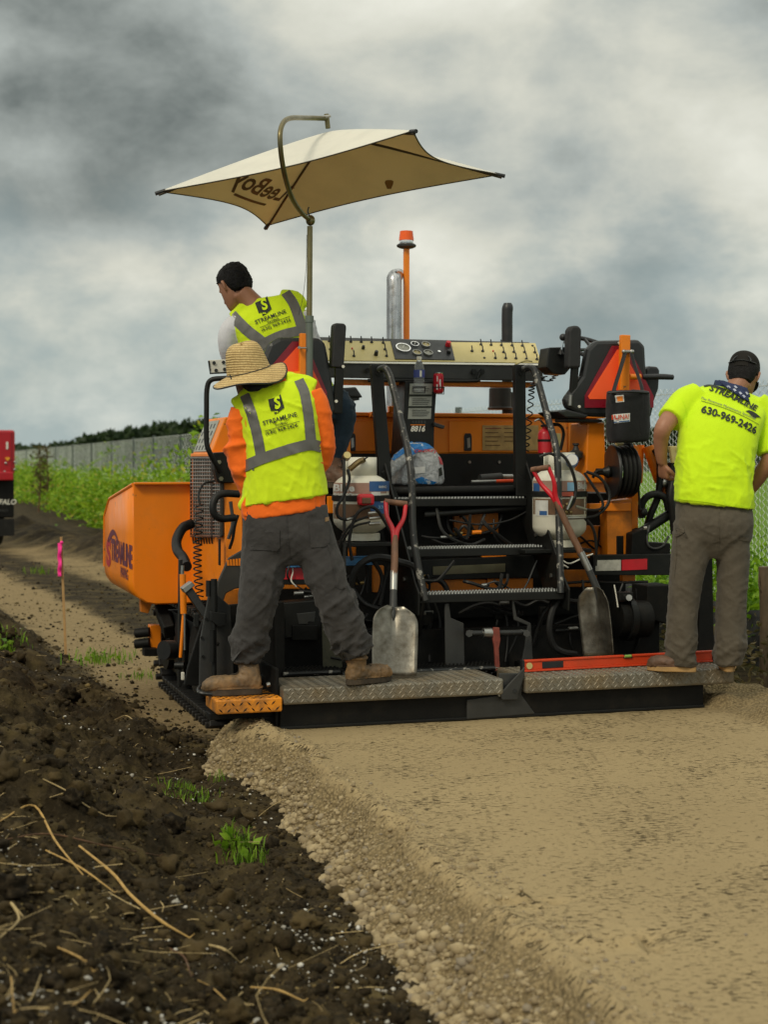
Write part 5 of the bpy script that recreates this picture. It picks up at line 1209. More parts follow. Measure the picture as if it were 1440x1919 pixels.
hose([(1204, 970, .84), (1204, 945, .83), (1215, 930, .82), (1232, 926, .82), (1248, 934, .82), (1254, 955, .83)], .022, 'rubber', 'grab_handle', seg=10)
hose([(1262, 900, .82), (1258, 930, .8), (1262, 960, .8), (1266, 1000, .82)], .026, 'rubber', 'hose', seg=10)
MB().cyl(L(1196, 1002, .84), L(1258, 962, .86), .030, 12).build('brace_tube', 'black', pv, True)
hose([(1218, 985, .8), (1214, 1005, .78), (1216, 1022, .77), (1228, 1028, .77), (1244, 1022, .78), (1254, 1005, .8)], .007, 'grey_steel', 'hose')
plate('end_block', 'black_dirty', [(1186, 1000), (1210, 990), (1215, 1016), (1258, 1018), (1258, 1052), (1184, 1052)], .78, .12, bevel=.006)
MB().sphere(L(1207, 960, .8), .026, 10).build('joint', 'black', pv, True); MB().cyl(L(1208, 990, .76), L(1214, 990, .75), .012, 8).build('fitting', 'steel', pv)
cbx = plate('side_control_box', 'black', [(1258, 866), (1296, 866), (1296, 960), (1262, 960)], .80, .10, bevel=.008)
plate('control_lid', 'panel', [(1257, 836), (1280, 836), (1282, 864), (1262, 868)], .78, .03, cbx, .004)
for y in (842, 858): MB().cyl(L(1272, y, .779), L(1272, y, .76), .010, 8).build('knob', 'plastic_dark', cbx, True)

# ------------------------------------------------------------------ parasol over the left seat
UC = [Vector(v) for v in ((-1.21, 8.357, 2.784), (.145, 7.667, 2.964), (.647, 8.643, 2.929), (-.708, 9.333, 2.749))]
uc = sum(UC, Vector())/4; uu = (UC[1]-UC[0])/2; uv = (UC[3]-UC[0])/2; un = uu.cross(uv).normalized()
M['canopy'] = pmat('parasol_top', (.80, .79, .72), .7, 0, .06, 3, .2, (.55, .47, .32)); M['shaded_underside'] = pmat('parasol_shaded_underside', (.50, .385, .19), .8, 0, .10, 3, .45, (.36, .25, .10), .15, 30)
def film2(name, c, w, rough=.8):
    t = NT(name); n_ = t.noise(3, 6, .6); col = t.mix(t.ramp(n_, [(.45, 0), (.8, .5)]), c, tuple(x*.72 for x in c)); t.l(col, t.p.inputs['Base Color']); t.p.inputs['Roughness'].default_value = rough; t.bump(t.noise(5, 4), .15, .02)
    tr = t.n('ShaderNodeBsdfTranslucent'); t.l(col, tr.inputs[0]); ad = t.n('ShaderNodeMixShader'); ad.inputs[0].default_value = w; o = t.t.nodes['Material Output']; t.l(t.p.outputs[0], ad.inputs[1]); t.l(tr.outputs[0], ad.inputs[2]); t.l(ad.outputs[0], o.inputs[0]); return t.m
M['canopy'] = film2('parasol_top', (.86, .84, .75), .26); M['shaded_underside'] = film2('parasol_shaded_underside', (.74, .57, .29), .55)
def ucan(u, v, off=0):
    m_ = max(abs(u), abs(v)); dgl = (min(abs(u), abs(v))/m_) if m_ > 1e-6 else 1
    k = 1-.17*(1-dgl**2)*m_**1.5          # edges pulled in between the ribs
    hgt = .285*(1-m_**1.12)-.035*(1-dgl**2)*m_*(1-m_)*2
    return uc+uu*u*k+uv*v*k+un*(hgt+off)
n = 32; gr = [[ucan(-1+2*i/n, -1+2*j/n) for i in range(n+1)] for j in range(n+1)]
pb_ = toL(toW(L(580, 712, .78)))
um = thing('parasol', 'cream square parasol tilted over the left seat on a bent pole', 'parasol', toW(L(580, 720, .78)), False)
CF = []
for j in range(n):
    for i in range(n):
        k = j*(n+1)+i; c4 = (k, k+1, k+n+2, k+n+1)
        CF += [(c4[0], c4[1], c4[2]), (c4[0], c4[2], c4[3])] if (i < n//2) == (j < n//2) else [(c4[0], c4[1], c4[3]), (c4[1], c4[2], c4[3])]
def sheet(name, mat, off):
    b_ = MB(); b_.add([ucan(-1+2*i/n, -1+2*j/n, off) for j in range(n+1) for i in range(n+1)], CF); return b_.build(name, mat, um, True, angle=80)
sheet('canopy', 'canopy', 0); ln_ = sheet('shaded_underside', 'shaded_underside', -.005)  # second sheet under one fabric: shaded warmth and dirt put into its colour
M['rib'] = pmat('bronze_rib', (.06, .045, .028), .45, .5, .2, 8)
for su, sv in ((-1, -1), (1, -1), (1, 1), (-1, 1)):
    rb_ = MB().tube([ucan(su*t_, sv*t_, -.018) for t_ in (.03, .25, .5, .75, 1.01)], .0075, 6, 20).build('rib', 'rib', um, True)
    MB().tube([ucan(su*.97, sv*.97, -.008), ucan(su*1.03, sv*1.03, -.004)], .011, 8).build('rib_tip', 'plastic_dark', rb_, True)
hem = MB(); hem.tube([ucan(-1+2*i/24, -1, -.003) for i in range(25)]+[ucan(1, -1+2*i/24, -.003) for i in range(1, 25)]+[ucan(1-2*i/24, 1, -.003) for i in range(1, 25)]+[ucan(-1, 1-2*i/24, -.003) for i in range(1, 25)], .004, 5, 0, False); hem.build('hem', 'rib', um, True)
tree_l = bvh_of(ln_)
cP, cN = ucan(-.69, .15, -.006), None
e1 = (ucan(-.83, -.35)-ucan(-.83, .5)).normalized(); e2 = (ucan(-.62, .1)-ucan(-.93, .1)).normalized(); pn = e1.cross(e2).normalized()
if pn.z > 0: pn = -pn
V, Fc = text2d('LeeBoy', .19, .004, .2, 1.0); V, Fc = subdiv(V, Fc, .05)
press(V, Fc, tree_l, lambda v: (cP+e1*v[0]+e2*v[1]+pn*.3, -pn), .004, ORG[um.name]).build('lettering', 'rib', um)
V, Fc = grid2d(.36, .018, 12, 1); press(V, Fc, tree_l, lambda v: (cP+e1*v[0]+e2*(v[1]-.11)+pn*.3, -pn), .004, ORG[um.name]).build('underline', 'rib', um)
V = [(.022*math.cos(t_)*(1+.3*math.sin(3*t_)), .034*math.sin(t_)*(1+.25*math.cos(2*t_))) for t_ in np.linspace(0, 6.28, 14)[:-1]]
rs = ucan(.25, .72, 0); press(V, [list(range(13))], tree_l, lambda v: (rs+Vector((v[0], 0, v[1]))+Vector((0, -.35, -.12)), Vector((0, 1, .2)).normalized()), .003, ORG[um.name]).build('rust_stain', pmat('rust_stain', (.24, .11, .02), .8), um)
Yp = toW(L(580, 712, .78)).y; Wp = lambda x, y, d=0: W(x, y, Yp+d)
M['pole'] = pmat('grey_green_pole', (.14, .165, .14), .45, .3, .15, 5, .3, (.12, .09, .05)); M['brass'] = pmat('tarnished_tube', (.20, .17, .085), .38, .8, .25, 5, .4, (.09, .07, .035))
MB().cyl(Wp(580, 722), Wp(580, 596), .020, 14).build('lower_pole', 'pole', um, True); MB().cyl(Wp(580, 600), Wp(581, 424), .0155, 14).build('upper_pole', 'brass', um, True)
MB().cyl(Wp(580, 604), Wp(580, 592), .024, 14).build('collar', 'pole', um, True); MB().cyl(Wp(572, 597), Wp(580, 597), .008, 8).build('thumb_screw', 'pole', um, True)
MB().sphere(Wp(582, 413), .026, 14, (1, 1, 1.15)).build('ball_joint', 'brass', um, True)
top_ = ucan(0, 0, .02); dY = top_.y-Yp
arm = [Wp(581, 412), Wp(565, 398, -.14), Wp(545, 365, -.38), Wp(531, 315, -.62), Wp(525, 265, -.70), Wp(528, 236, -.66), Wp(542, 222, -.52), Wp(575, 221, dY*.5-.2), Wp(612, 222, dY)]
MB().tube(arm, .0135, 12, 50).build('bent_arm', 'brass', um, True)
MB().cyl(W(612, 214, top_.y), top_, .014, 10).build('top_clamp', 'brass', um, True); MB().tube([W(606, 219, top_.y-.03), W(620, 217, top_.y-.03)], .008, 6).build('wing_nut', 'steel', um, True)
MB().tube([Wp(580, 404), Wp(577, 396), Wp(579, 388)], .004, 5, 8).build('hook', 'plastic_dark', um, True)
MB().tube([Wp(575, 440), Wp(574, 500), Wp(568, 555), Wp(560, 590)], .0012, 4, 14).build('cord', 'plastic_dark', um)
# ------------------------------------------------------------------ people
def ringf(Y):
    def ring(x0, y0, x1, y1, d, dy=0, pw=2.5):
        p, q_ = W(x0, y0, Y), W(x1, y1, Y); return ((p+q_)/2+Vector((0, dy, 0)), (q_-p)/2, Vector((0, d, 0)), pw)
    def pt(x, y, dy=0): return W(x, y, Y)+Vector((0, dy, 0))
    return ring, pt
def head_shape(b, c, f, u, s=1.0):
    """skull, jaw, nose, brow, lips and ears in a frame: f forward, u up"""
    f = Vector(f).normalized(); u = Vector(u); u = (u-f*u.dot(f)).normalized(); r = f.cross(u)
    def P(x, y, z): return Vector(c)+(r*x+f*y+u*z)*s
    rows = [(-.118, .060, .020, .022), (-.104, .048, .042, .045), (-.07, .026, .058, .072), (-.03, .010, .068, .087), (.01, .0, .074, .095), (.05, -.006, .076, .098), (.085, -.009, .066, .086), (.108, -.010, .042, .056), (.118, -.010, .012, .016)]
    b.loft([(P(0, y, z), r*hw*s, f*hd*s, 2.1) for z, y, hw, hd in rows], 40, 32)
    b.tube([P(0, .090, .02), P(0, .106, -.012), P(0, .112, -.028), P(0, .096, -.038)], [.008*s, .011*s, .015*s, .009*s], 10, 12)
    b.tube([P(-.045, .078, .024), P(0, .094, .028), P(.045, .078, .024)], .010*s, 8, 10)
    b.tube([P(-.024, .078, -.066), P(0, .090, -.064), P(.024, .078, -.066)], [.005*s, .008*s, .005*s], 8, 8)
    for sx in (-1, 1):
        b.tube([P(sx*.074, .006, .022), P(sx*.086, -.008, .026), P(sx*.089, -.018, .008), P(sx*.085, -.014, -.014), P(sx*.076, .0, -.032)], [.006*s, .008*s, .008*s, .007*s, .006*s], 8, 14)
        b.tube([P(sx*.072, -.002, .015), P(sx*.080, -.008, -.008)], [.010*s, .010*s], 8)
    return P
def hand_shape(b, wrist, d, n, th, curl, s=1.0):
    """palm, four fingers of unequal length and a thumb; d along the palm, n out of its back, th towards the thumb"""
    d, n, th = Vector(d).normalized(), Vector(n).normalized(), Vector(th).normalized(); w = Vector(wrist)
    b.loft([(w, th*.024*s, n*.017*s, 2.4), (w+d*.03*s, th*.036*s, n*.018*s, 2.6), (w+d*.07*s, th*.042*s, n*.017*s, 2.8), (w+d*.095*s, th*.041*s, n*.013*s, 2.8)], 14, 18)
    for k, (o, ln) in enumerate(((.031, .078), (.0105, .088), (-.0105, .082), (-.031, .064))):
        p = w+d*.088*s+th*o*s; P = [p]; ang = 0; seg = (.45, .32, .23)
        for j, q_ in enumerate(seg):
            ang += curl*(.8, 1.1, .9)[j]; P.append(P[-1]+(d*math.cos(ang)-n*math.sin(ang))*ln*q_*s)
        b.tube(P, [.0095*s, .0092*s, .0088*s, .0072*s], 10, 12)
    p = w+d*.028*s+th*.030*s
    b.tube([p, p+(th*.75+d*.6)*.034*s-n*.006*s, p+(th*.55+d*1.1)*.056*s-n*(.012+.02*min(curl, 1))*s, p+(th*.25+d*1.25)*.076*s-n*(.018+.035*min(curl, 1))*s], [.013*s, .012*s, .0105*s, .008*s], 10, 12)
def boot(parent, heel, fwd, top, mat, sole, s=1.0):
    f = Vector((fwd[0], fwd[1], 0)).normalized(); l = Vector((-f.y, f.x, 0)); u = Vector((0, 0, 1)); h = Vector(heel)
    def P(x, y, z): return h+(f*x+l*y+u*z)*s
    b = MB(); b.loft([(P(x, 0, z), l*w*s, u*hh*s, 2.5) for x, w, hh, z in ((-.004, .026, .036, .058), (.02, .037, .048, .064), (.07, .041, .052, .068), (.13, .044, .042, .060), (.19, .053, .042, .060), (.24, .054, .040, .058), (.275, .045, .034, .053), (.298, .024, .020, .044))], 30, 28)
    tp = Vector(top); b.loft([(P(.055, 0, .055), f*.058*s, l*.042*s, 2.2), (P(.052, 0, .10).lerp(tp, .15), f*.056*s, l*.044*s, 2.2), (P(.045, 0, .12).lerp(tp, .6), f*.054*s, l*.048*s, 2.2), (tp, f*.056*s, l*.052*s, 2.2)], 16, 24)
    b.tube([P(.085, -.03, .115), P(.10, 0, .122), P(.085, .03, .115)], .010*s, 8, 10)
    o = b.build('boot', mat, parent); skin(o, .0065, 3); wrinkle(o, .008, 22, (1, 1, 1), 5); wrinkle(o, .004, 50, (1, 1, 1), 6)
    ol = []
    for t_ in np.linspace(0, 2*math.pi, 33)[:-1]:
        x = .144+.158*math.cos(t_); w = .043+.012*math.exp(-((x-.20)/.07)**2)-.004*math.exp(-((x-.11)/.04)**2); ol.append(P(x, w*math.copysign(abs(math.sin(t_))**.7, math.sin(t_)), 0))
    sb_ = MB().prism([p-u*.0 for p in ol], (0, 0, .034*s)).build('boot_sole', sole, o, True, bevel=.004)
    MB().prism([h+(p-h)*1.0+u*.0345*s for p in [P(.144+((q2-h).dot(f)/s-.144)*1.02, (q2-h).dot(l)/s*1.05, 0) for q2 in ol]], (0, 0, .008*s)).build('welt', mat, o, True)
    MB().tube([tp+(f*.060*math.cos(a)+l*.055*math.sin(a))*s-u*.012 for a in np.linspace(0, 6.283, 25)], .009*s, 8, 0, False).build('collar', mat, o, True)
    MB().tube([P(.205, -.050, .055), P(.215, -.03, .085), P(.218, 0, .092), P(.215, .03, .085), P(.205, .050, .055)], .004*s, 6, 18).build('toe_seam', sole, o, True)
    MB().tube([P(.10, -.018, .128), P(.125, .018, .112), P(.145, -.018, .102), P(.165, .014, .094)], .0028*s, 6, 14).build('laces', 'sole', o, True)
    return o
def prints(Y, tree, org):
    def place(vx, vy): p = W(vx, vy, Y); return Vector((p.x, Y-.7, p.z)), Vector((0, 1, 0))
    def stripe(parent, pts, w, mat='stripe', name='reflective_stripe', off=.0035, n=46):
        V, Fc = strip2d(pts, w, n); return press(V, Fc, tree, lambda v: place(*v), off, org).build(name, mat, parent, True)
    def text(parent, txt, cx, cy, wpx, ang, bold=0, shear=0, mat='ink', off=.006, hpx=None, bend=0, name='lettering'):
        V, Fc = text2d(txt, 1.0, bold, shear); w = max(v[0] for v in V)-min(v[0] for v in V); hh = max(v[1] for v in V)-min(v[1] for v in V); k = wpx/w; ky = k if hpx is None else hpx/hh
        V, Fc = subdiv(V, Fc, .35); ca, sa = math.cos(ang), math.sin(ang); V2 = []
        for x, y in V:
            x, y = x*k, y*ky-bend*(x*k/(wpx/2))**2; V2.append((cx+ca*x-sa*y, cy-(sa*x+ca*y)))
        return press(V2, Fc, tree, lambda v: place(*v), off, org).build(name, mat, parent)
    def poly(parent, pts, mat='ink', off=.005, name='logo', cut=6):
        V, Fc = subdiv(pts, [list(range(len(pts)))], cut); return press(V, Fc, tree, lambda v: place(*v), off, org).build(name, mat, parent)
    return stripe, text, poly
def emblem(poly, text, parent, cx, cy, s, ang):
    ca, sa = math.cos(ang), math.sin(ang); T_ = lambda x, y: (cx+(ca*x-sa*y)*s, cy-(sa*x+ca*y)*s)
    poly(parent, [T_(*p) for p in ((-.5, .46), (.26, .46), (.5, .62), (.5, -.42), (.44, -.46), (.02, -.40), (-.05, -.66), (-.32, -.72), (-.26, -.40), (-.5, -.42))], 'ink', .005)
    text(parent, 'S', *T_(.06, .02), s*.50, ang, .03, .15, 'vest', .0085, s*.84, 0, 'logo_letter')
    for k in range(2): poly(parent, [T_(*p) for p in ((-.22+.12*k, -.62-.05*k), (-.12+.12*k, -.60-.05*k), (-.14+.12*k, -.50-.05*k), (-.24+.12*k, -.52-.05*k))], 'vest', .0085, 'logo_dash')

# ---- the man in the straw hat
Y1 = 7.70; ring, pt = ringf(Y1)
base1 = Vector((W(545, 1290, Y1).x, Y1, .19))
p1 = thing('person', 'person in straw hat and yellow vest over orange shirt standing on the left platform', 'person', base1, False)
b = MB(); hc = W(468, 700, Y1+.05)
PH = head_shape(b, hc, (-.55, .70, -.46), (-.12, .35, .93), 1.0)
b.tube([PH(0, -.02, -.05), pt(492, 728, .03), pt(505, 760, .0)], [.058, .060, .075], 16, 12)
b.loft([ring(470, 960, 600, 950, .10), ring(475, 880, 590, 870, .10), ring(465, 800, 585, 780, .10), ring(480, 755, 565, 735, .07)], 24, 24)
b.tube([pt(455, 790), pt(456, 885, .0), pt(480, 938, .14), pt(505, 925, .30)], [.05, .045, .038, .028], 14, 20); b.tube([pt(590, 755), pt(604, 830, .02), pt(600, 862, .10), pt(575, 900, .30)], [.05, .046, .04, .028], 14, 20)
hand_shape(b, pt(505, 925, .30), (.3, .9, -.2), (0, .1, 1), (1, 0, 0), .5); hand_shape(b, pt(575, 900, .30), (-.3, .9, -.2), (0, .1, 1), (-1, 0, 0), .5)
for P in (((500, 985), (492, 1095), (470, 1200), (462, 1245)), ((585, 985), (616, 1095), (650, 1190), (664, 1240))): b.tube([pt(*q_) for q_ in P], [.08, .06, .05, .042], 14, 16)
o = b.build('body', 'skin_dark', p1); skin(o, .0065, 3)
# hair and dark neck cloth
b = MB(); b.loft([(PH(0, -.012, .118), Vector((.02, 0, 0)), Vector((0, .02, 0)), 2), (PH(0, -.02, .07), Vector((.078, 0, 0)), Vector((0, .095, 0)), 2), (PH(0, -.035, .0), Vector((.080, 0, 0)), Vector((0, .080, 0)), 2), (PH(0, -.045, -.06), Vector((.068, 0, 0)), Vector((0, .06, 0)), 2), (PH(0, -.05, -.10), Vector((.05, 0, 0)), Vector((0, .045, 0)), 2)], 20, 24); o = b.build('hair', 'hair', p1, True); wrinkle(o, .004, 60)
b = MB(); b.tube([pt(455, 716, -.02), pt(478, 728, -.055), pt(506, 722, -.05), pt(520, 712, .0)], [.020, .026, .024, .018], 10, 18); o = b.build('neck_cloth', pmat('black_cloth', (.012, .012, .014), .9), p1, True); wrinkle(o, .004, 40)
# orange shirt
b = MB(); b.loft([ring(460, 976, 610, 953, .148), ring(458, 955, 612, 935, .146), ring(460, 900, 606, 888, .132), ring(462, 845, 600, 838, .132), ring(452, 795, 597, 772, .126), ring(446, 762, 590, 735, .10), ring(474, 738, 560, 716, .075), ring(492, 722, 545, 708, .055)], 44, 44)
b.tube([pt(458, 770, 0), pt(448, 800, 0), pt(450, 850, .0), pt(456, 890, .01), pt(468, 925, .06), pt(486, 948, .17)], [.070, .068, .062, .060, .052, .044], 22, 34)
b.tube([pt(582, 735, 0), pt(595, 765, .0), pt(604, 805, .01), pt(606, 840, .03), pt(598, 868, .10), pt(575, 895, .26)], [.062, .064, .060, .060, .054, .044], 22, 34)
o = b.build('shirt', 'oshirt', p1); skin(o, .0085, 5)
wrinkle(o, .022, 6, (1.0, .7, 2.0), 3, lambda v: (np.abs(v[:, 0]-(W(530, 0, Y1).x-base1.x)) > .17).astype(float)); wrinkle(o, .003, 26, (1, 1, 1.3), 9)
# yellow vest
b = MB(); b.loft([ring(455, 950, 615, 926, .156), ring(457, 915, 612, 905, .152), ring(459, 885, 607, 872, .150), ring(460, 845, 603, 838, .148), ring(452, 800, 599, 778, .142), ring(444, 772, 594, 742, .122), ring(455, 748, 584, 722, .098), ring(480, 728, 560, 712, .075)], 60, 60)
b.tube([pt(448, 766, .0), pt(470, 745, .0), pt(500, 726, .0)], [.055, .058, .05], 14, 12); b.tube([pt(588, 730, .0), pt(570, 722, .0), pt(535, 714, .0)], [.052, .055, .05], 14, 12)
o = b.build('vest', 'vest', p1); skin(o, .008, 4)
zl = lambda v: np.clip((W(0, 850, Y1).z-base1.z-v[:, 2])/.25, .12, 1)
wrinkle(o, .028, 4.2, (1.9, 1.0, .55), 13, zl, .5, .6); wrinkle(o, .020, 7, (1.6, 1, .7), 17, zl, .5, -.5); wrinkle(o, .010, 12, (1.4, 1, .9), 18, zl, .5, .9); wrinkle(o, .008, 10, (1, 1, 1.3), 19, None, .5, .6)
T1 = bvh_of(o); vest = o; stripe, text, poly = prints(Y1, T1, base1)
stripe(vest, [(460, 741), (470, 762), (482, 800), (490, 835), (494, 862)], 19); stripe(vest, [(561, 713), (572, 738), (579, 775), (583, 812), (585, 832)], 18)
stripe(vest, [(457, 876), (475, 868), (500, 858), (530, 848), (560, 839), (585, 834), (606, 840)], 20, off=.0055)
stripe(vest, [(456, 947), (500, 944), (560, 931), (613, 923)], 3, 'vest', 'hem', .004)
A1 = .27
emblem(poly, text, vest, 521, 759, 25, A1); text(vest, 'STREAMLINE', 528, 787, 64, A1, .015); text(vest, 'PAVING', 531, 796, 22, A1, .01); text(vest, '(630) 969-2426', 531, 806, 60, A1, .008)
V, Fc = grid2d(66, .9, 20, 1); press([(532+math.cos(A1)*x+math.sin(A1)*y*0, 800-math.sin(A1)*x+y) for x, y in V], Fc, T1, lambda v: (Vector((W(*v, Y1).x, Y1-.7, W(*v, Y1).z)), Vector((0, 1, 0))), .005, base1).build('print_rule', 'ink', vest)
# trousers
b = MB(); b.loft([ring(457, 955, 613, 945, .135), ring(455, 985, 617, 972, .142), ring(456, 1015, 622, 1005, .140), ring(470, 1040, 615, 1032, .115), ring(500, 1062, 590, 1058, .08)], 30, 48)
b.loft([ring(455, 985, 545, 985, .125, 0, 2.2), ring(452, 1035, 544, 1035, .12, 0, 2.2), ring(450, 1090, 531, 1090, .11, -.02, 2.2), ring(445, 1140, 519, 1142, .105, -.02, 2.2), ring(437, 1185, 505, 1190, .10, 0, 2.2), ring(432, 1215, 497, 1222, .095, 0, 2.2), ring(433, 1236, 491, 1246, .088, 0, 2.2)], 60, 40)
b.loft([ring(540, 985, 620, 975, .125, 0, 2.2), ring(552, 1035, 636, 1028, .12, 0, 2.2), ring(577, 1095, 652, 1085, .11, -.02, 2.2), ring(596, 1145, 668, 1130, .105, -.02, 2.2), ring(614, 1185, 684, 1165, .10, 0, 2.2), ring(628, 1215, 692, 1195, .092, 0, 2.2), ring(640, 1242, 690, 1222, .082, 0, 2.2)], 60, 40)
o = b.build('trousers', 'trouser', p1); skin(o, .0085, 3)
zk = lambda py: W(0, py, Y1).z-base1.z
def legmask(v): return .25+.9*np.exp(-((v[:, 2]-zk(1110))/.14)**2)+1.5*np.exp(-((v[:, 2]-zk(1215))/.09)**2)
wrinkle(o, .024, 4.4, (.8, .8, 2.0), 23, legmask, .5, .7); wrinkle(o, .015, 7.0, (.8, .8, 1.8), 27, legmask, .5, -.8); wrinkle(o, .007, 12, (.8, .8, 1.5), 28, legmask, .5, .5); wrinkle(o, .004, 26, (1, 1, 1), 29)
tro = o; T2 = bvh_of(tro); st2, tx2, po2 = prints(Y1, T2, base1)
po2(tro, [(470, 988), (528, 990), (528, 1022), (522, 1029), (474, 1028), (468, 1020)], 'trouser', .005, 'back_pocket', 8); po2(tro, [(582, 976), (616, 970), (618, 1014), (612, 1022), (584, 1024)], 'trouser', .005, 'back_pocket', 8)
po2(tro, [(608.5, 969), (614.5, 968), (615, 976), (609, 977)], 'boot', .008, 'leather_tag', 8); st2(tro, [(540, 955), (542, 1000), (546, 1045)], 1.6, 'trouser', 'seam', .004)
st2(tro, [(615, 1018), (625, 1050), (632, 1095), (650, 1098)], 2, 'trouser', 'seam', .004)
st2(tro, [(433, 1232), (460, 1238), (491, 1242)], 2.2, 'trouser', 'cuff_seam', .004); st2(tro, [(641, 1238), (665, 1230), (690, 1220)], 2.2, 'trouser', 'cuff_seam', .004)
h1 = W(487, 1302, Y1-.04); h1.z = .172; boot(p1, h1+Vector((.0, 0, 0)), (-.985, -.16), W(462, 1236, Y1), 'boot', 'sole', .95)
h2 = W(654, 1286, Y1-.03); h2.z = .2145; boot(p1, h2, (.62, .5), W(668, 1228, Y1), 'boot', 'sole', .88)
# straw hat
M['strawhat'] = None
t = NT('woven_straw'); wv = t.n('ShaderNodeTexWave'); wv.bands_direction = 'Z'; wv.inputs['Scale'].default_value = 26; wv.inputs['Distortion'].default_value = 1.6; wv.inputs['Detail'].default_value = 3; t.l(t.tc.outputs['Object'], wv.inputs['Vector'])
n1 = t.noise(160, 4, .7, (1, 1, .35)); n2 = t.noise(14, 5)
col = t.mix(t.ramp(n1, [(.3, 0), (.7, 1)]), (.40, .255, .085), (.80, .60, .27)); col = t.mix(t.ramp(wv.outputs[0], [(.0, .75), (.35, 0)]), col, (.22, .125, .04)); col = t.mix(t.ramp(n2, [(.5, 0), (.8, .35)]), col, (.36, .22, .08))
t.l(col, t.p.inputs['Base Color']); t.p.inputs['Roughness'].default_value = .7; b1 = t.bump(wv.outputs[0], .5, .006); t.bump(n1, .5, .003, b1); M['strawhat'] = t.m
hx = Vector((-.235, -.16, .95)).normalized(); hb_ = W(466, 697, Y1+.0); q_ = Vector((0, 0, 1)).rotation_difference(hx)
def hatpt(r, z, an, wob=0):
    e = 1+.10*abs(math.sin(an)); dz = wob*(.013*math.sin(2*an+.6)+.010*math.sin(3*an))
    return hb_+q_ @ Vector((r*math.cos(an), r*math.sin(an)*e, z+dz))
prof = [(.004, .150, 0), (.040, .150, 0), (.066, .142, 0), (.084, .122, 0), (.094, .09, 0), (.101, .05, 0), (.107, .015, 0), (.112, -.002, 0), (.128, -.008, .3), (.150, -.018, .7), (.170, -.028, 1.2), (.188, -.040, 1.6)]
sg = 56; V = [hatpt(r, z-(.018*math.exp(-((an-1.57) % math.pi-0)**2*3) if r < .05 else 0), an, wb) for r, z, wb in prof for an in np.linspace(0, 2*math.pi, sg+1)[:-1]]
Fc = [[i*sg+j, i*sg+(j+1) % sg, (i+1)*sg+(j+1) % sg, (i+1)*sg+j] for i in range(len(prof)-1) for j in range(sg)]+[list(range(sg))]
b = MB(); b.add(V, Fc); ht = b.build('straw_hat', 'strawhat', p1, True, solid=.004, sub=1, angle=180)
b = MB(); b.tube([hatpt(.188, -.041, an, 1.6) for an in np.linspace(0, 2*math.pi, 65)], .0042, 6, 0, False); b.build('brim_trim', 'plastic_dark', ht, True)
b = MB(); b.tube([hatpt(.112, .006, an) for an in np.linspace(0, 2*math.pi, 49)], .0028, 6, 0, False); b.build('hat_cord', 'plastic_dark', ht, True)
MB().tube([hatpt(.113, .012, -2.45), hatpt(.118, -.002, -2.35), hatpt(.13, -.006, -2.25)], .004, 6, 8).build('cord_end', 'plastic_dark', ht, True)

# ---- the operator on the left seat
Y2 = 8.86; ring, pt = ringf(Y2); base2 = Vector((W(600, 900, Y2).x, Y2, 1.16))
p2 = thing('person', 'person with black hair in yellow vest leaning left at the left seat', 'person', base2, False)
b = MB(); hc = W(440, 538, Y2+.03); PH = head_shape(b, hc, (-.58, .66, -.52), (-.34, .34, .90), 1.02)
b.tube([PH(0, -.03, -.05), pt(470, 566, .0), pt(490, 590, .0)], [.060, .062, .08], 16, 12)
b.loft([ring(530, 765, 610, 760, .09), ring(490, 690, 585, 690, .10), ring(455, 630, 570, 625, .10), ring(470, 585, 545, 575, .06)], 24, 24)
b.tube([pt(440, 615), pt(428, 650, .02), pt(440, 700, .16), pt(470, 690, .34)], [.05, .046, .04, .03], 14, 18); hand_shape(b, pt(470, 690, .34), (.5, .8, -.1), (0, .1, 1), (1, 0, 0), .6)
b.tube([pt(560, 600), pt(585, 660, .1), pt(600, 700, .25), pt(590, 700, .38)], [.05, .046, .04, .03], 14, 18); hand_shape(b, pt(590, 700, .38), (-.3, .9, -.1), (0, .1, 1), (-1, 0, 0), .6)
b.tube([pt(570, 770, .05), pt(640, 775, -.02), pt(622, 870, .05)], [.075, .06, .045], 14, 16); b.tube([pt(540, 775, .1), pt(560, 790, .3), pt(550, 880, .3)], [.075, .06, .045], 14, 16)
o = b.build('body', 'skin', p2); skin(o, .0065, 3)
b = MB()
def hp_(x, y, z): return PH(x, y, z)
fx = (hp_(1, 0, 0)-hp_(0, 0, 0)).normalized(); fy_ = (hp_(0, 1, 0)-hp_(0, 0, 0)).normalized()
b.loft([(hp_(0, -.010, .128), fx*.03, fy_*.04, 2.2), (hp_(0, -.006, .112), fx*.062, fy_*.085, 2.2), (hp_(0, -.010, .08), fx*.078, fy_*.102, 2.2), (hp_(0, -.020, .04), fx*.083, fy_*.096, 2.2), (hp_(0, -.042, .0), fx*.080, fy_*.070, 2.2), (hp_(0, -.052, -.035), fx*.070, fy_*.054, 2.2), (hp_(0, -.058, -.058), fx*.055, fy_*.038, 2.2)], 34, 36)
o = b.build('hair', 'hair', p2); skin(o, .006, 2); wrinkle(o, .006, 55, (1, 1, 1), 4); wrinkle(o, .004, 110, (1, 1, 1), 6)
b = MB(); b.loft([ring(535, 765, 622, 758, .11), ring(480, 700, 600, 695, .12), ring(446, 640, 582, 640, .12), ring(436, 606, 572, 600, .105), ring(460, 582, 555, 570, .08)], 34, 36)
b.tube([pt(452, 600), pt(432, 622, 0), pt(428, 650, .02), pt(436, 690, .12)], [.066, .066, .060, .052], 20, 20); b.tube([pt(562, 585), pt(575, 620, .02), pt(588, 660, .1), pt(600, 695, .24)], [.06, .062, .058, .05], 20, 20)
o = b.build('shirt', 'whitecloth', p2); skin(o, .009, 4); wrinkle(o, .007, 12, (1, 1, 1.6), 33)
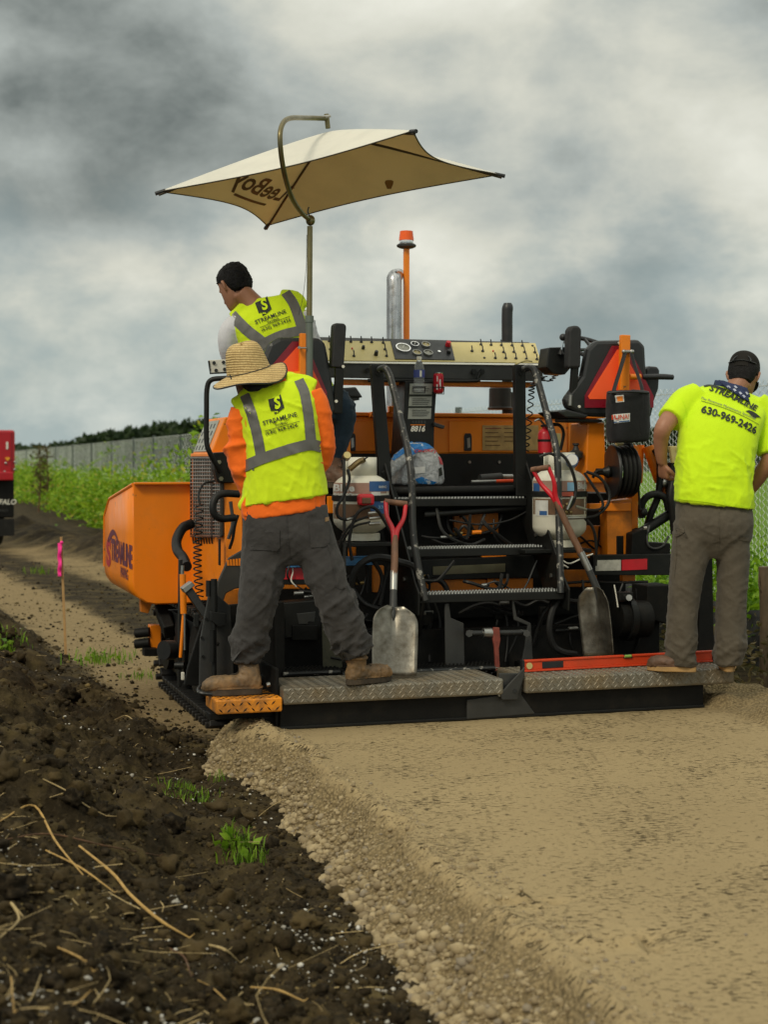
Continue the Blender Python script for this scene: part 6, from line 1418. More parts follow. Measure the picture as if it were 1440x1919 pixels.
b = MB(); b.loft([ring(512, 775, 640, 762, .135), ring(490, 730, 625, 718, .14), ring(462, 680, 598, 675, .14), ring(445, 640, 584, 640, .138), ring(436, 610, 577, 604, .125), ring(444, 592, 570, 574, .10), ring(462, 574, 560, 556, .08), ring(474, 562, 545, 552, .06)], 56, 50)
b.tube([pt(440, 600), pt(462, 578), pt(482, 562)], [.048, .052, .04], 12, 10); b.tube([pt(566, 580), pt(552, 562), pt(525, 556)], [.050, .052, .045], 12, 10)
o = b.build('vest', 'vest', p2); skin(o, .008, 4); wrinkle(o, .007, 8, (1.6, 1, .8), 43); wrinkle(o, .004, 15, (1.2, 1, 1), 47)
T3 = bvh_of(o); vest = o; stripe, text, poly = prints(Y2, T3, base2)
stripe(vest, [(436, 591), (450, 606), (470, 625), (492, 642), (505, 655)], 20); stripe(vest, [(536, 550), (550, 570), (560, 595), (568, 620)], 18); stripe(vest, [(492, 650), (530, 632), (575, 620)], 18, off=.0055)
A2 = .37
emblem(poly, text, vest, 496, 577, 25, A2); text(vest, 'STREAMLINE', 510, 598, 60, A2, .015); text(vest, 'PAVING', 515, 605, 22, A2, .01); text(vest, '(630) 969-2426', 520, 613, 56, A2, .008)
V, Fc = grid2d(58, .9, 20, 1); press([(518+math.cos(A2)*x, 607-math.sin(A2)*x+y) for x, y in V], Fc, T3, lambda v: (Vector((W(*v, Y2).x, Y2-.7, W(*v, Y2).z)), Vector((0, 1, 0))), .005, base2).build('print_rule', 'ink', vest)
b = MB(); b.loft([ring(525, 790, 640, 785, .14), ring(520, 765, 640, 752, .14), ring(525, 745, 635, 735, .12)], 16, 30)
b.tube([pt(580, 765, .02), pt(615, 752, -.03), pt(640, 762, -.05), pt(645, 790, -.03), pt(636, 825, .0), pt(624, 862, .03)], [.095, .092, .078, .066, .060, .056], 20, 34)
b.tube([pt(545, 770, .08), pt(560, 775, .28), pt(565, 800, .34), pt(555, 870, .32)], [.09, .08, .07, .055], 18, 24)
o = b.build('trousers', 'denim', p2); skin(o, .009, 4); wrinkle(o, .009, 12, (1, 1, 2), 53); wrinkle(o, .004, 25, (1, 1, 1), 57)
hb2 = W(606, 900, Y2-.02); hb2.z = 1.172; boot(p2, hb2, (.75, -.35), W(624, 856, Y2+.03), 'boot2', 'sole', 1.0)
hb3 = W(545, 905, Y2+.30); hb3.z = 1.172; boot(p2, hb3, (.5, .5), W(556, 866, Y2+.32), 'boot2', 'sole', 1.0)

# ---- the man bending on the right platform
Y3 = 8.20; ring, pt = ringf(Y3); base3 = Vector((W(1320, 1258, Y3).x, Y3, .213))
p3 = thing('person', 'person in yellow t-shirt and dark cap bending over on the right platform', 'person', base3, False)
b = MB(); hc = W(1394, 706, Y3+.33); PH = head_shape(b, hc, (.28, .80, -.53), (.24, .50, .83), 1.0)
b.tube([PH(0, -.03, -.05), pt(1392, 742, .26), pt(1385, 765, .2)], [.062, .066, .09], 16, 12)
b.loft([ring(1285, 935, 1395, 945, .11), ring(1290, 850, 1405, 860, .11, .05), ring(1310, 790, 1420, 795, .10, .15), ring(1340, 740, 1420, 745, .07, .22)], 24, 24)
b.tube([pt(1305, 750, .18), pt(1272, 775, .12), pt(1249, 800, .06), pt(1245, 822, .08), pt(1247, 850, .11), pt(1251, 868, .13)], [.055, .052, .047, .042, .034, .028], 16, 28)
hand_shape(b, pt(1251, 866, .13), (.16, .35, -.92), (-.80, -.45, -.3), (.5, -.85, -.15), 1.15, .98)
b.tube([pt(1450, 770, .2), pt(1456, 850, .12), pt(1440, 890, .16), pt(1420, 928, .24)], [.055, .048, .042, .03], 16, 24); hand_shape(b, pt(1420, 928, .24), (-.35, .6, -.7), (.5, -.1, .6), (-.6, -.6, -.2), .8)
for P in (((1305, 960), (1292, 1090), (1282, 1200), (1280, 1240)), ((1375, 965), (1372, 1100), (1368, 1200), (1366, 1240))): b.tube([pt(*q2) for q2 in P], [.08, .06, .05, .042], 14, 16)
o = b.build('body', 'skin', p3); skin(o, .006, 3)
fx = (PH(1, 0, 0)-PH(0, 0, 0)).normalized(); fy_ = (PH(0, 1, 0)-PH(0, 0, 0)).normalized(); fz = (PH(0, 0, 1)-PH(0, 0, 0)).normalized()
b = MB(); b.loft([(PH(0, -.045, .03), fx*.079, fy_*.066, 2.2), (PH(0, -.048, .0), fx*.078, fy_*.064, 2.2), (PH(0, -.052, -.04), fx*.070, fy_*.052, 2.2), (PH(0, -.056, -.07), fx*.056, fy_*.038, 2.2)], 16, 30); o = b.build('hair', 'hair', p3, True); wrinkle(o, .003, 70)
M['cap'] = cloth('dark_brown_cap', (.014, .012, .010), .25, .2, 12, 300, .9, sheen=0)
b = MB(); b.loft([(PH(0, -.010, -.004), fx*.083, fy_*.106, 2.1), (PH(0, -.006, .04), fx*.086, fy_*.108, 2.1), (PH(0, -.008, .09), fx*.080, fy_*.100, 2.1), (PH(0, -.010, .118), fx*.058, fy_*.074, 2.1), (PH(0, -.010, .132), fx*.022, fy_*.028, 2.1)], 26, 40)
cap = b.build('cap', 'cap', p3, True, angle=80)
b = MB(); b.prism([PH(.075*math.cos(t_), .085+.085*math.sin(t_), .02-.02*math.sin(t_)) for t_ in np.linspace(0, math.pi, 15)], fz*.006); b.build('peak', 'cap', cap, True)
MB().sphere(PH(0, -.010, .134), .008, 8).build('cap_button', 'cap', cap, True)
arch = [PH(.048*math.cos(t_), -.112+.030*max(0, math.sin(t_))**1.2*.5, .022+.052*math.sin(t_)) for t_ in np.linspace(0, math.pi, 13)]
MB().add(arch, [list(range(13))]).build('cap_opening', 'hair', cap, True)
MB().tube([p+fy_*-.004 for p in arch], .004, 6, 20).build('opening_edge', 'seat', cap, True)
MB().tube([PH(.060*math.cos(t_)*1.2, -.115+.03*abs(math.cos(t_))**2, .030) for t_ in np.linspace(0, math.pi, 9)], .009, 6, 16, flat=.4).build('cap_strap', 'seat', cap, True)
for k in range(7): MB().box((-.003, -.001, -.004), (.003, .001, .004)).build('stitching', 'panel', cap, origin=-(PH(-.021+.007*k, -.098, .094)-base3))
M['bandana'] = pmat('navy_bandana', (.012, .022, .075), .85, 0, .3, 30); M['bandana_print'] = pmat('bandana_print', (.40, .42, .50), .85, 0, .3, 60)
# t-shirt
b = MB(); b.loft([ring(1267, 938, 1412, 956, .152), ring(1269, 905, 1411, 918, .150, .01), ring(1273, 860, 1416, 872, .146, .04), ring(1280, 810, 1430, 820, .142, .09), ring(1292, 775, 1446, 782, .134, .14), ring(1302, 746, 1450, 760, .118, .19), ring(1318, 726, 1444, 744, .100, .22), ring(1345, 716, 1428, 734, .072, .25)], 60, 60)
b.tube([pt(1325, 742, .2), pt(1300, 752, .18), pt(1280, 770, .14), pt(1264, 786, .10)], [.085, .086, .080, .074], 24, 24)
b.tube([pt(1430, 755, .2), pt(1448, 775, .19), pt(1456, 815, .15), pt(1457, 852, .12)], [.085, .084, .078, .074], 24, 24)
o = b.build('tshirt', 'tshirt', p3); skin(o, .008, 4)
zm = lambda v: np.clip((W(0, 800, Y3).z-base3.z-v[:, 2])/.2, .1, 1)
wrinkle(o, .018, 6, (.9, 1, 2.0), 63, lambda v: np.exp(-((v[:, 2]-(W(0, 895, Y3).z-base3.z))/.10)**2)); wrinkle(o, .028, 3.8, (1.8, 1, .6), 67, zm, .5, .7); wrinkle(o, .021, 6.5, (1.2, 1, 1.2), 68, zm, .5, -.8); wrinkle(o, .010, 12, (1, 1, 1.2), 69, zm, .5, .6)
T4 = bvh_of(o); tsh = o; stripe, text, poly = prints(Y3, T4, base3)
A3 = -.46
text(tsh, 'STREAMLINE', 1383, 744, 94, A3, .03, .3, hpx=13, bend=2); text(tsh, 'PAVING', 1408, 764, 18, A3, .01, .1)
text(tsh, 'The Pavement Maintenance Specialists', 1370, 764, 104, -.40, .0, .3, 'stripe', .005, 7, 1); text(tsh, '630-969-2426', 1369, 786, 106, -.40, .03, 0, hpx=16, bend=2)
stripe(tsh, [(1322, 751), (1350, 761), (1385, 776), (1424, 796)], .9, 'ink', 'print_rule', .005)
stripe(tsh, [(1334, 722), (1345, 720), (1358, 723), (1372, 730)], 2.6, 'ink', 'logo_stroke', .0055)
poly(tsh, [(1400, 771), (1408, 769), (1416, 772), (1422, 776), (1430, 783), (1422, 782), (1414, 777), (1417, 784), (1410, 779), (1406, 774)], 'ink', .005)
stripe(tsh, [(1268, 934), (1310, 938), (1360, 946), (1411, 952)], 2.5, 'tshirt', 'hem', .004); stripe(tsh, [(1285, 744), (1292, 770), (1290, 800)], 1.5, 'tshirt', 'sleeve_seam', .003)
b = MB(); b.loft([(pt(1394, 742, .245), Vector((.104, -.0, -.034)), Vector((0, .105, 0)), 2.1), (pt(1394, 730, .26), Vector((.100, 0, -.030)), Vector((0, .100, 0)), 2.1), (pt(1394, 716, .28), Vector((.090, 0, -.026)), Vector((0, .088, 0)), 2.1)], 12, 30)
b.loft([(pt(1388, 716, .18), Vector((.085, 0, -.024)), Vector((0, .014, 0)), 2.1), (pt(1394, 732, .125), Vector((.068, 0, -.024)), Vector((0, .014, 0)), 2.1), (pt(1405, 748, .085), Vector((.020, 0, -.010)), Vector((0, .012, 0)), 2.1)], 12, 16)
o = b.build('bandana', 'bandana', p3); skin(o, .007, 2); wrinkle(o, .006, 24, (1, 1, 1), 71)
TB = bvh_of(o); sB, tB, pB_ = prints(Y3, TB, base3)
for x, y in ((1376, 724), (1386, 730), (1396, 736), (1390, 724), (1402, 742), (1382, 735), (1410, 736)): pB_(o, [(x-3, y-2), (x+1, y-3), (x+4, y+1), (x, y+3)], 'bandana_print', .004, 'paisley', 8)
# trousers
b = MB(); b.loft([ring(1272, 930, 1409, 945, .138, .03), ring(1268, 965, 1410, 972, .148, .0), ring(1266, 1000, 1408, 1005, .142, .0), ring(1280, 1025, 1395, 1028, .11), ring(1310, 1045, 1370, 1048, .07)], 30, 46)
b.loft([ring(1266, 975, 1340, 975, .13, 0, 2.2), ring(1261, 1020, 1336, 1022, .12, 0, 2.2), ring(1256, 1080, 1319, 1082, .105, -.01, 2.2), ring(1253, 1140, 1309, 1142, .10, 0, 2.2), ring(1250, 1185, 1306, 1187, .10, 0, 2.2), ring(1253, 1220, 1306, 1222, .098, .01, 2.2), ring(1256, 1246, 1307, 1248, .09, .01, 2.2)], 60, 40)
b.loft([ring(1338, 978, 1409, 978, .13, 0, 2.2), ring(1342, 1022, 1406, 1020, .12, 0, 2.2), ring(1346, 1080, 1402, 1080, .105, .0, 2.2), ring(1345, 1140, 1399, 1140, .10, .01, 2.2), ring(1343, 1185, 1399, 1185, .10, .01, 2.2), ring(1342, 1215, 1396, 1212, .10, .01, 2.2), ring(1343, 1246, 1388, 1246, .09, .01, 2.2)], 60, 40)
o = b.build('trousers', 'khaki', p3); skin(o, .008, 3)
zk3 = lambda py: W(0, py, Y3).z-base3.z
lm3 = lambda v: .3+.7*np.exp(-((v[:, 2]-zk3(1110))/.14)**2)+1.6*np.exp(-((v[:, 2]-zk3(1212))/.085)**2)+.5*np.exp(-((v[:, 2]-zk3(1000))/.07)**2)
wrinkle(o, .020, 4.8, (.7, .7, 2.1), 73, lm3, .5, .8); wrinkle(o, .012, 7.0, (.8, .8, 1.8), 77, lm3, .5, -.7); wrinkle(o, .005, 13, (.8, .8, 1.6), 78, lm3, .5, .5); wrinkle(o, .004, 28, (1, 1, 1), 79)
tro = o; T5 = bvh_of(tro); st5, tx5, po5 = prints(Y3, T5, base3)
po5(tro, [(1263, 988), (1276, 984), (1277, 996), (1268, 1004), (1262, 1006)], 'khaki', .006, 'pocket_flap', 6); po5(tro, [(1376, 1002), (1402, 1006), (1402, 1014), (1376, 1009)], 'khaki', .005, 'pocket_flap', 6)
st5(tro, [(1266, 990), (1264, 1040), (1260, 1080)], 1.5, 'khaki', 'seam', .003); st5(tro, [(1338, 945), (1337, 990), (1339, 1030)], 1.6, 'khaki', 'seam', .004)
st5(tro, [(1256, 1242), (1282, 1244), (1307, 1243)], 2, 'khaki', 'cuff_seam', .003); st5(tro, [(1343, 1242), (1366, 1243), (1388, 1241)], 2, 'khaki', 'cuff_seam', .003)
h1 = W(1302, 1260, Y3-.05); h1.z = .2145; boot(p3, h1, (-.93, .30), W(1284, 1238, Y3), 'boot2', 'sole_tan', .82)
h2 = W(1368, 1260, Y3-.05); h2.z = .2145; boot(p3, h2, (.15, .98), W(1367, 1236, Y3+.02), 'boot2', 'sole_tan', .90)
# ------------------------------------------------------------------ loose things on the machine
def cylpatch(b, c, Rr, px0, px1, z0, z1, cx, half, n=10):
    """piece of a label wrapped on an upright cylinder; px relative to its photo column"""
    V = []; A = [math.asin(max(-.999, min(.999, (p-cx)/half))) for p in np.linspace(px0, px1, n+1)]; vd = RT @ Vector((toW(c).x, toW(c).y, 0)).normalized(); sd_ = Vector((vd.y, -vd.x, 0))
    for z in (z0, z1):
        for a in A: V.append(Vector((c[0], c[1], z))+(sd_*math.sin(a)-vd*math.cos(a))*Rr)
    b.add(V, [[i, i+1, n+1+i+1, n+1+i] for i in range(n)]); return b
def cyltext(txt, c, Rr, cx, half, px, py, wpx, bfun, bold=.01, hpx=None, shear=0):
    V, Fc = text2d(txt, 1.0, bold, shear); w = max(v[0] for v in V)-min(v[0] for v in V); k = wpx/w; hh = max(v[1] for v in V)-min(v[1] for v in V); ky = k if hpx is None else hpx/hh
    V, Fc = subdiv(V, Fc, .3); vd = RT @ Vector((toW(c).x, toW(c).y, 0)).normalized(); sd_ = Vector((vd.y, -vd.x, 0)); b = MB(); P = []
    for x, y in V:
        a = math.asin(max(-.99, min(.99, (px+x*k-cx)/half))); P.append(Vector((c[0], c[1], bfun(py-y*ky)))+(sd_*math.sin(a)-vd*math.cos(a))*Rr)
    b.add(P, Fc); return b
M['lab_pink'] = pmat('faded_label', (.36, .215, .165), .5, 0, .15, 12, .3); M['lab_blue'] = pmat('blue_label', (.03, .10, .27), .45, 0, .15, 20, .15); M['lab_white'] = pmat('white_label', (.62, .62, .60), .5, 0, .1, 20, .2)
M['lab_rust'] = pmat('rusty_label', (.16, .085, .045), .7, 0, .35, 14, .5); M['lab_red'] = pmat('red_label', (.45, .09, .05), .5, 0, .2, 20); M['rhino'] = pmat('light_blue_print', (.22, .42, .62), .5, 0, .1, 20)
M['brassv'] = pmat('brass_valve', (.22, .155, .07), .4, .8, .3, 20, .4, (.06, .05, .03))
def tank(cx, top, bot, label, mirror):
    half = 52.0; bq = .78; base = L(cx, bot, bq); Rr = .155; zf = lambda py: L(cx, py, bq-.15).z
    t_ = thing('propane_tank', label, 'propane tank', base, True, 'propane tanks beside the steps')
    z0 = base.z; hgt = zf(top)-z0
    MB().lathe([(.10, 0), (.105, .0), (.105, .035), (.10, .04)], base, (0, 0, 1), 28).build('foot_ring', 'tank_white', t_, True)
    zs0 = .03; b_ = MB().lathe([(.02, zs0)]+[(Rr*math.sin(a), zs0+.085*(1-math.cos(a))) for a in np.linspace(.25, math.pi/2, 8)]+[(Rr, hgt-.085)]+[(Rr*math.cos(a), hgt-.085+.085*math.sin(a)) for a in np.linspace(.1, 1.45, 9)]+[(.005, hgt)], base, (0, 0, 1), 40)
    b_.build('shell', 'tank_white', t_, True)
    # collar: two curved guards
    for a0, a1 in ((.25, 2.6), (3.5, 5.7)):
        V = []; n = 14
        for z in (hgt-.02, hgt+.085):
            for a in np.linspace(a0, a1, n+1): V.append(base+Vector((.088*math.cos(a), .088*math.sin(a), z)))
        b_ = MB(); b_.add(V, [[i, i+1, n+2+i, n+1+i] for i in range(n)]); b_.build('collar', 'tank_white', t_, True, solid=.006)
    v0 = base+Vector((0, 0, hgt)); b_ = MB(); b_.cyl(v0-Vector((0, 0, .01)), v0+Vector((0, 0, .05)), .018, 10); b_.cyl(v0+Vector((0, 0, .035)), v0+Vector((-.03, -.06, .055)), .014, 10); b_.build('valve', 'brassv', t_, True)
    MB().lathe([(.025, 0), (.030, .006), (.030, .018), (.01, .022)], v0+Vector((0, 0, .062)), (0, 0, 1), 9).build('hand_wheel', 'black', t_, True)
    return t_, base, half, Rr, zf
t1, tb1, hf, Rr, zf = tank(677, 886, 1012, 'white propane tank with peeling label left of the steps', False)
R1 = Rr+.0012
b_ = MB(); cylpatch(b_, tb1, R1, 627, 728, zf(925), zf(905), 677, hf, 18); b_.build('label_band', 'lab_pink', t1, True)
b_ = MB(); cylpatch(b_, tb1, R1, 627, 728, zf(973), zf(945), 677, hf, 18); b_.build('label_band', 'lab_rust', t1, True)
b_ = MB(); cylpatch(b_, tb1, R1+.001, 692, 728.5, zf(921), zf(902), 677, hf); b_.build('label', 'lab_blue', t1, True)
b_ = MB(); cylpatch(b_, tb1, R1+.002, 695, 712, zf(931), zf(922), 677, hf, 6); b_.build('label', 'lab_white', t1, True)
b_ = MB(); cylpatch(b_, tb1, R1+.001, 694, 724, zf(963), zf(932), 677, hf); b_.build('label', 'lab_blue', t1, True)
b_ = MB(); cylpatch(b_, tb1, R1+.002, 712, 721, zf(942), zf(935), 677, hf, 4); b_.build('label_patch', 'lab_white', t1, True)
cyltext('Blue', tb1, R1+.002, 677, hf, 646, 915, 38, zf, .03, 14).build('lettering', 'lab_white', t1); cyltext('RHINO', tb1, R1+.002, 677, hf, 645, 929, 34, zf, .03, 9).build('lettering', 'lab_white', t1)
cyltext('RHINO', tb1, R1+.003, 677, hf, 716, 913, 14, zf, .02, 5).build('lettering', 'lab_white', t1); cyltext('33', tb1, R1+.003, 677, hf, 712, 951, 9, zf, .02, 6).build('lettering', 'rhino', t1)
b_ = MB(); b_.lathe([(Rr+.002, 0), (Rr+.008, .004), (Rr+.008, .030), (Rr+.002, .034)], tb1+Vector((0, 0, zf(940)-tb1.z)), (0, 0, 1), 36); b_.build('strap', 'rubber', t1, True)
bk = L(686, 936, .60); MB().box(bk-Vector((.045, .02, .033)), bk+Vector((.045, .03, .03))).build('strap_buckle', 'red', t1, bevel=.014)
MB().box(bk-Vector((.028, .026, .022)), bk+Vector((.022, -.018, .01))).build('buckle_plate', 'lab_rust', t1, bevel=.006)
t2, tb2, hf, Rr, zf = tank(1049, 876, 1024, 'white propane tank right of the steps below fire extinguisher', True)
b_ = MB(); cylpatch(b_, tb2, R1, 999, 1100, zf(921), zf(901), 1049, hf, 18); b_.build('label_band', 'lab_pink', t2, True)
b_ = MB(); cylpatch(b_, tb2, R1, 999, 1100, zf(965), zf(935), 1049, hf, 18); b_.build('label_band', 'lab_rust', t2, True)
b_ = MB(); cylpatch(b_, tb2, R1+.001, 1000, 1012, zf(921), zf(906), 1049, hf, 5); b_.build('label', 'lab_blue', t2, True)
b_ = MB(); cylpatch(b_, tb2, R1+.001, 1004, 1028, zf(968), zf(938), 1049, hf, 6); b_.build('label', 'lab_white', t2, True)
b_ = MB(); cylpatch(b_, tb2, R1+.002, 1012, 1026, zf(966), zf(958), 1049, hf, 6); b_.build('label_patch', 'lab_blue', t2, True)
b_ = MB(); cylpatch(b_, tb2, R1+.001, 1064, 1080, zf(920), zf(904), 1049, hf, 6); b_.build('label', 'rhino', t2, True)
cyltext('Blue', tb2, R1+.002, 1049, hf, 1092, 911, 18, zf, .03, 13).build('lettering', 'lab_white', t2)
b_ = MB(); b_.lathe([(Rr+.002, 0), (Rr+.008, .004), (Rr+.008, .030), (Rr+.002, .034)], tb2+Vector((0, 0, zf(932)-tb2.z)), (0, 0, 1), 36); b_.build('strap', 'rubber', t2, True)
b_ = MB(); cylpatch(b_, tb2, Rr+.010, 1049, 1074, zf(930), zf(922), 1049, hf, 6); b_.build('warning_label', 'lab_red', t2, True)
# gauges and hoses of the tanks
hose([(652, 880, .62), (655, 900, .60), (644, 930, .58), (632, 950, .57), (634, 968, .57), (650, 974, .57), (668, 966, .57)], .0085, 'rubber', 'gas_hose')
hose([(655, 880, .66), (672, 866, .66), (682, 862, .68)], .016, 'brassv', 'regulator', n=8); MB().cyl(L(666, 872, .66), L(690, 856, .66), .004, 6).build('valve_stem', 'black', pv, True); MB().cyl(L(649, 857, .64), L(651, 853, .60), .022, 14).build('pressure_gauge', 'brassv', pv, True); MB().cyl(L(651, 853, .60), L(651.2, 852.6, .597), .019, 14).build('gauge_face', 'panel', pv, True)
MB().bar(L(646, 1120, .60), L(645, 860, .62), .014, .014, (0, 1, 0)).build('upright_rod', 'grey_steel', pv)
for pts, r in (([(660, 1050, .56), (655, 1010, .55), (668, 965, .55), (690, 950, .55), (706, 955, .55), (720, 975, .55), (740, 1010, .54)], .009), ([(626, 1060, .58), (640, 1010, .57), (662, 980, .56), (690, 968, .56)], .007), ([(634, 1030, .58), (660, 990, .57), (694, 978, .56)], .006),
               ([(1040, 845, .6), (1060, 858, .58), (1074, 885, .57), (1080, 915, .57), (1076, 940, .56), (1064, 955, .55)], .009), ([(1096, 886, .62), (1112, 910, .6), (1128, 935, .58), (1130, 950, .57), (1118, 956, .56), (1098, 955, .56)], .008), ([(1100, 884, .64), (1125, 895, .62), (1142, 920, .6), (1140, 945, .58), (1120, 965, .57), (1095, 971, .56)], .009),
               ([(1098, 972, .57), (1112, 990, .57), (1118, 1020, .58), (1117, 1060, .6)], .009), ([(1012, 856, .62), (1030, 850, .6), (1045, 856, .6)], .008)): hose(pts, r)
for x0, y0, x1, y1, b in ((1064, 955, 1074, 930, .55), (1080, 949, 1100, 955, .56), (1064, 971, 1098, 970, .56), (690, 962, 712, 960, .56), (692, 972, 712, 970, .56), (692, 982, 712, 981, .56), (650, 974, 664, 970, .57)): MB().cyl(L(x0, y0, b), L(x1, y1, b), .009, 8).build('hose_fitting', 'steel', pv, True)
for x, y in ((1056, 950), (1062, 960), (1070, 960), (1064, 946)): MB().sphere(L(x, y, .57), .013, 8).build('manifold', 'brassv', pv, True)
for x0, x1, y in ((612, 740, 1014), (985, 1110, 1026)):
    MB().box((A_l(x0, y, .62), .62, C_(x0, y+12, .62)), (A_l(x1, y, .62), .95, C_(x0, y, .78)-.004)).build('tank_shelf', 'black', pv, bevel=.004)
# fire extinguisher
eb = L(1022, 850, 1.02); fe = thing('fire_extinguisher', 'red fire extinguisher clamped behind the right handrail', 'fire extinguisher', eb, True)
MB().lathe([(.035, 0), (.042, .004), (.042, .115), (.034, .135), (.016, .148), (.016, .16)], eb, (0, 0, 1), 20).build('cylinder', 'red', fe, True)
MB().box(eb+Vector((-.02, -.05, .158)), eb+Vector((.02, .02, .172))).build('valve_head', 'black', fe, bevel=.003); MB().tube([eb+Vector((-.01, -.01, .172)), eb+Vector((-.05, -.03, .20)), eb+Vector((-.08, -.03, .19))], .006, 6, 10).build('handle', 'steel', fe, True)
MB().tube([eb+Vector((.02, 0, .168)), eb+Vector((.09, 0, .17)), eb+Vector((.12, 0, .12)), eb+Vector((.10, .0, .02))], .010, 8, 18).build('discharge_hose', 'rubber', fe, True)
MB().lathe([(.0435, 0), (.0435, .014)], eb+Vector((0, 0, .07)), (0, 0, 1), 20).build('clamp_band', 'black', fe)
gg = L(1085, 876, .75); 
MB().lathe([(.02, 0), (.042, .02), (.045, .05), (.02, .065), (.012, .09), (.02, .095), (.02, .105)], L(1080, 864, .95), (0, 0, 1), 16).build('regulator', 'grey_steel', pv, True); MB().cyl(L(1073, 866, .66), L(1073, 862, .60), .036, 18).build('gauge_cap', 'lab_blue', pv, True); MB().cyl(L(1073, 861.5, .60), L(1073, 861.3, .595), .032, 18).build('gauge_face', 'lab_white', pv, True)

# ---- shovels
def shovel(label, foot, top, width, neck, yaw_w):
    """foot: bottom edge centre, top: grip centre (machine frame)"""
    f, g_, nk = Vector(foot), Vector(top), Vector(neck); ax = (nk-f).normalized(); bl = (nk-f).length; hx_ = (g_-nk).normalized(); t_ = thing('shovel', label, 'shovel', f, True, 'shovels leaning on the machine')
    sx = Vector(yaw_w).normalized(); sx = (sx-ax*sx.dot(ax)).normalized(); nz = sx.cross(ax)
    if nz.y > 0: nz = -nz
    n, m_ = 18, 16; V = []
    for j in range(n+1):
        s = j/n; w = width*(.97+.03*math.sin(s*3) if s < .72 else .99*math.sqrt(max(0, 1-((s-.72)/.30)**2))+.0)
        for i in range(m_+1):
            u = 2*i/m_-1; cup = .030*(u*u)*(1 if s < .9 else .6)+.018*s*s; ridge = -.022*math.exp(-(u/.16)**2)*np.clip((s-.45)/.5, 0, 1)
            V.append(f+ax*(bl*s)+sx*(u*w/2)+nz*(cup+ridge+.012))
    b_ = MB(); b_.add(V, [[j*(m_+1)+i, j*(m_+1)+i+1, (j+1)*(m_+1)+i+1, (j+1)*(m_+1)+i] for j in range(n) for i in range(m_)]); b_.build('blade', 'shovel_steel', t_, True, solid=.003, angle=80)
    s0 = f+ax*(bl*.80); s1 = nk+hx_*.16; y0 = g_-hx_*.20; fy2 = hx_
    MB().tube([s0+nz*-.005, f+ax*bl*.95, s1], [.016, .021, .018], 12, 14).build('socket', 'grey_steel', t_, True); MB().cyl(nk+hx_*.10, s1+hx_*.05, .0205, 12).build('ferrule', 'steel', t_, True)
    MB().tube([s1, s1.lerp(y0, .5)+nz*.006, y0], [.0185, .019, .0175], 12, 16).build('handle', 'wood', t_, True)
    for sg_ in (-1, 1): MB().tube([y0-hx_*.05+sx*sg_*.004, y0+hx_*.03+sx*sg_*.010, y0+hx_*.11+sx*sg_*.046, g_+sx*sg_*.056], [.014, .015, .012, .012], 10, 16).build('yoke', 'red', t_, True)
    MB().tube([g_-sx*.062, g_+sx*.062], .0155, 12).build('grip', 'wood', t_, True); return t_
shovel('square steel shovel standing on the left platform with its blade towards the camera', L(735, 1266, .10), L(742, 942, .50), .245, L(737, 1140, .23), (1, 0, 0))
sh2 = shovel('steel shovel leaning right of the steps with its blade turned sideways', L(1131, 1229, .30), L(1014, 878, .48), .215, L(1120, 1100, .34), (.42, -.80, 0))

# ---- spirit levels
def level(label, p, q_, h, mat, t=.026):
    p, q_ = Vector(p), Vector(q_); d = (q_-p).normalized(); t_ = thing('spirit_level', label, 'spirit level', p, True); ln = (q_-p).length; y = Vector((-d.y, d.x, 0)); u = Vector((0, 0, 1))
    def bx(s0, s1, z0, z1, y0, y1, nm, m, par=t_, bv=.002): return MB().prism([p+d*s+u*z+y*y0 for s, z in ((s0, z0), (s1, z0), (s1, z1), (s0, z1))], y*(y1-y0)).build(nm, m, par, bevel=bv)
    bx(0, ln, 0, h*.16, -t/2, t/2, 'bottom_rail', mat); bx(0, ln, h*.84, h, -t/2, t/2, 'top_rail', mat); bx(0, ln, h*.165, h*.835, -t*.28, t*.28, 'web', mat)
    bx(ln*.10, ln*.205, h*.22, h*.78, -t*.42, t*.42, 'hand_hole', 'plastic_dark'); bx(ln-.012, ln+.002, -.001, h+.001, -t*.54, t*.54, 'end_cap', 'plastic_dark'); bx(-.002, .012, -.001, h+.001, -t*.54, t*.54, 'end_cap', 'plastic_dark')
    MB().cyl(p+d*ln*.035+u*h*.5-y*t*.5, p+d*ln*.035+u*h*.5+y*t*.5, h*.28, 16).build('plumb_vial', 'panel', t_, True)
    c = p+d*ln*.535+u*h*.9; bx(ln*.515, ln*.56, h*.70, h*1.02, -t*.5, t*.5, 'vial_window', 'plastic_dark'); MB().tube([c-d*.02-y*t*.5, c+d*.02-y*t*.5], .008, 10).build('vial', pmat('green_vial', (.25, .42, .08), .15, 0, .1), t_, True); return t_
M['lev_red'] = pmat('red_orange_level', (.62, .055, .012), .42, 0, .12, 6, .35, (.25, .07, .03)); M['lev_blue'] = pmat('blue_level', (.02, .13, .30), .4, 0, .12, 6, .25)
lz = .2165; la, lb = L(978, 1256, .12), L(1338, 1248, .20); la.z = lb.z = lz
level('long red spirit level lying along the right platform', la, lb, .062, 'lev_red')
la, lb = L(536, 1046, .66), L(706, 1040, .66)
l2 = level('blue spirit level resting on the frame behind the man in the straw hat', L(530, 1064, .675), L(704, 1058, .675), .05, 'lev_blue')

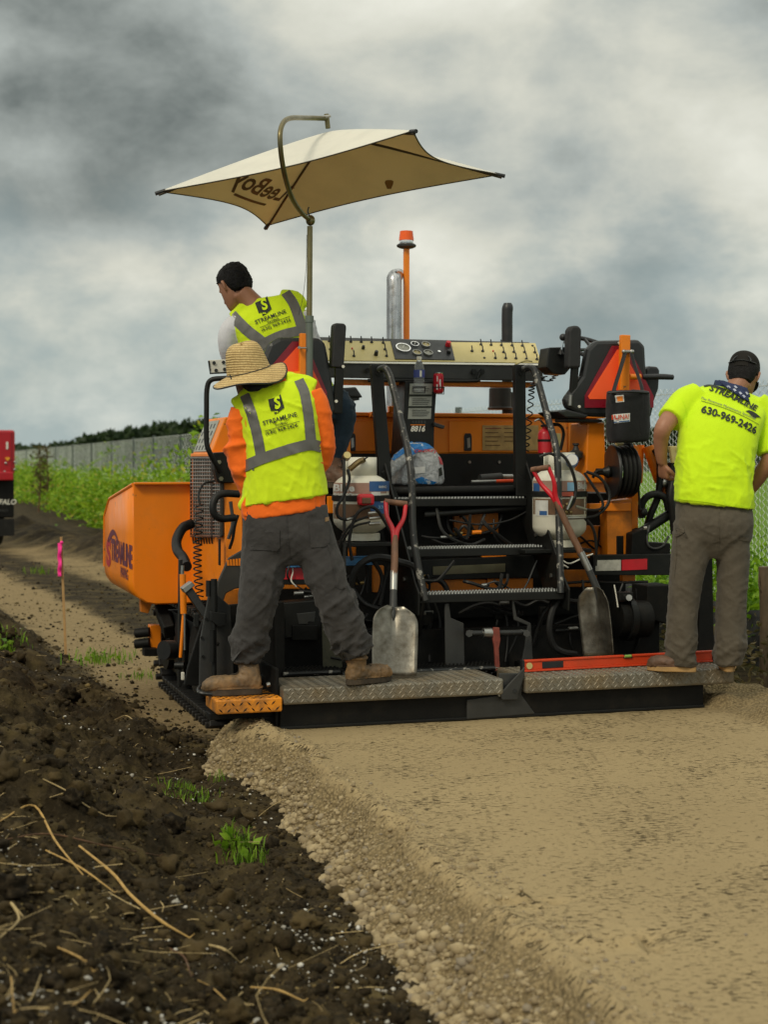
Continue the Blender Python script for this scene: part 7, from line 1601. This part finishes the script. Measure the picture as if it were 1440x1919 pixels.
# ---- bottle, can, bag
bb = L(786, 735, 1.36); wb = thing('water_bottle', 'clear plastic water bottle with blue label in the wire holder', 'bottle', bb, True)
t = NT('clear_plastic'); t.p.inputs['Base Color'].default_value = (.92, .95, .97, 1); t.p.inputs['Roughness'].default_value = .08; t.p.inputs['Transmission Weight'].default_value = .9; t.p.inputs['IOR'].default_value = 1.2; M['pet'] = t.m
k = .033; MB().lathe([(.028, 0), (k, .006), (k*.96, .03), (k, .05), (k*.95, .07), (k, .09), (k, .13), (k*.85, .16), (.014, .188), (.0135, .198)], bb, (0, 0, 1), 22).build('shell', 'pet', wb, True)
MB().lathe([(.0155, 0), (.0155, .014), (.013, .016)], bb+Vector((0, 0, .197)), (0, 0, 1), 16).build('cap', 'white', wb, True); b_ = MB(); b_.lathe([(k+.001, 0), (k+.001, .045)], bb+Vector((0, 0, .088)), (0, 0, 1), 22); b_.F = b_.F[:-2]; b_.build('label', pmat('bottle_label', (.04, .06, .24), .4, 0, .2, 30), wb, True)
b_ = MB(); cylpatch(b_, bb+Vector((0, 0, 0)), k+.0018, 787, 791, bb.z+.092, bb.z+.128, 786, 11, 3); b_.build('label_patch', 'white', wb, True)
cb_ = L(822, 737, 1.36); cn = thing('soda_can', 'red soda can in the wire holder right of the water bottle', 'can', cb_, True)
M['canred'] = pmat('can_red', (.46, .01, .022), .28, .4, .15, 14, .1); MB().lathe([(.024, 0), (.030, .008), (.0315, .012), (.0315, .105), (.027, .118)], cb_, (0, 0, 1), 24).build('body', 'canred', cn, True); MB().lathe([(.027, 0), (.0285, .003), (.0285, .006), (.024, .005), (.023, .002)], cb_+Vector((0, 0, .1175)), (0, 0, 1), 24).build('lid', 'chrome', cn, True)
for x, z, w in ((818, .02, 3), (824, .05, 3), (819, .07, 2), (825, .025, 2)):
    b_ = MB(); cylpatch(b_, cb_, .0319, x, x+w, cb_.z+z, cb_.z+z+.032, 822, 10.6, 2); b_.build('print', 'lab_white', cn, True)
for bx0, zz, rr in ((bb, .03, .037), (cb_, .035, .036)):
    MB().tube([bx0+Vector((rr*math.cos(a), rr*math.sin(a), zz)) for a in np.linspace(0, 6.283, 21)], .003, 5, 0, False).build('cup_ring', 'black', pv, True)
    MB().tube([bx0+Vector((-rr, 0, zz)), bx0+Vector((-rr, 0, -.004)), bx0+Vector((rr, 0, -.004)), bx0+Vector((rr, 0, zz))], .003, 5).build('cup_bracket', 'black', pv, True); MB().tube([bx0+Vector((0, rr, zz)), bx0+Vector((0, .14, zz+.05))], .004, 5).build('cup_arm', 'black', pv)
# ice bag
ib = L(783, 906, 1.32); bag = thing('ice_bag', 'clear plastic ice bag with blue print lying on the deck', 'bag', ib, True); s_ = 9.0/F
t = NT('clear_film'); n1 = t.noise(16, 8, .7, dist=1.2); t.l(t.ramp(n1, [(.3, (.38, .39, .40)), (.5, (.62, .64, .66)), (.68, (.92, .93, .94))]), t.p.inputs['Base Color']); t.p.inputs['Roughness'].default_value = .16; t.p.inputs['Transmission Weight'].default_value = .18; t.p.inputs['IOR'].default_value = 1.3; t.bump(t.noise(26, 6, .7, dist=1), .9, .02); M['film'] = t.m
t = NT('printed_film'); n1 = t.noise(22, 5, .7); t.l(t.ramp(n1, [(.44, (.015, .19, .56)), (.60, (.05, .28, .66)), (.63, (.72, .78, .82))]), t.p.inputs['Base Color']); t.p.inputs['Roughness'].default_value = .2; t.bump(t.noise(26, 6, .7, dist=1), .8, .015); M['film_blue'] = t.m
b_ = MB(); P3 = lambda x, y, d=0: L(x, y, 1.32+d)
b_.loft([(P3(783, 907, .1), Vector((.158, 0, 0)), Vector((0, .10, 0)), 2.6), (P3(785, 893, .1), Vector((.155, 0, 0)), Vector((0, .115, 0)), 2.5), (P3(787, 868, .1), Vector((.138, 0, .01)), Vector((0, .105, 0)), 2.2), (P3(785, 845, .1), Vector((.105, 0, .0)), Vector((0, .08, 0)), 2.1), (P3(782, 830, .1), Vector((.055, 0, 0)), Vector((0, .05, 0)), 2)], 30, 40)
b_.tube([P3(770, 845, .03), P3(748, 862, .0), P3(737, 880, -.02), P3(734, 892, -.02)], [.045, .042, .03, .018], 14, 14); o = b_.build('bag_film', 'film', bag); skin(o, .008, 3); wrinkle(o, .014, 16, (1, 1, 1), 83); wrinkle(o, .006, 34, (1, 1, 1), 87); TBg = bvh_of(o); film = o
vdl = RT @ W(785, 866, 1.0).normalized(); vdl.z = 0; vdl.normalize()
def bplace(v): return L(v[0], v[1], 1.42)-vdl*.5, vdl
def bpoly(pts, mat, nm, cut=7, off=.006): V, Fc = subdiv(pts, [list(range(len(pts)))], cut); return press(V, Fc, TBg, bplace, off, ORG[bag.name]).build(nm, mat, film, True)
bpoly([(735, 860), (738, 848), (748, 838), (760, 832), (772, 829), (790, 829), (803, 834), (812, 841), (800, 843), (785, 847), (772, 854), (766, 846), (750, 856), (740, 864)], 'film_blue', 'blue_print'); bpoly([(778, 897), (790, 893), (802, 898), (818, 903), (812, 906), (785, 905)], 'film_blue', 'blue_print'); bpoly([(821, 878), (826, 876), (828, 890), (822, 892)], 'ink', 'barcode'); bpoly([(776, 876), (796, 874), (796, 886), (780, 888)], 'lab_white', 'white_print')
V, Fc = text2d('Country Butcher Ice', 1.0, .02); w = max(v[0] for v in V)*2; V, Fc = text2d('Country', 1.0, .02); w = max(v[0] for v in V)*2; V, Fc = subdiv(V, Fc, .3)
press([(796+v[0]*42/w, 848-v[1]*8-(v[0]*42/w)*-.0-3*math.cos((v[0]*42/w)/15)) for v in V], Fc, TBg, bplace, .010, ORG[bag.name]).build('lettering', 'red', film)
bpoly([(820, 855), (826, 860), (829, 872), (824, 870)], 'red', 'red_print')
# tools on the deck
gb = L(925, 903, 1.3); gt = thing('grease_gun', 'grey grease gun with orange handle lying on the deck', 'tool', gb, True)
MB().cyl(L(900, 897, 1.32), L(940, 894, 1.34), .026, 14).build('barrel', 'grey_steel', gt, True); MB().cyl(L(940, 894, 1.34), L(960, 894, 1.36), .018, 12).build('head', 'steel', gt, True); MB().cyl(L(884, 903, 1.24), L(930, 902, 1.24), .010, 10).build('pipe', 'steel', gt, True); MB().cyl(L(930, 902, 1.24), L(962, 901, 1.25), .011, 10).build('grip', 'lev_red', gt, True)
# cooler bag hung from the right seat post
kb = L(1178, 828, .70); ck = thing('cooler_bag', 'black soft cooler bag hanging from the right seat post', 'bag', kb, True); M['nylon'] = cloth('black_nylon', (.010, .010, .012), .2, .5, 8, 400, .6)
b_ = MB(); b_.loft([(L(1178, 829, .68), Vector((.100, 0, .004)), Vector((0, .075, 0)), 3.2), (L(1178, 822, .68), Vector((.118, 0, .004)), Vector((0, .09, 0)), 3.4), (L(1178, 780, .68), Vector((.121, 0, 0)), Vector((0, .092, 0)), 3.4), (L(1178, 738, .68), Vector((.120, 0, 0)), Vector((0, .09, 0)), 3.4), (L(1178, 732, .68), Vector((.112, 0, 0)), Vector((0, .082, 0)), 3.2)], 30, 44)
o = b_.build('pouch', 'nylon', ck); skin(o, .008, 3); wrinkle(o, .006, 12, (1, 1, 1.4), 88); TK = bvh_of(o); po_ = o
def kp(v): return L(v[0], v[1], .30), Vector((0, 1, 0))
def kpoly(pts, mat, nm, off=.003): V, Fc = subdiv(pts, [list(range(len(pts)))], 8); return press(V, Fc, TK, lambda v: ((lambda q_: (Vector((L(v[0], v[1], .59).x, .2, L(v[0], v[1], .59).z)), Vector((0, 1, 0))))(0)), off, ORG[ck.name]).build(nm, mat, po_)
def ktext(txt, cx, cy, wpx, mat, hpx, ang=0, bold=.02, off=.006):
    V, Fc = text2d(txt, 1.0, bold); w = max(v[0] for v in V)-min(v[0] for v in V); hh = max(v[1] for v in V)-min(v[1] for v in V); V, Fc = subdiv(V, Fc, .4)
    return press([(cx+v[0]*wpx/w, cy-v[1]*hpx/hh-math.sin(ang)*v[0]*wpx/w) for v in V], Fc, TK, lambda v: (Vector((L(v[0], v[1], .59).x, .2, L(v[0], v[1], .59).z)), Vector((0, 1, 0))), off, ORG[ck.name]).build('lettering', mat, po_)
kpoly([(1158, 741), (1170, 740), (1171, 753), (1159, 754)], 'lab_white', 'brand_patch'); kpoly([(1160, 743), (1168.5, 742), (1169, 751.5), (1161, 752)], 'orange', 'patch_mark', .0045); kpoly([(1149, 777), (1181, 774), (1181, 790), (1150, 794)], 'lab_white', 'label_patch'); kpoly([(1150.5, 790.5), (1180, 787.5), (1180, 789.5), (1150.5, 792.8)], 'lab_blue', 'patch_stripe', .0045); ktext('LIUNA!', 1165, 782, 27, 'lev_red', 9, .09, .01, .008)
MB().tube([L(1140, 736, .60), L(1178, 734, .56), L(1217, 736, .60)], .006, 6, 16).build('zip', 'plastic_dark', ck, True)
for pts in ([(1172, 662, .76), (1164, 690, .72), (1154, 722, .66), (1150, 738, .62)], [(1184, 662, .76), (1192, 690, .72), (1202, 720, .66), (1206, 740, .62)]): MB().tube([L(*p) for p in pts], .013, 8, 14, flat=.3).build('strap', 'nylon', ck, True)
